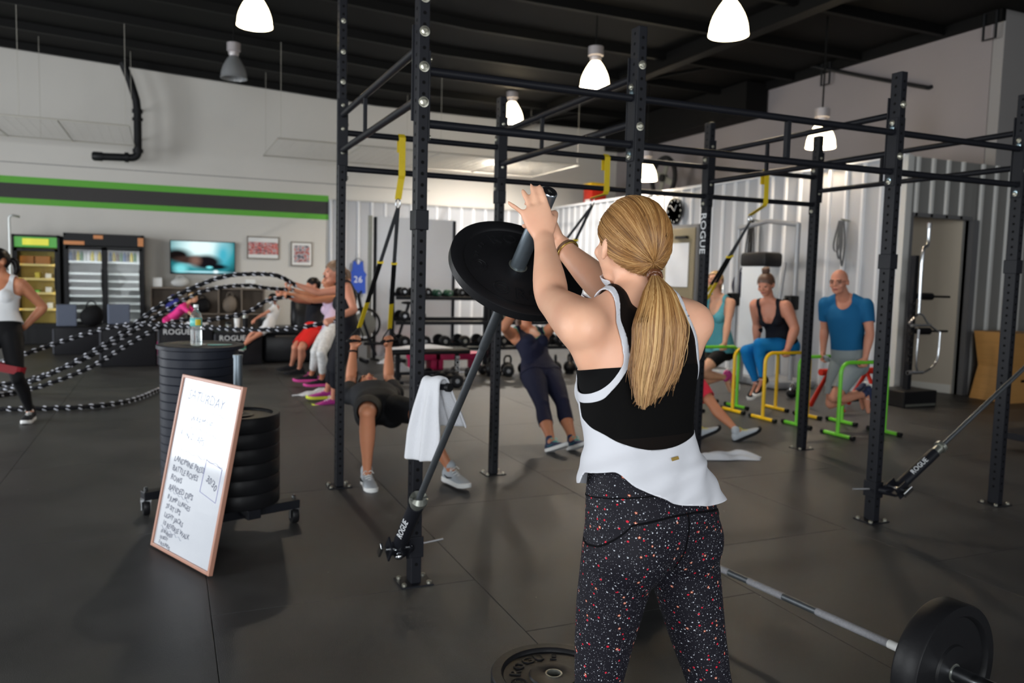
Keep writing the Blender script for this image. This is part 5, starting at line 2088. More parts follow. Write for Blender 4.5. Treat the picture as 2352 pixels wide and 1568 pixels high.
# ---- towel over the peg on the left front upright
mat('towel_white', (214, 215, 220), 0.9, sheen=.4, bump=.5, bscale=220)
MB().cyl((0, -PD / 2 + .01, .955), (.085, -PD / 2 - .15, .965), .014, n=12).build('towel_peg', 'steel_black', rig, 40)
MB().tube([(.085, -PD / 2 - .15, .965), (.095, -PD / 2 - .168, .966)], .02, 12).build('peg_cap', 'plastic_black', rig, 40)


def drape(name, label, c, axis, down_l, down_r, depth, wl, wr, seed=0, th=.012, m='towel_white'):
    """cloth hung over a peg: c = peg middle, axis = peg direction"""
    rng = np.random.default_rng(seed)
    c, ax = V(c), V(axis).normalized()
    side = V((0, 0, 1)).cross(ax).normalized() * -1
    ns, nd = 41, 15
    vs = []
    Lr, Ll = down_r, down_l
    tot = Ll + Lr
    for i in range(ns):
        s = -Ll + tot * i / (ns - 1)
        for j in range(nd):
            q = j / (nd - 1) - .5
            r = .03
            if abs(s) < r * 1.57:
                a = s / r
                x, z = math.sin(a) * r, math.cos(a) * r - .0
            else:
                sg = 1 if s > 0 else -1
                e = abs(s) - r * 1.57
                k = (wr if s > 0 else wl)
                x, z = sg * (r + e * k), -e * math.sqrt(max(0.05, 1 - k * k))
            dn = max(0, -z)
            fold = .016 * math.sin(q * 13 + (1.2 if s > 0 else 0.2)) * min(1, dn / .12) + .008 * math.sin(q * 29 + dn * 5) * min(1, dn / .2)
            wd = depth * (.55 + .45 * min(1, dn / (.22)))
            vs.append(c + side * (x + fold) + ax * (q * wd) + V((0, 0, z + .004 * math.sin(q * 7))))
    fs = [(i * nd + j, i * nd + j + 1, (i + 1) * nd + j + 1, (i + 1) * nd + j) for i in range(ns - 1) for j in range(nd - 1)]
    o = MB().add([q - V((c.x, c.y, 0)) for q in vs], fs).build(name, m, None, 180)
    o.location = (c.x, c.y, 0)
    md = o.modifiers.new('thickness', 'SOLIDIFY')
    md.thickness = th
    md.offset = 0
    md2 = o.modifiers.new('soft', 'SUBSURF')
    md2.levels = md2.render_levels = 1
    return tag(o, label, 'towel', 'white gym towels')


drape('towel', 'white towel hung over the peg on the left front upright', (X0 + .05, Y0 - PD / 2 - .085, .975), (.40, -.91, .05), .27, .40, .23, .34, .10, 3)


def crumple(name, label, c, sx, sy, h, rot=0, seed=1, m='towel_white'):
    """a towel dropped in a heap"""
    rng = np.random.default_rng(seed)
    n = 28
    vs, fs = [], []
    ph = rng.uniform(0, 6, 6)
    for i in range(n):
        for j in range(n):
            x, y = i / (n - 1) * 2 - 1, j / (n - 1) * 2 - 1
            r = max(abs(x), abs(y))
            rr = (abs(x) ** 2.6 + abs(y) ** 2.6) ** (1 / 2.6)
            e = max(0, 1 - rr ** 3)
            z = h * e * (.62 + .25 * math.sin(3.1 * x + ph[0] + 1.5 * y) + .2 * math.sin(5.3 * y + ph[1] + 2 * x) + .12 * math.sin(9 * x + ph[2]))
            k = 1 + .12 * math.sin(3 * math.atan2(y, x) + ph[3]) + .06 * math.sin(7 * math.atan2(y, x) + ph[4])
            vs.append(V((x * sx * k, y * sy * k, max(.004, z))))
    fs = [(i * n + j, i * n + j + 1, (i + 1) * n + j + 1, (i + 1) * n + j) for i in range(n - 1) for j in range(n - 1)]
    b = MB().add(vs, fs)
    o = b.build(name, m, None, 180)
    md = o.modifiers.new('thickness', 'SOLIDIFY')
    md.thickness = .008
    md.offset = -1 if False else 1
    o.location = c
    o.rotation_euler = (0, 0, rot)
    return tag(o, label, 'towel', 'white gym towels')


crumple('towel', 'white towel dropped on the floor at the foot of a rear upright', (4.263, 5.274, 0.000), .27, .09, .07, -.35, 5)
crumple('towel', 'white towel heap on the floor left of the towel peg', (3.187, 11.348, 0.000), .16, .09, .13, .2, 8)
crumple('towel', 'small white towel on the floor behind the hanging strap handle', (3.249, 12.617, 0.000), .12, .09, .10, .6, 9)
crumple('towel', 'slim white towel on the floor by the magenta trainers', (1.598, 9.580, 0.000), .24, .06, .06, .55, 10)

# ---- whiteboard leaning on the plates
mat('board_white', (190, 193, 200), 0.12, spec=.6, coat=.3)
mat('frame_wood', (172, 124, 104), 0.45, var=.12, vscale=8)
mat('ink_blue', (34, 44, 74), 0.6)
mat('ink_faint', (140, 148, 168), 0.6)
mat('ink_violet', (140, 140, 196), 0.6)
BLc, BRc = V((-.085, 4.509, 0)), V((.178, 3.943, 0))
wx = (BRc - BLc).normalized()
TLc = V((.09, 4.57, .896))
wy = perp(TLc - BLc, wx)
wz = wx.cross(wy)                       # towards the viewer
Wd, Ht = .624, .915
t = thing('whiteboard', 'wood-framed whiteboard with a handwritten workout leaning on the plate stacks', 'whiteboard', tuple((BLc + BRc) / 2))
o0 = BLc + V((0, 0, .006))
pt = lambda x, y, z=0.0: o0 + wx * x + wy * y + wz * z
R3 = Matrix((wx, wy, wz)).transposed()
part(MB().box(pt(Wd / 2, Ht / 2, .006), (Wd - .02, Ht - .02, .008), R3), 'panel', 'board_white', t)
for (x, y, sx, sy) in ((.009, Ht / 2, .018, Ht), (Wd - .009, Ht / 2, .018, Ht), (Wd / 2, .009, Wd - .036, .018), (Wd / 2, Ht - .009, Wd - .036, .018)):
    part(MB().box(pt(x, y, .006), (sx, sy, .024), R3, bev=.003), 'frame_rail', 'frame_wood', t)


def scribble(s, x, y, size, m, slope=-.05, sh=.15):
    vs, fs = text_geo(s, size, .0002, 'LEFT', sh)
    b = MB()
    r = random.Random(len(s) * 7 + int(y * 1000))
    ca, sa = math.cos(slope), math.sin(slope)
    b.add([pt(x + (q.x * ca - q.y * sa), y + (q.x * sa + q.y * ca) + .004 * math.sin(q.x * 70 + y * 50), .0106 + q.z) for q in vs], fs)
    part(b, 'handwriting', m, t)['kind'] = 'stuff'


def wave(x0, x1, y, m, w=.0016):
    part(MB().tube([pt(x0 + (x1 - x0) * i / 24, y + .006 * math.sin(i * 1.3) - .02 * i / 24, .0106) for i in range(25)], w, 4), 'marker_line', m, t)


scribble('SATURDAY', .09, .82, .075, 'ink_faint')
wave(.08, .5, .765, 'ink_faint')
scribble('WARM UP', .16, .70, .05, 'ink_faint')
wave(.14, .45, .66, 'ink_faint')
scribble('RUN 2 LAPS', .08, .61, .05, 'ink_faint')
wave(.08, .56, .53, 'ink_faint')
for k, s in enumerate(('LANDMINE PRESS', 'BATTLE ROPES', 'ROWS', 'BANDED DIPS')):
    scribble(s, .07, .475 - k * .05, .042, 'ink_blue')
wave(.06, .3, .31, 'ink_faint', .001)
for k, s in enumerate(('8 JUMP LUNGES', '20 SIT UPS', 'LIGHT JACKS', '10 REVERSE WALK')):
    scribble(s, .075, .27 - k * .045, .036, 'ink_blue')
wave(.06, .3, .115, 'ink_faint', .001)
for k, s in enumerate(('10 BURPEES', '10 REST', '3 ROUNDS')):
    scribble(s, .07, .095 - k * .03, .026, 'ink_blue')
scribble('30/30', .43, .44, .05, 'ink_blue', -.35)
part(MB().tube([pt(.39, .36, .0106), pt(.40, .52, .0106), pt(.56, .50, .0106), pt(.555, .335, .0106)], .0016, 4, closed=True), 'marker_box', 'ink_violet', t)

# ---- plate trolley with two stacks of bumper plates
TC, SCn = V((.172, 5.16, 0)), V((.352, 4.62, 0))
t = thing('plate_trolley', 'black wheeled trolley under the two stacks of bumper plates', 'trolley', tuple((TC + SCn) / 2))
ax = (SCn - TC).normalized()
sd_ = V((-ax.y, ax.x, 0))
rz = Matrix((ax, sd_, V((0, 0, 1)))).transposed()
mid = (TC + SCn) / 2
part(MB().box(mid + V((0, 0, .145)), (1.0, .075, .05), rz, bev=.004), 'spine', 'steel_black', t)
for s in (-.32, .34):
    part(MB().box(mid + ax * s + V((0, 0, .12)), (.075, .66, .05), rz, bev=.004), 'cross_beam', 'steel_black', t)
for c in (TC, SCn):
    part(MB().lathe([(.0, .165), (.11, .165), (.11, .172), (.0, .172)], c, (0, 0, 1), 24), 'stack_plate', 'steel_black', t)
part(MB().cyl(TC + V((0, 0, .172)), TC + V((0, 0, .98)), .024, n=16), 'post', 'sleeve_steel', t, 40)
part(MB().tube([SCn + V((0, 0, .172)), SCn + V((0, 0, .985)), SCn + V((0, 0, .985)), SCn + V((0, 0, 1.0))], [.024, .024, .027, .027], 16), 'post', 'sleeve_steel', t, 35)
vs, fs = text_geo('ROGUE', .05, .0006)
for s in (-1, 1):
    for q in (-.32, .34):
        wc = mid + ax * q + sd_ * s * .31
        part(MB().box(wc + V((0, 0, .094)), (.06, .06, .012)).box(wc + V((.024, 0, .068)), (.005, .05, .06)).box(wc + V((-.024, 0, .068)), (.005, .05, .06)), 'caster_fork', 'chrome', t)['kind'] = 'stuff'
        part(MB().lathe([(.008, -.018), (.048, -.018), (.051, -.012), (.051, .012), (.048, .018), (.008, .018)], wc + V((0, 0, .052)), (1, .15, 0), 18), 'caster_wheel', 'rubber_black', t, 40)
        part(MB().lathe([(.011, .145), (.011, .165), (.006, .17)], wc, (0, 0, 1), 8), 'caster_bolt', 'chrome', t)
M = frame(sd_ * -1, (0, 0, 1), mid + ax * (-.32) - ax * .0385 + sd_ * .2 + V((0, 0, .12)))
part(MB().add([M @ q for q in vs], fs), 'lettering', 'letter_white', t)
ORD = 'lowest second third fourth fifth sixth seventh eighth ninth tenth eleventh twelfth thirteenth fourteenth fifteenth sixteenth'.split()
z = .173
for k in range(16):
    T_ = .051
    bumper('bumper_plate', ORD[k] + ' bumper plate from the bottom of the taller stack on the trolley', TC + V((0, 0, z + T_ / 2)), (0, 0, 1), .225, T_ - .0008, 'rubber_blue', group='bumper plates in the taller stack', n=32)
    z += T_
bumper('bumper_plate', 'wider black plate lying on top of the taller stack under the bottle', TC + V((.008, 0, z + .0125)), (0, 0, 1), .252, .024, 'rubber_blue', n=40)
ztop = z + .0245
z = .173
for k in range(6):
    T_ = .084
    bumper('bumper_plate', ORD[k] + ' thick plate from the bottom of the shorter stack behind the whiteboard', SCn + V((0, 0, z + T_ / 2)), (0, 0, 1), .225, T_ - .0012, 'rubber_black', group='bumper plates in the shorter stack', n=32)
    z += T_

# ---- water bottle on the tall stack
mat('pet_clear', (236, 244, 246), 0.06, trans=0.92, alpha=.55, spec=.5)
mat('water', (225, 238, 240), 0.02, trans=0.95, alpha=.35)
mat('bottle_label', (110, 196, 190), 0.4)
mat('label_yellow', (206, 186, 40), 0.4)
mat('cap_white', (228, 232, 232), 0.4)
bt = thing('water_bottle', 'clear plastic water bottle with a turquoise label on the plate stack', 'bottle', (.150, 5.03, ztop))
pr = [(.0, 0.002), (.024, .0), (.031, .006), (.033, .018)]
for k in range(7):
    pr += [(.0335, .022 + k * .012), (.0305, .028 + k * .012)]
pr += [(.029, .106), (.0335, .118), (.0335, .168), (.0315, .178), (.028, .190), (.018, .206), (.0125, .212), (.0125, .222), (.014, .224), (.0125, .226), (.0125, .236), (.0, .236)]
MB().lathe(pr, n=24).build('bottle_body', 'pet_clear', bt, 60)
MB().lathe([(0, .004), (.028, .004), (.0285, .10), (.0, .10)], n=20).build('water', 'water', bt, 60)
MB().lathe([(.0340, .120), (.0340, .166)], n=24).build('label_wrap', 'bottle_label', bt, 180)
MB().add([(math.cos(a) * .0344, math.sin(a) * .0344, z) for z in (.125, .160) for a in np.linspace(-1.75, -.75, 8)], [(i, i + 1, i + 9, i + 8) for i in range(7)]).build('label_patch', 'label_yellow', bt, 180)
MB().lathe([(.0, .246), (.0135, .246), (.0145, .243), (.0145, .229), (.0, .229)], n=20).build('cap', 'cap_white', bt, 40)
t = tag(MB().lathe([(0, 0), (.055, 0), (.055, .004), (0, .004)], n=20).build('paper_cup_lid', 'bottle_label'), 'flat turquoise wrapper lying right of the water bottle', 'wrapper')
t.location = (.285, 5.10, ztop)
t.scale = (1.3, .5, .5)

# ---- suspension trainers
mat('strap_yellow', (226, 196, 28), 0.6, var=.08, vscale=60)
mat('strap_black', (24, 24, 26), 0.7)
mat('strap_grey', (74, 76, 80), 0.7)


def trx(label, ax_, yoke, hands_, low=2.16):
    yoke = V(yoke)
    t = thing('suspension_trainer', label, 'suspension straps', (ax_, Y0 + RD, 0), group='suspension straps on the rig')
    yb = Y0 + RD
    to = yoke + V((0, 0, .06))
    side = V((1, 0, 0))
    p = [V((ax_, yb + .024, 2.30)), V((ax_, yb + .026, 2.395)), V((ax_, yb, 2.42)), V((ax_, yb - .026, 2.395)), V((ax_, yb - .027, 2.20)), V((ax_, yb - .026, 2.14)), V((ax_, yb - .01, 2.118)), to]
    part(MB().ribbon(p, .046, .004, side), 'anchor_strap', 'strap_yellow', t)
    part(MB().tube([yoke + V((math.cos(a) * .016, 0, .03 + math.sin(a) * .034)) for a in np.linspace(0, 2 * PI, 17)[:-1]], .0045, 6, closed=True), 'carabiner', 'chrome', t, 60)
    for h_ in hands_:
        h_ = V(h_)
        d = (h_ - yoke)
        L = d.length
        d.normalize()
        sd = perp((1, 0.2, 0), d)
        q = lambda s: yoke + d * s
        e = L - .16
        part(MB().ribbon([q(0), q(e * .52)], .028, .004, sd), 'strap', 'strap_grey', t)
        part(MB().ribbon([q(e * .40), q(e * .74)], .036, .007, sd), 'strap_sleeve', 'strap_black', t)
        part(MB().box(q(e * .40), (.044, .016, .02)), 'buckle', 'strap_yellow', t)
        part(MB().ribbon([q(e * .74), q(e * .98)], .036, .005, sd), 'grip_strap', 'strap_yellow', t)
        lp = [q(e * .97), q(e + .08) + sd * .05, h_ + sd * .065, h_ - sd * .065, q(e + .08) - sd * .05]
        part(MB().tube(lp, .006, 6, closed=True), 'handle_loop', 'strap_black', t, 60)
        part(MB().capsule([h_ + sd * .062, h_ - sd * .062], [.016, .016], 12), 'handle', 'rubber_black', t, 60)
    return t


def grip_pt(J, sd, d, n):
    return V(J['wr' + sd]) + unit(d) * .075 + perp(n, d) * .022


trx('suspension straps held by the man lying back on the left', 1.477, (1.463, 5.400, 1.921), [grip_pt(J_row, 'L', (-.1, -.1, 1), (0, -1, .1)), grip_pt(J_row, 'R', (.1, -.1, 1), (0, -1, .1))])
trx('suspension straps held by the woman in navy, beside the blonde head', 3.088, (3.123, 5.642, 2.051), [grip_pt(J_navy, 'L', (0, -.2, 1), (-1, 0, .1)), grip_pt(J_navy, 'R', (0, -.2, 1), (1, 0, .1))])
trx('suspension straps hung from the right rear bay, swung to the left', 4.629, (4.718, 5.655, 2.000), [grip_pt(J_red_trx, 'L', (.4, -.1, .9), (0, -1, .1)), grip_pt(J_red_trx, 'R', (.4, .1, .9), (0, 1, .1))])

# ---- dip bars
mat('bar_green', (112, 204, 52), 0.32)
mat('bar_yellow', (246, 196, 18), 0.32)


def dip_bar(label, cx, cy, m, L=.62, H=.72, group=None, z0=0):
    t = thing('dip_bar', label, 'dip bar', (cx, cy, z0), group=group)
    r = .019
    h = L / 2
    P = [V((-h, 0, .02))] + [V((-h, 0, H - .12))] + arc((-h + .1, 0, H - .1), .1, PI, PI / 2, (1, 0, 0), (0, 0, 1), 6) + arc((h - .1, 0, H - .1), .1, PI / 2, 0, (1, 0, 0), (0, 0, 1), 6) + [V((h, 0, H - .12)), V((h, 0, .02))]
    MB().tube(P, r, 12).build('frame', m, t, 60)
    for s in (-1, 1):
        MB().cyl((s * h, -.17, .022), (s * h, .17, .022), r, n=12).build('foot', m, t, 40)
        for q in (-1, 1):
            MB().cyl((s * h, q * .165, .022), (s * h, q * .205, .022), .022, n=12).build('foot_cap', 'rubber_black', t, 40)
    return t


G = 'dip bars'
dip_bar('green dip bar nearest the camera, under the bald man', 6.255, 5.70, 'bar_green', group=G)
dip_bar('green dip bar on the far side of the bald man', 6.255, 6.25, 'bar_green', group=G)
dip_bar('yellow dip bar nearer the camera', 6.16, 6.65, 'bar_yellow', group=G)
dip_bar('yellow dip bar on the far side of the woman in blue leggings', 6.16, 7.15, 'bar_yellow', group=G)
dip_bar('green dip bar nearer the camera under the woman in teal', 5.80, 7.40, 'bar_green', group=G)
dip_bar('farthest green dip bar, behind the woman in teal', 5.80, 7.95, 'bar_green', group=G)

# ---- battle ropes
mat('rope_black', (20, 20, 24), 0.7, bump=.6, bscale=90)
mat('rope_fleck', (212, 214, 224), 0.7)


def rope(label, pts, r=.024):
    P = bez([V(q) for q in pts], 90)
    t = thing('battle_rope', label, 'rope', (P[0].x, P[0].y, 0), group='battle ropes')
    tw = []
    for st in range(3):
        b = MB()
        Q = []
        s = 0
        for i, q in enumerate(P):
            d = (P[min(i + 1, len(P) - 1)] - P[max(i - 1, 0)]).normalized()
            if i:
                s += (q - P[i - 1]).length
            a1 = perp((0, 0, 1), d)
            a2 = d.cross(a1)
            w = s * 2 * PI / .22 + st * 2 * PI / 3
            Q.append(q + a1 * (math.cos(w) * r * .5) + a2 * (math.sin(w) * r * .5))
        part(b.tube(Q, r * .58, 8), 'strand', 'rope_black', t, 180)
    fk = MB()
    s = 0
    nxt = .03
    for i in range(1, len(P)):
        d = P[i] - P[i - 1]
        L = d.length
        while nxt < s + L:
            q = P[i - 1] + d * ((nxt - s) / L)
            du = d.normalized()
            a1 = perp((0, 0, 1), du)
            a2 = du.cross(a1)
            for ph in (0, 2.1, 4.2):
                fk.ellip(q + (a1 * math.cos(ph) + a2 * math.sin(ph)) * r * .82, (.0095, .026, .0095), Matrix((a1 * math.cos(ph) + a2 * math.sin(ph), (du + (a2 * math.cos(ph) - a1 * math.sin(ph)) * .5).normalized(), du.cross(a1 * math.cos(ph) + a2 * math.sin(ph)))).transposed(), 6, 4)
            nxt += .105
        s += L
    part(fk, 'tracer', 'rope_fleck', t)['kind'] = 'stuff'
    return t


hR = V(J_dark_rope['wrR']) + V((-.08, .01, .0))
hL = V(J_dark_rope['wrL']) + V((-.07, -.02, -.03))
lR = V(J_lilac_rope['wrR']) + V((-.08, 0, .0))
lL = V(J_lilac_rope['wrL']) + V((-.08, 0, -.01))
rR = V(J_red_rope['wrR']) + V((-.08, 0, .0))
rL = V(J_red_rope['wrL']) + V((-.08, 0, -.01))
rope('battle rope arching highest from the raised hand of the woman in charcoal', [tuple(hR + V((.1, 0, -.02))), (1.140, 9.236, 1.404), (0.916, 9.335, 1.423), (0.598, 9.416, 1.390), (0.261, 9.495, 1.256), (-0.072, 9.513, 1.059), (-0.464, 9.546, 0.747), (-0.933, 9.612, 0.431), (-1.398, 9.739, 0.202), (-1.962, 10.218, 0.030)])
rope('battle rope running level from the hip-high hand of the woman in charcoal', [tuple(hL + V((.1, .0, .02))), (1.298, 8.681, 0.865), (0.879, 8.969, 0.822), (0.412, 9.390, 0.817), (-0.032, 9.802, 0.824), (-0.491, 10.109, 0.795), (-0.858, 10.259, 0.690), (-1.258, 10.311, 0.544), (-1.605, 10.340, 0.413), (-2.382, 12.448, 0.030)])
rope('battle rope swung by the woman in lilac, upper of her two', [tuple(lR + V((.1, 0, 0))), (1.190, 10.512, 1.237), (0.877, 10.542, 1.270), (0.418, 10.625, 1.189), (0.017, 10.670, 0.966), (-0.422, 10.615, 0.670), (-0.889, 10.573, 0.376), (-1.351, 10.645, 0.171), (-1.708, 10.683, 0.084), (-2.079, 10.616, 0.030)])
rope('battle rope swung by the woman in lilac, lower of her two', [tuple(lL + V((.1, 0, 0))), (1.140, 10.302, 1.090), (0.905, 10.282, 0.948), (0.455, 10.358, 0.840), (0.063, 10.417, 0.820), (-0.366, 10.365, 0.596), (-0.825, 10.319, 0.300), (-1.263, 10.274, 0.116), (-1.608, 10.306, 0.024), (-1.906, 9.922, 0.030)])
rope('battle rope lying on the floor behind the whiteboard', [(0.745, 11.812, 0.030), (0.274, 11.235, 0.030), (-0.079, 10.249, 0.030), (-0.382, 9.384, 0.030), (-0.772, 9.078, 0.030), (-1.158, 9.071, 0.030), (-1.542, 9.146, 0.030), (-1.870, 9.339, 0.030)])


# ================================================================ things along the back wall
mat('fridge_black', (20, 20, 23), 0.4)
mat('fridge_inner', (188, 190, 188), 0.6)
mat('fridge_inner_warm', (214, 188, 96), 0.6)
mat('glass_clear', (230, 240, 240), 0.03, trans=1.0, alpha=.18)
mat('shelf_wire', (214, 218, 216), 0.35, 0.3)
mat('shelf_cream', (238, 216, 140), 0.5)
mat('sign_green', (70, 150, 56), 0.4, emit=(70, 150, 56), estr=.35)
mat('sign_yellow', (214, 210, 60), 0.4, emit=(214, 210, 60), estr=.45)
mat('fridge_lamp', (255, 236, 170), 0.4, emit=(255, 226, 130), estr=5.0)
mat('fridge_lamp_cool', (240, 250, 255), 0.4, emit=(230, 242, 250), estr=1.8)
mat('paper_white', (236, 236, 234), 0.7)
mat('card_brown', (176, 118, 66), 0.75)
mat('orange_label', (214, 140, 84), 0.5)


def cooler(label, x0, x1, yf, H, ndoor, header, inner, shelfm, lampm, zs, zb=.32):
    W, D = x1 - x0, .66
    t = thing('drinks_cooler', label, 'fridge', ((x0 + x1) / 2, yf + D / 2, 0))
    h = W / 2
    b = MB()
    b.box((-h + .02, 0, H / 2), (.04, D, H)).box((h - .02, 0, H / 2), (.04, D, H)).box((0, D / 2 - .02, H / 2), (W - .08, .04, H))
    b.box((0, 0, H - .02), (W, D, .04)).box((0, .02, zb / 2), (W - .08, D - .04, zb))
    b.build('cabinet', 'fridge_black', t)
    MB().box((0, D / 2 - .045, (H + zb) / 2 - .1), (W - .1, .01, H - zb - .26)).build('liner', inner, t)
    MB().box((0, -D / 2 + .03, H - .13), (W - .06, .05, .2), bev=.01).build('header_sign', header, t)
    dw = (W - .06) / ndoor
    for k in range(ndoor):
        cx = -h + .03 + dw * (k + .5)
        z0, z1 = zb, H - .25
        fb = MB()
        for sx in (-1, 1):
            fb.box((cx + sx * (dw / 2 - .025), -D / 2 + .01, (z0 + z1) / 2), (.05, .045, z1 - z0))
        for zz in (z0 + .025, z1 - .025):
            fb.box((cx, -D / 2 + .01, zz), (dw, .045, .05))
        dr = fb.build('door', 'fridge_black', t)
        MB().box((cx, -D / 2 + .01, (z0 + z1) / 2), (dw - .1, .006, z1 - z0 - .1)).build('pane', 'glass_clear', dr)
        MB().cyl((cx + dw / 2 - .05, -D / 2 - .035, 1.0), (cx + dw / 2 - .05, -D / 2 - .035, 1.4), .01, n=8).build('handle', 'fridge_black', dr, 40)
    for z in zs:
        s = MB().box((0, .02, z), (W - .09, D - .16, .012)).box((0, -D / 2 + .095, z + .012), (W - .09, .008, .04))
        s.build('shelf', shelfm, t)
    for sx in (-1, 1):
        MB().cyl((sx * (h - .06), -D / 2 + .06, zb + .1), (sx * (h - .06), -D / 2 + .06, H - .3), .012, n=8).build('light_strip', lampm, t, 40)
    return t


fx0, fx1 = (-2.592, 16.850, 1.936)[0], (-1.835, 16.850, 1.968)[0]
gx0, gx1 = (-1.770, 16.850, 2.050)[0], (-0.420, 16.850, 2.069)[0]
tc_ = cooler('single-door cooler with a green sign and warm yellow light', fx0, fx1, 16.85, 2.0, 1, 'sign_green', 'fridge_inner_warm', 'shelf_cream', 'fridge_lamp', (.62, .92, 1.18, 1.44))
MB().box((0, -.335, 1.87), ((fx1 - fx0) * .55, .02, .12), bev=.004).build('sign_panel', 'sign_yellow', tc_)
dc_ = cooler('double-door drinks cooler with black frame beside the television', gx0, gx1, 16.85, 2.06, 2, 'fridge_black', 'fridge_inner', 'shelf_wire', 'fridge_lamp_cool', (.42, .60, .74, .88, 1.02, 1.16, 1.30, 1.52))
for x_, w_, z_ in ((-.50, .34, 1.88), (.62, .10, 1.93), (-.1, .16, 2.0)):
    MB().box((x_, -.338, z_), (w_, .012, .07 if w_ > .15 else .16), bev=.003).build('header_label', 'orange_label', dc_)
bc = [(60, 96, 140), (214, 216, 214), (70, 120, 70), (190, 60, 50), (220, 200, 60), (120, 90, 60), (230, 230, 232), (80, 80, 90), (216, 190, 40), (200, 204, 200)]
for i, c in enumerate(bc):
    mat('drink_%d' % i, c, .3)
W = gx1 - gx0
BP_ = [(.0, 0), (.032, 0), (.034, .01), (.034, .12), (.028, .15), (.013, .185), (.013, .205), (.0, .205)]
dcol = ('dark blue', 'white', 'green', 'red', 'yellow', 'brown', 'pale', 'charcoal', 'amber', 'silver')
me0 = {}
ORD2 = ['first'] + ORD[1:] + ['seventeenth', 'eighteenth', 'nineteenth', 'twentieth']
for k in range(20):
    x = gx0 + .10 + (W - .2) * k / 19
    if abs(x - (gx0 + gx1) / 2) < .06:
        continue
    i = (k * 7 + k // 3) % len(bc)
    if i not in me0:
        o = MB().lathe(BP_, n=12).build('drink_bottle', 'drink_%d' % i, None, 50)
        me0[i] = o
    else:
        o = me0[i].copy()
        COL.objects.link(o)
    tag(o, '%s bottle, %s from the left on the top shelf of the double cooler' % (dcol[i], ORD2[k]), 'bottle', 'bottles in the double cooler')
    o.location = (x, 17.02, 1.527)
for k, (xx, z, sx, sz, m_, lb) in enumerate(((.12, 1.447, .22, .17, 'card_brown', 'brown carton on the top shelf of the yellow-lit cooler, left'), (.40, 1.447, .24, .17, 'card_brown', 'brown carton on the top shelf of the yellow-lit cooler, right'),
                                            (.50, .927, .10, .12, 'paper_white', 'white food tub on the second shelf of the yellow-lit cooler'), (.50, 1.187, .10, .11, 'paper_white', 'white food tub on the third shelf of the yellow-lit cooler'), (.52, .627, .10, .13, 'paper_white', 'white food tub on the lowest shelf of the yellow-lit cooler'),
                                            (.30, 1.187, .08, .13, 'label_yellow', 'yellow packet on the third shelf of the yellow-lit cooler'), (.22, .927, .2, .06, 'bar_green', 'green packet on the second shelf of the yellow-lit cooler'))):
    b = MB().box((0, 0, sz / 2), (sx, .16, sz), bev=.008).box((0, -.081, sz * .5), (sx * .6, .003, sz * .4))
    o = tag(b.build('food_box', m_), lb, 'box', 'food in the single cooler')
    o.location = (fx0 + .1 + xx * (fx1 - fx0 - .2) / .62, 17.1, z)

# ---- television
tvx0, tvx1 = (0.041, 17.500, 2.026)[0], (1.286, 17.500, 2.059)[0]
tvz0, tvz1 = 1.345, 2.02
t = thing('television', 'wall television showing a hand against a bright teal picture', 'television', ((tvx0 + tvx1) / 2, 17.5, tvz0))
Wt, Hh = tvx1 - tvx0, tvz1 - tvz0
MB().box((0, .03, Hh / 2), (Wt, .05, Hh), bev=.006).build('housing', 'plastic_black', t)


def tv_picture():
    m = bpy.data.materials.new('tv_picture')
    m.use_nodes = True
    nt = m.node_tree
    for n in list(nt.nodes):
        nt.nodes.remove(n)
    N = nt.nodes.new
    out = N('ShaderNodeOutputMaterial')
    em = N('ShaderNodeEmission')
    em.inputs[1].default_value = 1.15
    nt.links.new(em.outputs[0], out.inputs[0])
    tc = N('ShaderNodeTexCoord')
    mp = N('ShaderNodeMapping')
    nt.links.new(tc.outputs['Generated'], mp.inputs[0])

    def blob(cx, cz, rx, rz, soft):
        q = N('ShaderNodeMapping')
        q.inputs['Location'].default_value = (-cx / rx, 0, -cz / rz)
        q.inputs['Scale'].default_value = (1 / rx, 0, 1 / rz)
        nt.links.new(tc.outputs['Generated'], q.inputs[0])
        l = N('ShaderNodeVectorMath')
        l.operation = 'LENGTH'
        nt.links.new(q.outputs[0], l.inputs[0])
        r = N('ShaderNodeMapRange')
        r.inputs[1].default_value = 1 + soft
        r.inputs[2].default_value = 1 - soft
        nt.links.new(l.outputs['Value'], r.inputs[0])
        return r.outputs[0]
    cur = None
    base = N('ShaderNodeRGB')
    base.outputs[0].default_value = srgb(10, 26, 34)
    cur = base.outputs[0]
    for cx, cz, rx, rz, soft, col in ((.5, .7, .5, .62, .5, (60, 176, 186)), (.46, .85, .34, .46, .6, (228, 250, 250)), (.82, .6, .1, .34, .7, (70, 170, 190)), (.10, .55, .2, .2, .4, (20, 16, 16)), (.3, .42, .24, .12, .35, (60, 44, 40)), (.55, .36, .22, .22, .3, (22, 20, 24)), (.38, .4, .08, .14, .6, (120, 92, 82)),
                                      (.15, .14, .10, .14, .5, (120, 210, 216)), (.72, .22, .16, .08, .4, (14, 16, 22)), (.6, .2, .05, .04, .4, (120, 220, 226)), (.5, .05, .36, .03, .5, (170, 220, 230)), (.7, .06, .04, .05, .4, (230, 246, 250))):
        mx = N('ShaderNodeMix')
        mx.data_type = 'RGBA'
        mx.inputs[7].default_value = srgb(*col)
        nt.links.new(blob(cx, cz, rx, rz, soft), mx.inputs[0])
        nt.links.new(cur, mx.inputs[6])
        cur = mx.outputs[2]
    nt.links.new(cur, em.inputs[0])
    return m


MB().box((0, .003, Hh / 2), (Wt - .03, .004, Hh - .03)).build('screen', tv_picture(), t)

# ---- framed photographs
mat('frame_grey', (118, 108, 96), 0.5)


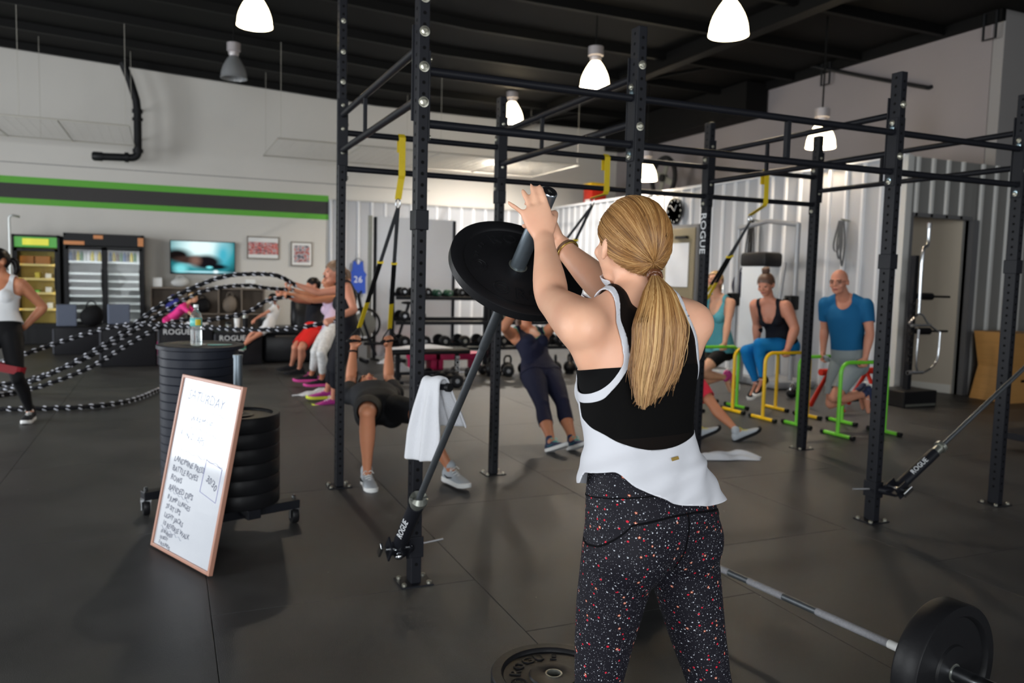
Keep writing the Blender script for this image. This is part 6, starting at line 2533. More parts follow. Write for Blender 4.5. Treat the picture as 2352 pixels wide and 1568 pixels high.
def photo_mat(name, cols):
    m = mat(name, (150, 140, 140), .3)
    nt = m.node_tree
    tc = nt.nodes.new('ShaderNodeTexCoord')
    n = nt.nodes.new('ShaderNodeTexNoise')
    n.inputs['Scale'].default_value = 4.5
    n.inputs['Detail'].default_value = 2
    nt.links.new(tc.outputs['Generated'], n.inputs['Vector'])
    cr = nt.nodes.new('ShaderNodeValToRGB')
    cr.color_ramp.interpolation = 'CONSTANT'
    cr.color_ramp.elements[0].color = srgb(*cols[0])
    cr.color_ramp.elements[1].color = srgb(*cols[-1])
    cr.color_ramp.elements[1].position = .62
    for p_, c in zip((.40, .48, .55), cols[1:-1]):
        e = cr.color_ramp.elements.new(p_)
        e.color = srgb(*c)
    nt.links.new(n.outputs['Fac'], cr.inputs[0])
    nt.links.new(cr.outputs[0], nt.nodes['Principled BSDF'].inputs['Base Color'])
    return m


photo_mat('photo_a', [(120, 110, 112), (196, 56, 58), (188, 184, 184), (224, 90, 70), (90, 84, 90)])
photo_mat('photo_b', [(70, 66, 78), (150, 146, 154), (196, 192, 196), (200, 86, 66), (110, 104, 112)])
for (xa, za), (xb, zb_), pm, lb in ((((1.525), 2.165), (2.18, 1.69), 'photo_a', 'wide framed photograph with red figures on the back wall'), ((2.42, 2.085), (2.875, 1.565), 'photo_b', 'upright framed photograph on the back wall beside the clad wall')):
    t = thing('framed_photo', lb, 'picture', ((xa + xb) / 2, 17.57, zb_), group='framed photographs')
    w, hh = xb - xa, za - zb_
    MB().box((0, .01, hh / 2), (w, .025, hh), bev=.004).build('frame', 'frame_grey', t)
    MB().box((0, -.004, hh / 2), (w - .05, .004, hh - .05)).build('mount', 'paper_white', t)
    MB().box((0, -.007, hh / 2 + (.0 if w < hh else -.01)), (w - (.13 if w < hh else .05), .003, hh - (.16 if w < hh else .22))).build('print', pm, t)

# ---- open shelf unit under the television, with things on it
mat('shelf_taupe', (120, 108, 96), 0.7)
t = thing('shelf_unit', 'low taupe shelf unit with open cubbies under the television', 'shelf', (.75, 17.15, 0))
b = MB().box((0, 0, 1.07), (2.15, .42, .03))
b.build('top', 'shelf_taupe', t)
for x in (-1.06, -.42, .18, .62, 1.06):
    MB().box((x, 0, .53), (.025, .40, 1.05)).build('divider', 'shelf_taupe', t)
for z in (.06, .56):
    MB().box((0, .0, z), (2.10, .40, .025)).build('shelf_board', 'shelf_taupe', t)
MB().box((0, .2, .55), (2.12, .01, 1.06)).build('back_panel', 'shelf_taupe', t)
mat('bag_pale', (206, 206, 204), .8, bump=.4, bscale=20)
mat('cap_blue', (56, 60, 150), .7)
for (x, y, z, sx, sz, m_, nm, lb) in ((-.19, 17.1, 1.086, .17, .17, 'paper_white', 'paper_carton', 'small white carton on the left end of the shelf unit'), (1.55, 17.1, 1.086, .19, .17, 'paper_white', 'paper_carton', 'white carton on the right end of the shelf unit')):
    o = tag(MB().box((0, 0, sz / 2), (sx, .15, sz), bev=.008).box((0, 0, sz + .002), (sx * .9, .13, .006)).build(nm, m_), lb, 'box')
    o.location = (x, y, z)


def sack(lb, loc, sx, sy, sz, m_, nm='gym_bag'):
    b = MB()
    b.ellip((0, 0, sz * .48), (sx / 2, sy / 2, sz * .5), None, 18, 12)
    b.v = [(x, y, max(z, .003) * (1 + .08 * math.sin(9 * x + 4 * y))) for x, y, z in b.v]
    t = thing(nm, lb, 'bag', loc)
    b.build('bag_body', m_, t, 180)
    MB().tube([(sx * .22 * math.cos(a), -sy * .1, sz * .86 + sz * .32 * math.sin(a)) for a in np.linspace(0, PI, 9)], .012, 6).build('handle', m_, t, 180)
    return t


sack('crumpled white bag on the shelf unit below the television', (.22, 17.12, 1.086), .34, .2, .19, 'bag_pale')
sack('black gym bag inside a middle cubby of the shelf unit', (.62, 17.05, .575), .34, .26, .3, 'c_black')
sack('dark olive gym bag inside a right cubby of the shelf unit', (1.15, 17.05, .575), .3, .26, .36, 'shelf_taupe')
sack('blue bag inside the left cubby of the shelf unit', (.1, 17.05, .575), .3, .26, .3, 'cap_blue')

# ---- grey pole rack at far left with clothes
t = thing('pole_rack', 'pale grey bent pole standing left of the single cooler', 'pole', (-2.55, 16.4, 0))
MB().tube([(0, 0, 0), (0, 0, 2.25)] + arc((.06, 0, 2.25), .06, PI, PI / 2, (1, 0, 0), (0, 0, 1), 5)[1:] + [(.12, .2, 2.3)], .022, 10).build('pole', 'shelf_wire', t, 60)
MB().box((0, 0, .01), (.3, .3, .02), bev=.004).build('foot', 'shelf_wire', t)
for z, m_, nm in ((1.62, 'c_pink', 'pink'), (1.36, 'c_charcoal', 'charcoal')):
    MB().box((-.35, .1, z), (.6, .3, .02)).build('shelf', 'shelf_wire', t)
sack('pink bag on the pole rack shelf at the left edge', (-3.1, 16.5, 1.632), .4, .26, .3, 'c_pink')
sack('charcoal bag on the lower pole rack shelf at the left edge', (-3.1, 16.5, 1.372), .4, .26, .22, 'c_charcoal')

# ---- soft black jump boxes
mat('foam_black', (24, 24, 28), 0.6, bump=.06, bscale=80)
mat('foam_grey', (86, 94, 112), 0.6)
mat('edge_grey', (66, 68, 76), 0.6)


def soft_box(label, cx, cy, sx, sy, sz, rot=0, word=True, z0=0):
    t = thing('jump_box', label, 'jump box', (cx, cy, z0), rot, 'black jump boxes')
    MB().box((0, 0, sz / 2), (sx, sy, sz), bev=.02).build('block', 'foam_black', t, 40)
    MB().box((-sx / 2 + .004, -sy / 2 + .004, sz / 2), (.022, .022, sz - .05)).build('edge_strip', 'edge_grey', t)
    if word:
        vs, fs = text_geo('ROGUE', .115, .0008)
        M = frame((1, 0, 0), (0, 0, 1), (-sx / 2 + .26, -sy / 2 - .001, sz - .09))
        MB().add([M @ q for q in vs], fs).build('lettering', 'letter_white', t)
    return t


soft_box('black jump box left of the lettered one, under the ropes', -.54, 13.15, .75, .6, .60, 0, False)
soft_box('black jump box with white lettering behind the water bottle', .235, 13.12, .76, .6, .60)
soft_box('long black jump box right of the lettered one', .99, 13.12, .70, .6, .50, 0, True)
soft_box('black jump box farthest left, in front of the coolers', -1.36, 15.0, .72, .6, .45, 0, False)


def wedge(label, c, sx, sz, lean, m_='foam_grey'):
    t = tag(MB().box((0, 0, sz / 2), (sx, .12, sz), bev=.015).build('foam_pad', m_), label, 'foam pad')
    t.location = c
    t.rotation_euler = (lean, 0, .1)
    return t


wedge('grey foam pad standing on the far left jump box', (-1.55, 15.0, .455), .30, .36, 0)
wedge('grey foam pad propped behind the ropes on a jump box', (-.68, 13.2, .605), .30, .30, 0)
sack('black backpack on the far left jump box', (-1.18, 15.0, .45), .36, .3, .36, 'c_black', 'backpack')
crumple('towel', 'white towel thrown on the lettered jump box', (.40, 13.1, .602), .16, .10, .10, .1, 21)
# shaker bottles on the right jump box
for x, c, lb in ((.98, 'paper_white', 'white shaker bottle with a black lid on the right jump box'), (1.10, 'plastic_black', 'tall black flask on the right jump box'), (.85, 'zinc', 'small grey tumbler on the right jump box')):
    t = thing('shaker_bottle', lb, 'bottle', (x, 13.0, .5))
    hgt = .26 if c != 'zinc' else .14
    MB().lathe([(0, 0), (.036, 0), (.046, hgt * .8), (.046, hgt * .82), (0, hgt * .82)], n=18).build('flask', c, t, 50)
    MB().lathe([(0, hgt * .82), (.048, hgt * .82), (.048, hgt), (.02, hgt * 1.02), (.02, hgt * 1.1), (0, hgt * 1.1)], n=18).build('lid', 'plastic_black' if c != 'plastic_black' else 'zinc', t, 50)

# ---- black leather sofa
mat('leather_black', (26, 27, 30), 0.35, bump=.15, bscale=10)
t = thing('sofa', 'black leather sofa with a raised curved end behind the rope trio', 'sofa', (2.12, 13.3, 0))
MB().box((0, 0, .24), (1.5, .8, .44), bev=.05).build('base', 'leather_black', t, 50)
MB().box((-.37, -.02, .50), (.70, .74, .13), bev=.05).build('seat_cushion', 'leather_black', t, 50)
MB().box((.36, -.02, .50), (.70, .74, .13), bev=.05).build('seat_cushion', 'leather_black', t, 50)
b = MB()
for x0_, w_, h_ in ((.0, .5, 1.02), (.45, .5, 1.12)):
    b.loft([((x0_, .28, .45), (w_ / 2, 0, 0), (0, .12, 0)), ((x0_, .30, .7), (w_ / 2, 0, 0), (0, .14, 0)), ((x0_, .34, h_ - .08), (w_ / 2 * .95, 0, 0), (0, .12, 0)), ((x0_, .36, h_), (w_ / 2 * .8, 0, 0), (0, .05, 0))], 20, pw=3.5)
b.build('backrest', 'leather_black', t, 60)['kind'] = 'stuff'
for x in (-.70, .70):
    MB().box((x, 0, .58), (.12, .78, .26), bev=.05).build('armrest', 'leather_black', t, 50)

# ---- tall silver mirror panel
mat('mirror_silver', (226, 229, 234), 0.25, 0.35, var=.08, vscale=1.5)
t = thing('mirror_panel', 'tall silver mirror panel between black posts before the clad wall', 'mirror', (3.9, 13.25, 0))
MB().box((0, 0, 1.23), (1.38, .02, 2.36), bev=.003).build('pane', 'mirror_silver', t)
for x in (-.70, .70):
    MB().box((x, -.01, 1.2), (.05, .06, 2.4), bev=.004).build('post', 'steel_black', t)
    MB().box((x, -.01, .012), (.07, .5, .024), bev=.003).build('foot', 'steel_black', t)
MB().box((-.78, 0, 1.22), (.07, .03, 2.4), bev=.003).build('edge_trim', 'zinc', t)

# ---- blue jersey on the clad wall
mat('jersey_blue', (36, 74, 172), .75)
t = thing('jersey', 'blue sleeveless jersey hanging on the white clad wall', 'jersey', (3.86, 17.515, 1.0))
out = [(-.17, 0), (.17, 0), (.165, .36), (.19, .42), (.13, .50), (.11, .70), (.06, .71), (.03, .64), (-.03, .64), (-.06, .71), (-.11, .70), (-.13, .50), (-.19, .42), (-.165, .36)]
M = Matrix(((1, 0, 0, 0), (0, 0, -1, 0), (0, 1, 0, 0), (0, 0, 0, 1)))
MB().prism(out, -.012, .012, M).build('fabric', 'jersey_blue', t)
vs, fs = text_geo('26', .2, .001)
Mt = frame((1, 0, 0), (0, 0, 1), (0, -.0135, .30))
MB().add([Mt @ q for q in vs], fs).build('number', 'letter_white', t)
MB().tube([(-.12, 0, .70), (0, 0, .78), (.12, 0, .70)], .008, 6).build('hanger', 'plastic_black', t)
MB().tube([(0, 0, .78), (0, 0, .86), (0, .03, .88), (0, .06, .87)], .005, 6).build('hook', 'zinc', t)

# ---- exercise bike beside the mirror panel
t = thing('exercise_bike', 'black exercise bike beside the mirror panel', 'exercise bike', (2.95, 12.9, 0))
MB().tube([(math.cos(a) * .26, 0, .62 + math.sin(a) * .26) for a in np.linspace(0, 2 * PI, 33)[:-1]], .022, 8, closed=True).build('flywheel_rim', 'rubber_black', t, 60)
MB().lathe([(.0, -.012), (.2, -.008), (.2, .008), (.0, .012)], (0, 0, .62), (0, 1, 0), 24).build('flywheel', 'zinc', t, 40)
MB().tube([(.2, 0, .1), (0, 0, .62), (-.1, 0, 1.1)], .028, 8).build('frame', 'steel_black', t, 40)
MB().tube([(.75, 0, .95), (.55, 0, .3), (0, 0, .3)], .028, 8).build('seat_tube', 'steel_black', t, 40)
MB().ellip((.76, 0, .98), (.14, .08, .03), None, 14, 8).build('saddle', 'rubber_black', t, 60)
MB().tube([(-.1, -.22, 1.16), (-.1, 0, 1.1), (-.1, .22, 1.16)], .018, 8).build('handlebar', 'rubber_black', t, 60)
for x in (.0, .62):
    MB().cyl((x, -.26, .03), (x, .26, .03), .03, n=10).build('foot', 'steel_black', t, 40)

# ---- dumbbell racks with dumbbells
mat('iron_black', (22, 22, 25), 0.4, .2)
mat('iron_chrome', (170, 172, 176), 0.25, .9)


def dumbbell_proto(r, L, m_='iron_black'):
    t = thing('dumbbell', 'black dumbbell', 'dumbbell', (0, 0, 0))
    MB().cyl((0, -L / 2 + .02, r), (0, L / 2 - .02, r), .014, n=10).build('grip', 'iron_chrome', t, 40)
    for s in (-1, 1):
        MB().lathe([(.0, -.035), (r * .8, -.035), (r, -.02), (r, .02), (r * .8, .035), (0, .035)], (0, s * (L / 2 - .035), r), (0, 1, 0), 14).build('head', m_, t, 35)
        MB().lathe([(0.0, 0), (r * .34, 0), (r * .34, .004), (0, .004)], (0, s * (L / 2 + .0), r), (0, s, 0), 12).build('end_disc', 'iron_chrome', t)
    return t


mat('iron_green', (24, 70, 52), .5)
DB = [dumbbell_proto(.062, .30), dumbbell_proto(.075, .34), dumbbell_proto(.088, .38), dumbbell_proto(.05, .22, 'iron_green')]
DBU = [False] * 4


def place_db(i, loc, rz, lb):
    if not DBU[i]:
        DBU[i] = True
        DB[i].location = loc
        DB[i].rotation_euler = (0, 0, rz)
        tag(DB[i], lb, None, 'dumbbells')
        return DB[i]
    return dup(DB[i], loc, rz, lb, 'dumbbells')


def db_rack(label, x0, x1, y, zs, nm):
    t = thing('dumbbell_rack', label, 'rack', ((x0 + x1) / 2, y, 0), group='dumbbell racks')
    h = (x1 - x0) / 2
    for x in (-h, h):
        MB().box((x, .1, zs[-1] / 2 + .05), (.06, .06, zs[-1] + .1), bev=.004).build('upright', 'steel_black', t)
        MB().box((x, -.02, .03), (.07, .62, .06), bev=.004).build('foot', 'steel_black', t)
    for z in zs:
        MB().box((0, -.11, z - .02), (2 * h, .04, .05), bev=.003).build('front_rail', 'steel_black', t)
        MB().box((0, .11, z + .03), (2 * h, .04, .05), bev=.003).build('rear_rail', 'steel_black', t)
        MB().box((0, 0, z + .004), (2 * h, .2, .004)).build('tray', 'steel_black', t)
    return t


ZS = (.40, .78, 1.14)
lvl = ('bottom', 'middle', 'top')
for (xa, xb, nm) in ((2.98, 4.44, 'left'), (4.52, 5.95, 'right')):
    db_rack('three-tier black dumbbell rack, %s of the pair behind the rig' % nm, xa, xb, 11.15, ZS, nm)
    for li, z in enumerate(ZS):
        n_ = (5, 6, 8)[li] if nm == 'left' else (6, 6, 7)[li]
        for k in range(n_):
            if nm == 'left' and li == 1 and k > 1:
                continue
            i = (2, 1, 0)[li]
            if li == 2 and k in (3, 4):
                i = 3
            cnt = ORD[k].replace('lowest', 'first')
            place_db(i, (xa + .12 + (xb - xa - .24) * k / (n_ - 1), 11.15, z + .0075), 0, '%s dumbbell from the left on the %s tier of the %s dumbbell rack' % (cnt, lvl[li], nm) if i != 3 else '%s small green dumbbell on the top tier of the %s dumbbell rack' % (('left', 'right')[k - 3], nm))
for x, y, rz_, i, lb in ((1000, 876, .4, 2, 'black dumbbell on the floor under the bench, left'), (1022, 886, .1, 2, 'black dumbbell on the floor nearest the towel peg'), (1046, 886, -.2, 2, 'black dumbbell on the floor beside the slanting bar'), (1060, 866, .5, 1, 'black dumbbell on the floor behind the slanting bar'),
                         (1120, 862, .2, 1, 'black dumbbell on the floor just left of a rear upright'), (1165, 862, -.3, 2, 'black dumbbell on the floor just right of a rear upright')):
    pos = {(1000, 876): (3.359, 10.332, 0.000), (1022, 886): (3.352, 9.897, 0.000), (1046, 886): (3.487, 9.866, 0.000), (1060, 866): (3.870, 10.692, 0.000), (1120, 862): (4.317, 10.798, 0.000), (1165, 862): (4.605, 10.737, 0.000)}[(x, y)]
    place_db(i, pos, rz_, lb)

# ---- kettlebells under the right rack
KB = thing('kettlebell', 'black kettlebell', 'kettlebell', (0, 0, 0))
MB().ellip((0, 0, .105), (.1, .1, .1), None, 18, 12).build('bell', 'iron_black', KB, 180)
MB().lathe([(0, 0), (.07, 0), (.075, .03), (0, .03)], n=16).build('foot', 'iron_black', KB, 40)
MB().tube([(-.06, 0, .18), (-.065, 0, .25), (-.04, 0, .29), (.04, 0, .29), (.065, 0, .25), (.06, 0, .18)], .016, 8).build('handle', 'iron_black', KB, 60)
for k in range(7):
    lb = 'black kettlebell, number %s from the left in the row before the right rack' % ('one', 'two', 'three', 'four', 'five', 'six', 'seven')[k]
    pos = (4.35 + .26 * k, 10.72 + .03 * (k % 2), 0)
    if k == 0:
        KB.location = pos
        tag(KB, lb, None, 'kettlebells')
    else:
        dup(KB, pos, .3 * k, lb, 'kettlebells')

# ---- flat bench with a towel, magenta steps
mat('vinyl_black', (26, 26, 29), .4)
t = thing('flat_bench', 'black flat bench in front of the dumbbell rack', 'bench', (3.25, 10.35, 0))
MB().box((0, 0, .42), (1.15, .28, .07), bev=.02).build('pad', 'vinyl_black', t, 50)
for x in (-.42, .42):
    MB().box((x, 0, .2), (.05, .05, .38)).build('leg', 'steel_black', t)
    MB().box((x, 0, .02), (.05, .42, .04)).build('foot', 'steel_black', t)
MB().box((0, 0, .12), (.84, .04, .04)).build('beam', 'steel_black', t)
vs, fs = text_geo('ROGUE', .09, .001)
M = frame((0, 0, -1), (1, 0, 0), (.42, -.027, .2))
MB().add([M @ q for q in vs], fs).build('lettering', 'letter_white', t)
crumple('towel', 'white towel spread over the black flat bench', (3.1, 10.35, .457), .42, .13, .05, .05, 31)
mat('magenta', (190, 24, 84), .55)
for k, (x, y, w_, lb) in enumerate(((3.62, 11.75, .46, 'short magenta exercise step on the floor under the racks'), (4.15, 11.75, .78, 'long magenta exercise step on the floor under the racks'))):
    t = thing('exercise_step', lb, 'step', (x, y, 0), group='magenta steps')
    MB().box((0, 0, .20), (w_, .34, .10), bev=.012).build('platform', 'magenta', t, 40)
    for s in (-1, 1):
        MB().box((s * (w_ / 2 - .08), 0, .075), (.12, .3, .15), bev=.01).build('riser', 'magenta', t, 40)

# ================================================================ right side
# ---- wall clock, office door on the clad side wall
t = thing('wall_clock', 'round black wall clock on the clad side wall', 'clock', (8.70, 12.51, 2.75))
MB().lathe([(0, 0), (.235, 0), (.25, .012), (.25, .04), (.235, .045), (.23, .03), (0, .03)], (0, 0, 0), (-1, 0, 0), 40).build('case', 'plastic_black', t, 40)
MB().lathe([(0, .031), (.228, .031)], (0, 0, 0), (-1, 0, 0), 40).build('dial', 'c_charcoal', t)
for a, L, w_ in ((1.0, .13, .012), (2.4, .18, .008)):
    MB().tube([(-.036, 0, 0), (-.036, -math.cos(a) * L, math.sin(a) * L)], w_ / 2, 4).build('hand', 'letter_white', t)
b = MB()
for k in range(12):
    a = k * PI / 6
    b.box((-.034, math.cos(a) * .2, math.sin(a) * .2), (.003, .012, .03))
b.build('hour_marks', 'letter_white', t)['kind'] = 'stuff'
mat('door_olive', (126, 116, 92), .45, var=.25, vscale=1.2)
d2 = struct(MB().box((8.69, 12.3, 1.24), (.06, 1.12, 2.48)).build('door_2', 'trim_grey'))
MB().box((8.655, 12.3, 1.22), (.03, 1.0, 2.40), bev=.004).build('door_leaf', 'door_olive', d2)
MB().box((8.63, 12.3, 1.75), (.012, .7, .8)).build('door_pane', 'mirror_silver', d2)
MB().box((8.60, 12.15, 2.25), (.06, .34, .05)).build('door_closer', 'plastic_black', d2)
MB().cyl((8.60, 11.92, 1.02), (8.60, 12.04, 1.02), .012, n=8).build('door_handle', 'chrome', d2)
# signs in the passage
for z, w_, h_, lb in ((1.66, .16, .26, 'pale restroom sign on the passage wall'), (1.12, .17, .17, 'pale square notice on the passage wall')):
    c = V((9.96, 7.62, 0)) + hd.normalized() * .10 - hn * .006 + V((0, 0, z))
    t = thing('wall_sign', lb, 'sign', tuple(c))
    part(MB().box(c, (w_, .008, h_), hr, bev=.002), 'plate', 'paper_white', t)
    if h_ > .2:
        part(MB().ellip(c - hn * .005 + V((0, 0, .035)), (.018, .003, .018), hr, 12, 6).box(c - hn * .005 + V((0, 0, -.03)), (.03, .003, .07), hr), 'pictogram', 'trim_grey', t)['kind'] = 'stuff'

# ---- cable machine before the clad side wall
mat('machine_grey', (150, 152, 156), .4, .3)
mat('machine_panel', (206, 212, 218), .35)
t = thing('cable_machine', 'grey cable machine with a white shrouded weight stack', 'exercise machine', (8.0, 9.2, 0))
MB().box((0, 0, .06), (.7, 1.5, .1), bev=.02).build('base', 'machine_grey', t, 40)
MB().box((0, .1, .9), (.3, .5, 1.66), bev=.03).build('weight_shroud', 'machine_panel', t, 40)
MB().box((0, .1, 1.80), (.34, .56, .22), bev=.05).build('shroud_cap', 'plastic_black', t, 40)
for y in (-.62, .62):
    MB().cyl((0, y, .1), (0, y, 2.3), .035, n=12).build('upright', 'machine_grey', t, 40)
    MB().box((-.05, y, 1.2), (.16, .14, .2), bev=.02).build('carriage', 'plastic_black', t, 40)
    MB().lathe([(.0, -.015), (.07, -.015), (.06, 0), (.07, .015), (0, .015)], (-.14, y, 1.2), (0, 1, 0), 18).build('pulley', 'plastic_black', t, 40)
MB().tube([(0, -.62, 2.28), (0, 0, 2.36), (0, .62, 2.28)], .035, 10).build('top_beam', 'machine_grey', t, 40)
MB().tube([(-.1, -.5, .2), (-.4, -.75, 1.1), (-.2, -.62, 1.75)], .025, 10).build('arm', 'machine_grey', t, 60)
MB().lathe([(.0, -.02), (.22, -.02), (.24, 0), (.22, .02), (0, .02)], (-.25, .62, 1.2), (.8, -.6, 0), 32).build('guard_disc', 'machine_panel', t, 40)
MB().box((-.45, -.1, .48), (.36, .3, .08), bev=.03).build('seat', 'vinyl_black', t, 50)
MB().box((-.45, -.1, .25), (.06, .06, .42)).build('seat_post', 'machine_grey', t)
# straps and ropes hung on the side wall
for y, z0_, z1_, lb, col in ((10.2, 1.5, 2.45, 'black straps hung on the clad wall left of the cable machine', 'strap_black'), (8.35, 1.7, 2.35, 'chain and strap hung on the clad wall by the cable machine', 'strap_grey')):
    t = thing('hung_straps', lb, 'straps', (8.6, y, z0_))
    MB().cyl((.1, 0, z1_ - z0_), (-.06, 0, z1_ - z0_ + .02), .012, n=8).build('hook', 'zinc', t)
    for k in range(3):
        P = [(-.04, -.03 + .03 * k, z1_ - z0_), (-.05, -.08 + .05 * k, (z1_ - z0_) * .5), (-.05, -.05 + .06 * k, .02 + .1 * k), (-.05, .0 + .06 * k, (z1_ - z0_) * .5), (-.04, .01 + .02 * k, z1_ - z0_)]
        MB().ribbon(bez([V(q) for q in P], 16), .03, .005, (0, 1, .2)).build('strap', col, t)
sack('dark blue gym bag hung below the straps on the clad wall', (8.52, 10.35, 1.22), .26, .34, .42, 'c_navy')

# ---- red bench frame behind the bald man
mat('frame_red', (206, 44, 24), .4)
t = thing('red_stand', 'red steel stand on the floor behind the bald man', 'stand', (7.3, 6.9, 0))
for x in (-.3, .3):
    MB().tube([(x, -.25, .03), (x, 0, .45), (x, .25, .03)], .03, 8).build('leg', 'frame_red', t, 40)
MB().cyl((-.42, 0, .46), (.42, 0, .46), .04, n=12).build('top_bar', 'frame_red', t, 40)
MB().box((0, 0, .12), (.56, .04, .04)).build('brace', 'plastic_black', t)

# ---- attachment tree with bars
t = thing('attachment_tree', 'black attachment tree with chrome cable bars by the passage door', 'rack', (8.42, 7.02, 0))
MB().box((0, 0, .1), (.56, .42, .2), bev=.01).build('base', 'plastic_black', t)
MB().box((0, -.215, .03), (.5, .01, .03)).build('base_trim', 'zinc', t)
MB().box((0, 0, 1.0), (.07, .07, 1.7), bev=.004).build('post', 'steel_black', t)
for z in (.92, 1.35):
    MB().tube([(.0, 0, z), (.13, -.02, z)], .035, 12).build('peg_sleeve', 'rubber_black', t, 40)
    MB().tube([(.13, -.02, z), (.28, -.04, z), (.29, -.04, z), (.55, -.08, z)], [.045, .045, .014, .014], 12).build('peg', 'iron_black', t, 35)
for k in range(9):
    MB().tube([(-.07 + math.cos(a) * .03, -.07, .55 + .09 * k + math.sin(a) * .03) for a in np.linspace(0, 2 * PI, 13)[:-1]], .008, 6, closed=True).build('ring_link', 'iron_black', t, 60)
tree = V((8.42, 7.02, 0))
for lb, P_, r_ in (('long chrome bar with a cranked top hung on the attachment tree', [(.06, -.12, 2.24), (.055, -.12, 1.98), (-.02, -.12, 1.88), (-.02, -.12, 1.25), (-.02, -.12, 1.12)], .02),
                   ('chrome angled cable bar hung on the attachment tree', [(-.2, -.14, 1.02), (-.02, -.14, 1.14), (.13, -.14, 1.02), (.30, -.15, .92)], .012),
                   ('chrome triangular handle hung low on the attachment tree', [(-.05, -.16, .95), (-.05, -.16, .5), (.07, -.16, .42), (.27, -.18, .56), (.30, -.18, .92)], .013),
                   ('short chrome bar lying across the attachment tree', [(-.2, -.18, 1.0), (.12, -.18, 1.005)], .016),
                   ('short chrome bar low across the attachment tree', [(-.24, -.2, .43), (.02, -.2, .43)], .02)):
    t = thing('cable_bar', lb, 'cable attachment', (8.42, 7.02, 0), group='chrome cable bars')
    P2_ = bez([V(q) for q in P_], 16) if len(P_) > 2 else [V(q) for q in P_]
    MB().tube(P2_, r_, 10).build('bar', 'chrome', t, 60)
    MB().tube([V(P_[0]) , V(P_[0]).lerp(V(P_[1]), .25)], r_ * 1.25, 10).build('grip', 'worn_chrome', t, 60)

# ---- wooden jump boxes
mat('plywood', (188, 138, 76), .55, var=.16, vscale=3.0, aniso=(1, 1, 9))


def ply_box(label, loc, sb, st, sz, rot=0):
    t = thing('wooden_jump_box', label, 'jump box', loc, rot, 'wooden jump boxes')
    th = .02
    (bx, by), (tx, ty) = sb, st
    c = [V((sx * (tx if k else bx) / 2, sy * (ty if k else by) / 2, sz * k)) for k in (0, 1) for sx, sy in ((-1, -1), (1, -1), (1, 1), (-1, 1))]
    for i in range(4):
        a, b_ = i, (i + 1) % 4
        nrm = (c[b_] - c[a]).cross(c[a + 4] - c[a]).normalized()
        q = [c[a], c[b_], c[b_ + 4], c[a + 4]]
        MB().add(q + [v_ - nrm * th for v_ in q], [(0, 1, 2, 3), (7, 6, 5, 4), (0, 4, 5, 1), (1, 5, 6, 2), (2, 6, 7, 3), (3, 7, 4, 0)]).build('side_panel', 'plywood', t)
    MB().box((0, 0, sz - th / 2 + .001), (tx - .04, ty - .04, th)).build('top_panel', 'plywood', t)
    MB().tube([(-.06, -((by + ty) / 4) + .004, sz * .62), (.06, -((by + ty) / 4) + .004, sz * .62)], .018, 8).build('hand_hole', 'hole_black', t)
    return t


ply_box('tapered plywood jump box on the floor at the right edge', (10.2, 6.98, 0), (.62, .55), (.50, .45), .45)
ply_box('upturned plywood jump box stacked on top at the right edge', (10.2, 6.98, .452), (.50, .45), (.62, .55), .45)
ply_box('plywood jump box just inside the right edge of the picture', (10.95, 6.85, 0), (.60, .60), (.58, .58), .88)

# ---- black plate cart at the right edge, mostly out of the picture
t = thing('weight_cart', 'black cart on chrome casters at the right edge', 'cart', (7.28, 4.62, 0))
MB().box((0, 0, .14), (.55, .5, .06), bev=.004).build('frame', 'steel_black', t)
for x in (-.24, .24):
    for y in (-.2, .2):
        MB().lathe([(.008, -.014), (.034, -.014), (.036, 0), (.034, .014), (.008, .014)], (x, y, .037), (1, 0, 0), 16).build('caster_wheel', 'rubber_black', t, 40)
        MB().box((x, y, .085), (.045, .05, .06)).build('caster_fork', 'chrome', t)
MB().cyl((0, 0, .17), (0, 0, .8), .024, n=12).build('post', 'steel_black', t, 40)

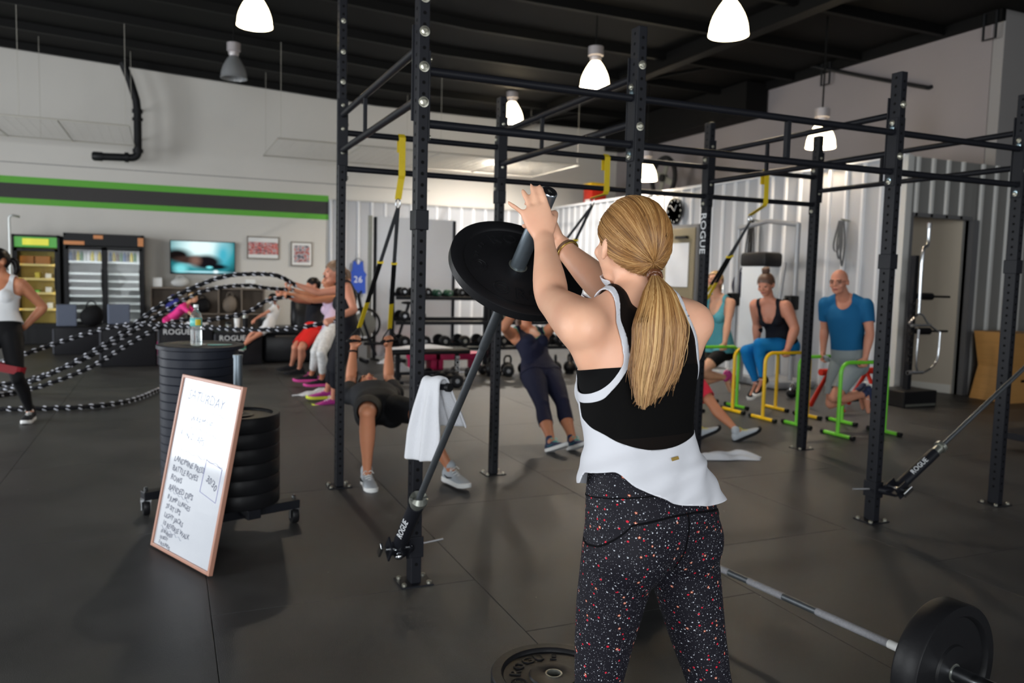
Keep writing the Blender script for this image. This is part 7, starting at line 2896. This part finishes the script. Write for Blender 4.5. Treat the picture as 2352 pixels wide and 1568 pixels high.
# ---- red box with yellow lid on the roof of the clad room, fan beside it
t = thing('storage_box', 'red box with a yellow lid on top of the clad room', 'box', (9.25, 16.6, 3.105))
MB().box((0, 0, .24), (.4, .4, .46), bev=.02).build('box_body', 'frame_red', t, 40)
MB().box((0, 0, .52), (.46, .46, .12), bev=.03).build('lid', 'bar_yellow', t, 40)
MB().box((-.205, -.02, .14), (.006, .22, .12)).build('label', 'paper_white', t)
t = thing('drum_fan', 'dark drum fan standing on the roof of the clad room', 'fan', (9.6, 14.3, 3.105))
MB().tube([(0, math.cos(a) * .42, .5 + math.sin(a) * .42) for a in np.linspace(0, 2 * PI, 33)[:-1]], .05, 8, closed=True).build('ring', 'c_charcoal', t, 60)
for k in range(4):
    a = k * PI / 2 + .4
    MB().box((0, math.cos(a) * .2, .5 + math.sin(a) * .2), (.02, .38, .13), Matrix.Rotation(a, 3, 'X')).build('blade', 'zinc', t)
MB().lathe([(0, -.06), (.08, -.06), (.08, .06), (0, .06)], (0, 0, .5), (1, 0, 0), 16).build('motor', 'plastic_black', t, 40)
for s in (-1, 1):
    MB().cyl((0, s * .3, 0), (0, s * .42, .5), .025, n=8).build('stand_leg', 'plastic_black', t, 40)
# small clutter on the floor by the yellow bars
t = thing('kettlebell', 'small kettlebell with a chrome handle by the yellow bars', 'kettlebell', (7.313, 7.798, 0.000), 0.4)
MB().ellip((0, 0, .07), (.07, .07, .066), None, 16, 10).build('bell', 'iron_black', t, 180)
MB().tube([(-.05, 0, .11), (-.05, 0, .17), (0, 0, .2), (.05, 0, .17), (.05, 0, .11)], .012, 8).build('handle', 'chrome', t, 60)
t = thing('medicine_ball', 'small tan ball on the floor by the yellow bars', 'ball', (7.539, 7.853, 0.000))
mat('ball_tan', (196, 150, 104), .7)
MB().ellip((0, 0, .075), (.076, .076, .075), None, 20, 14).build('ball_shell', 'ball_tan', t, 180)
MB().tube([(math.cos(a) * .077, math.sin(a) * .077, .075) for a in np.linspace(0, 2 * PI, 29)[:-1]], .003, 5, closed=True).build('seam', 'shelf_taupe', t)
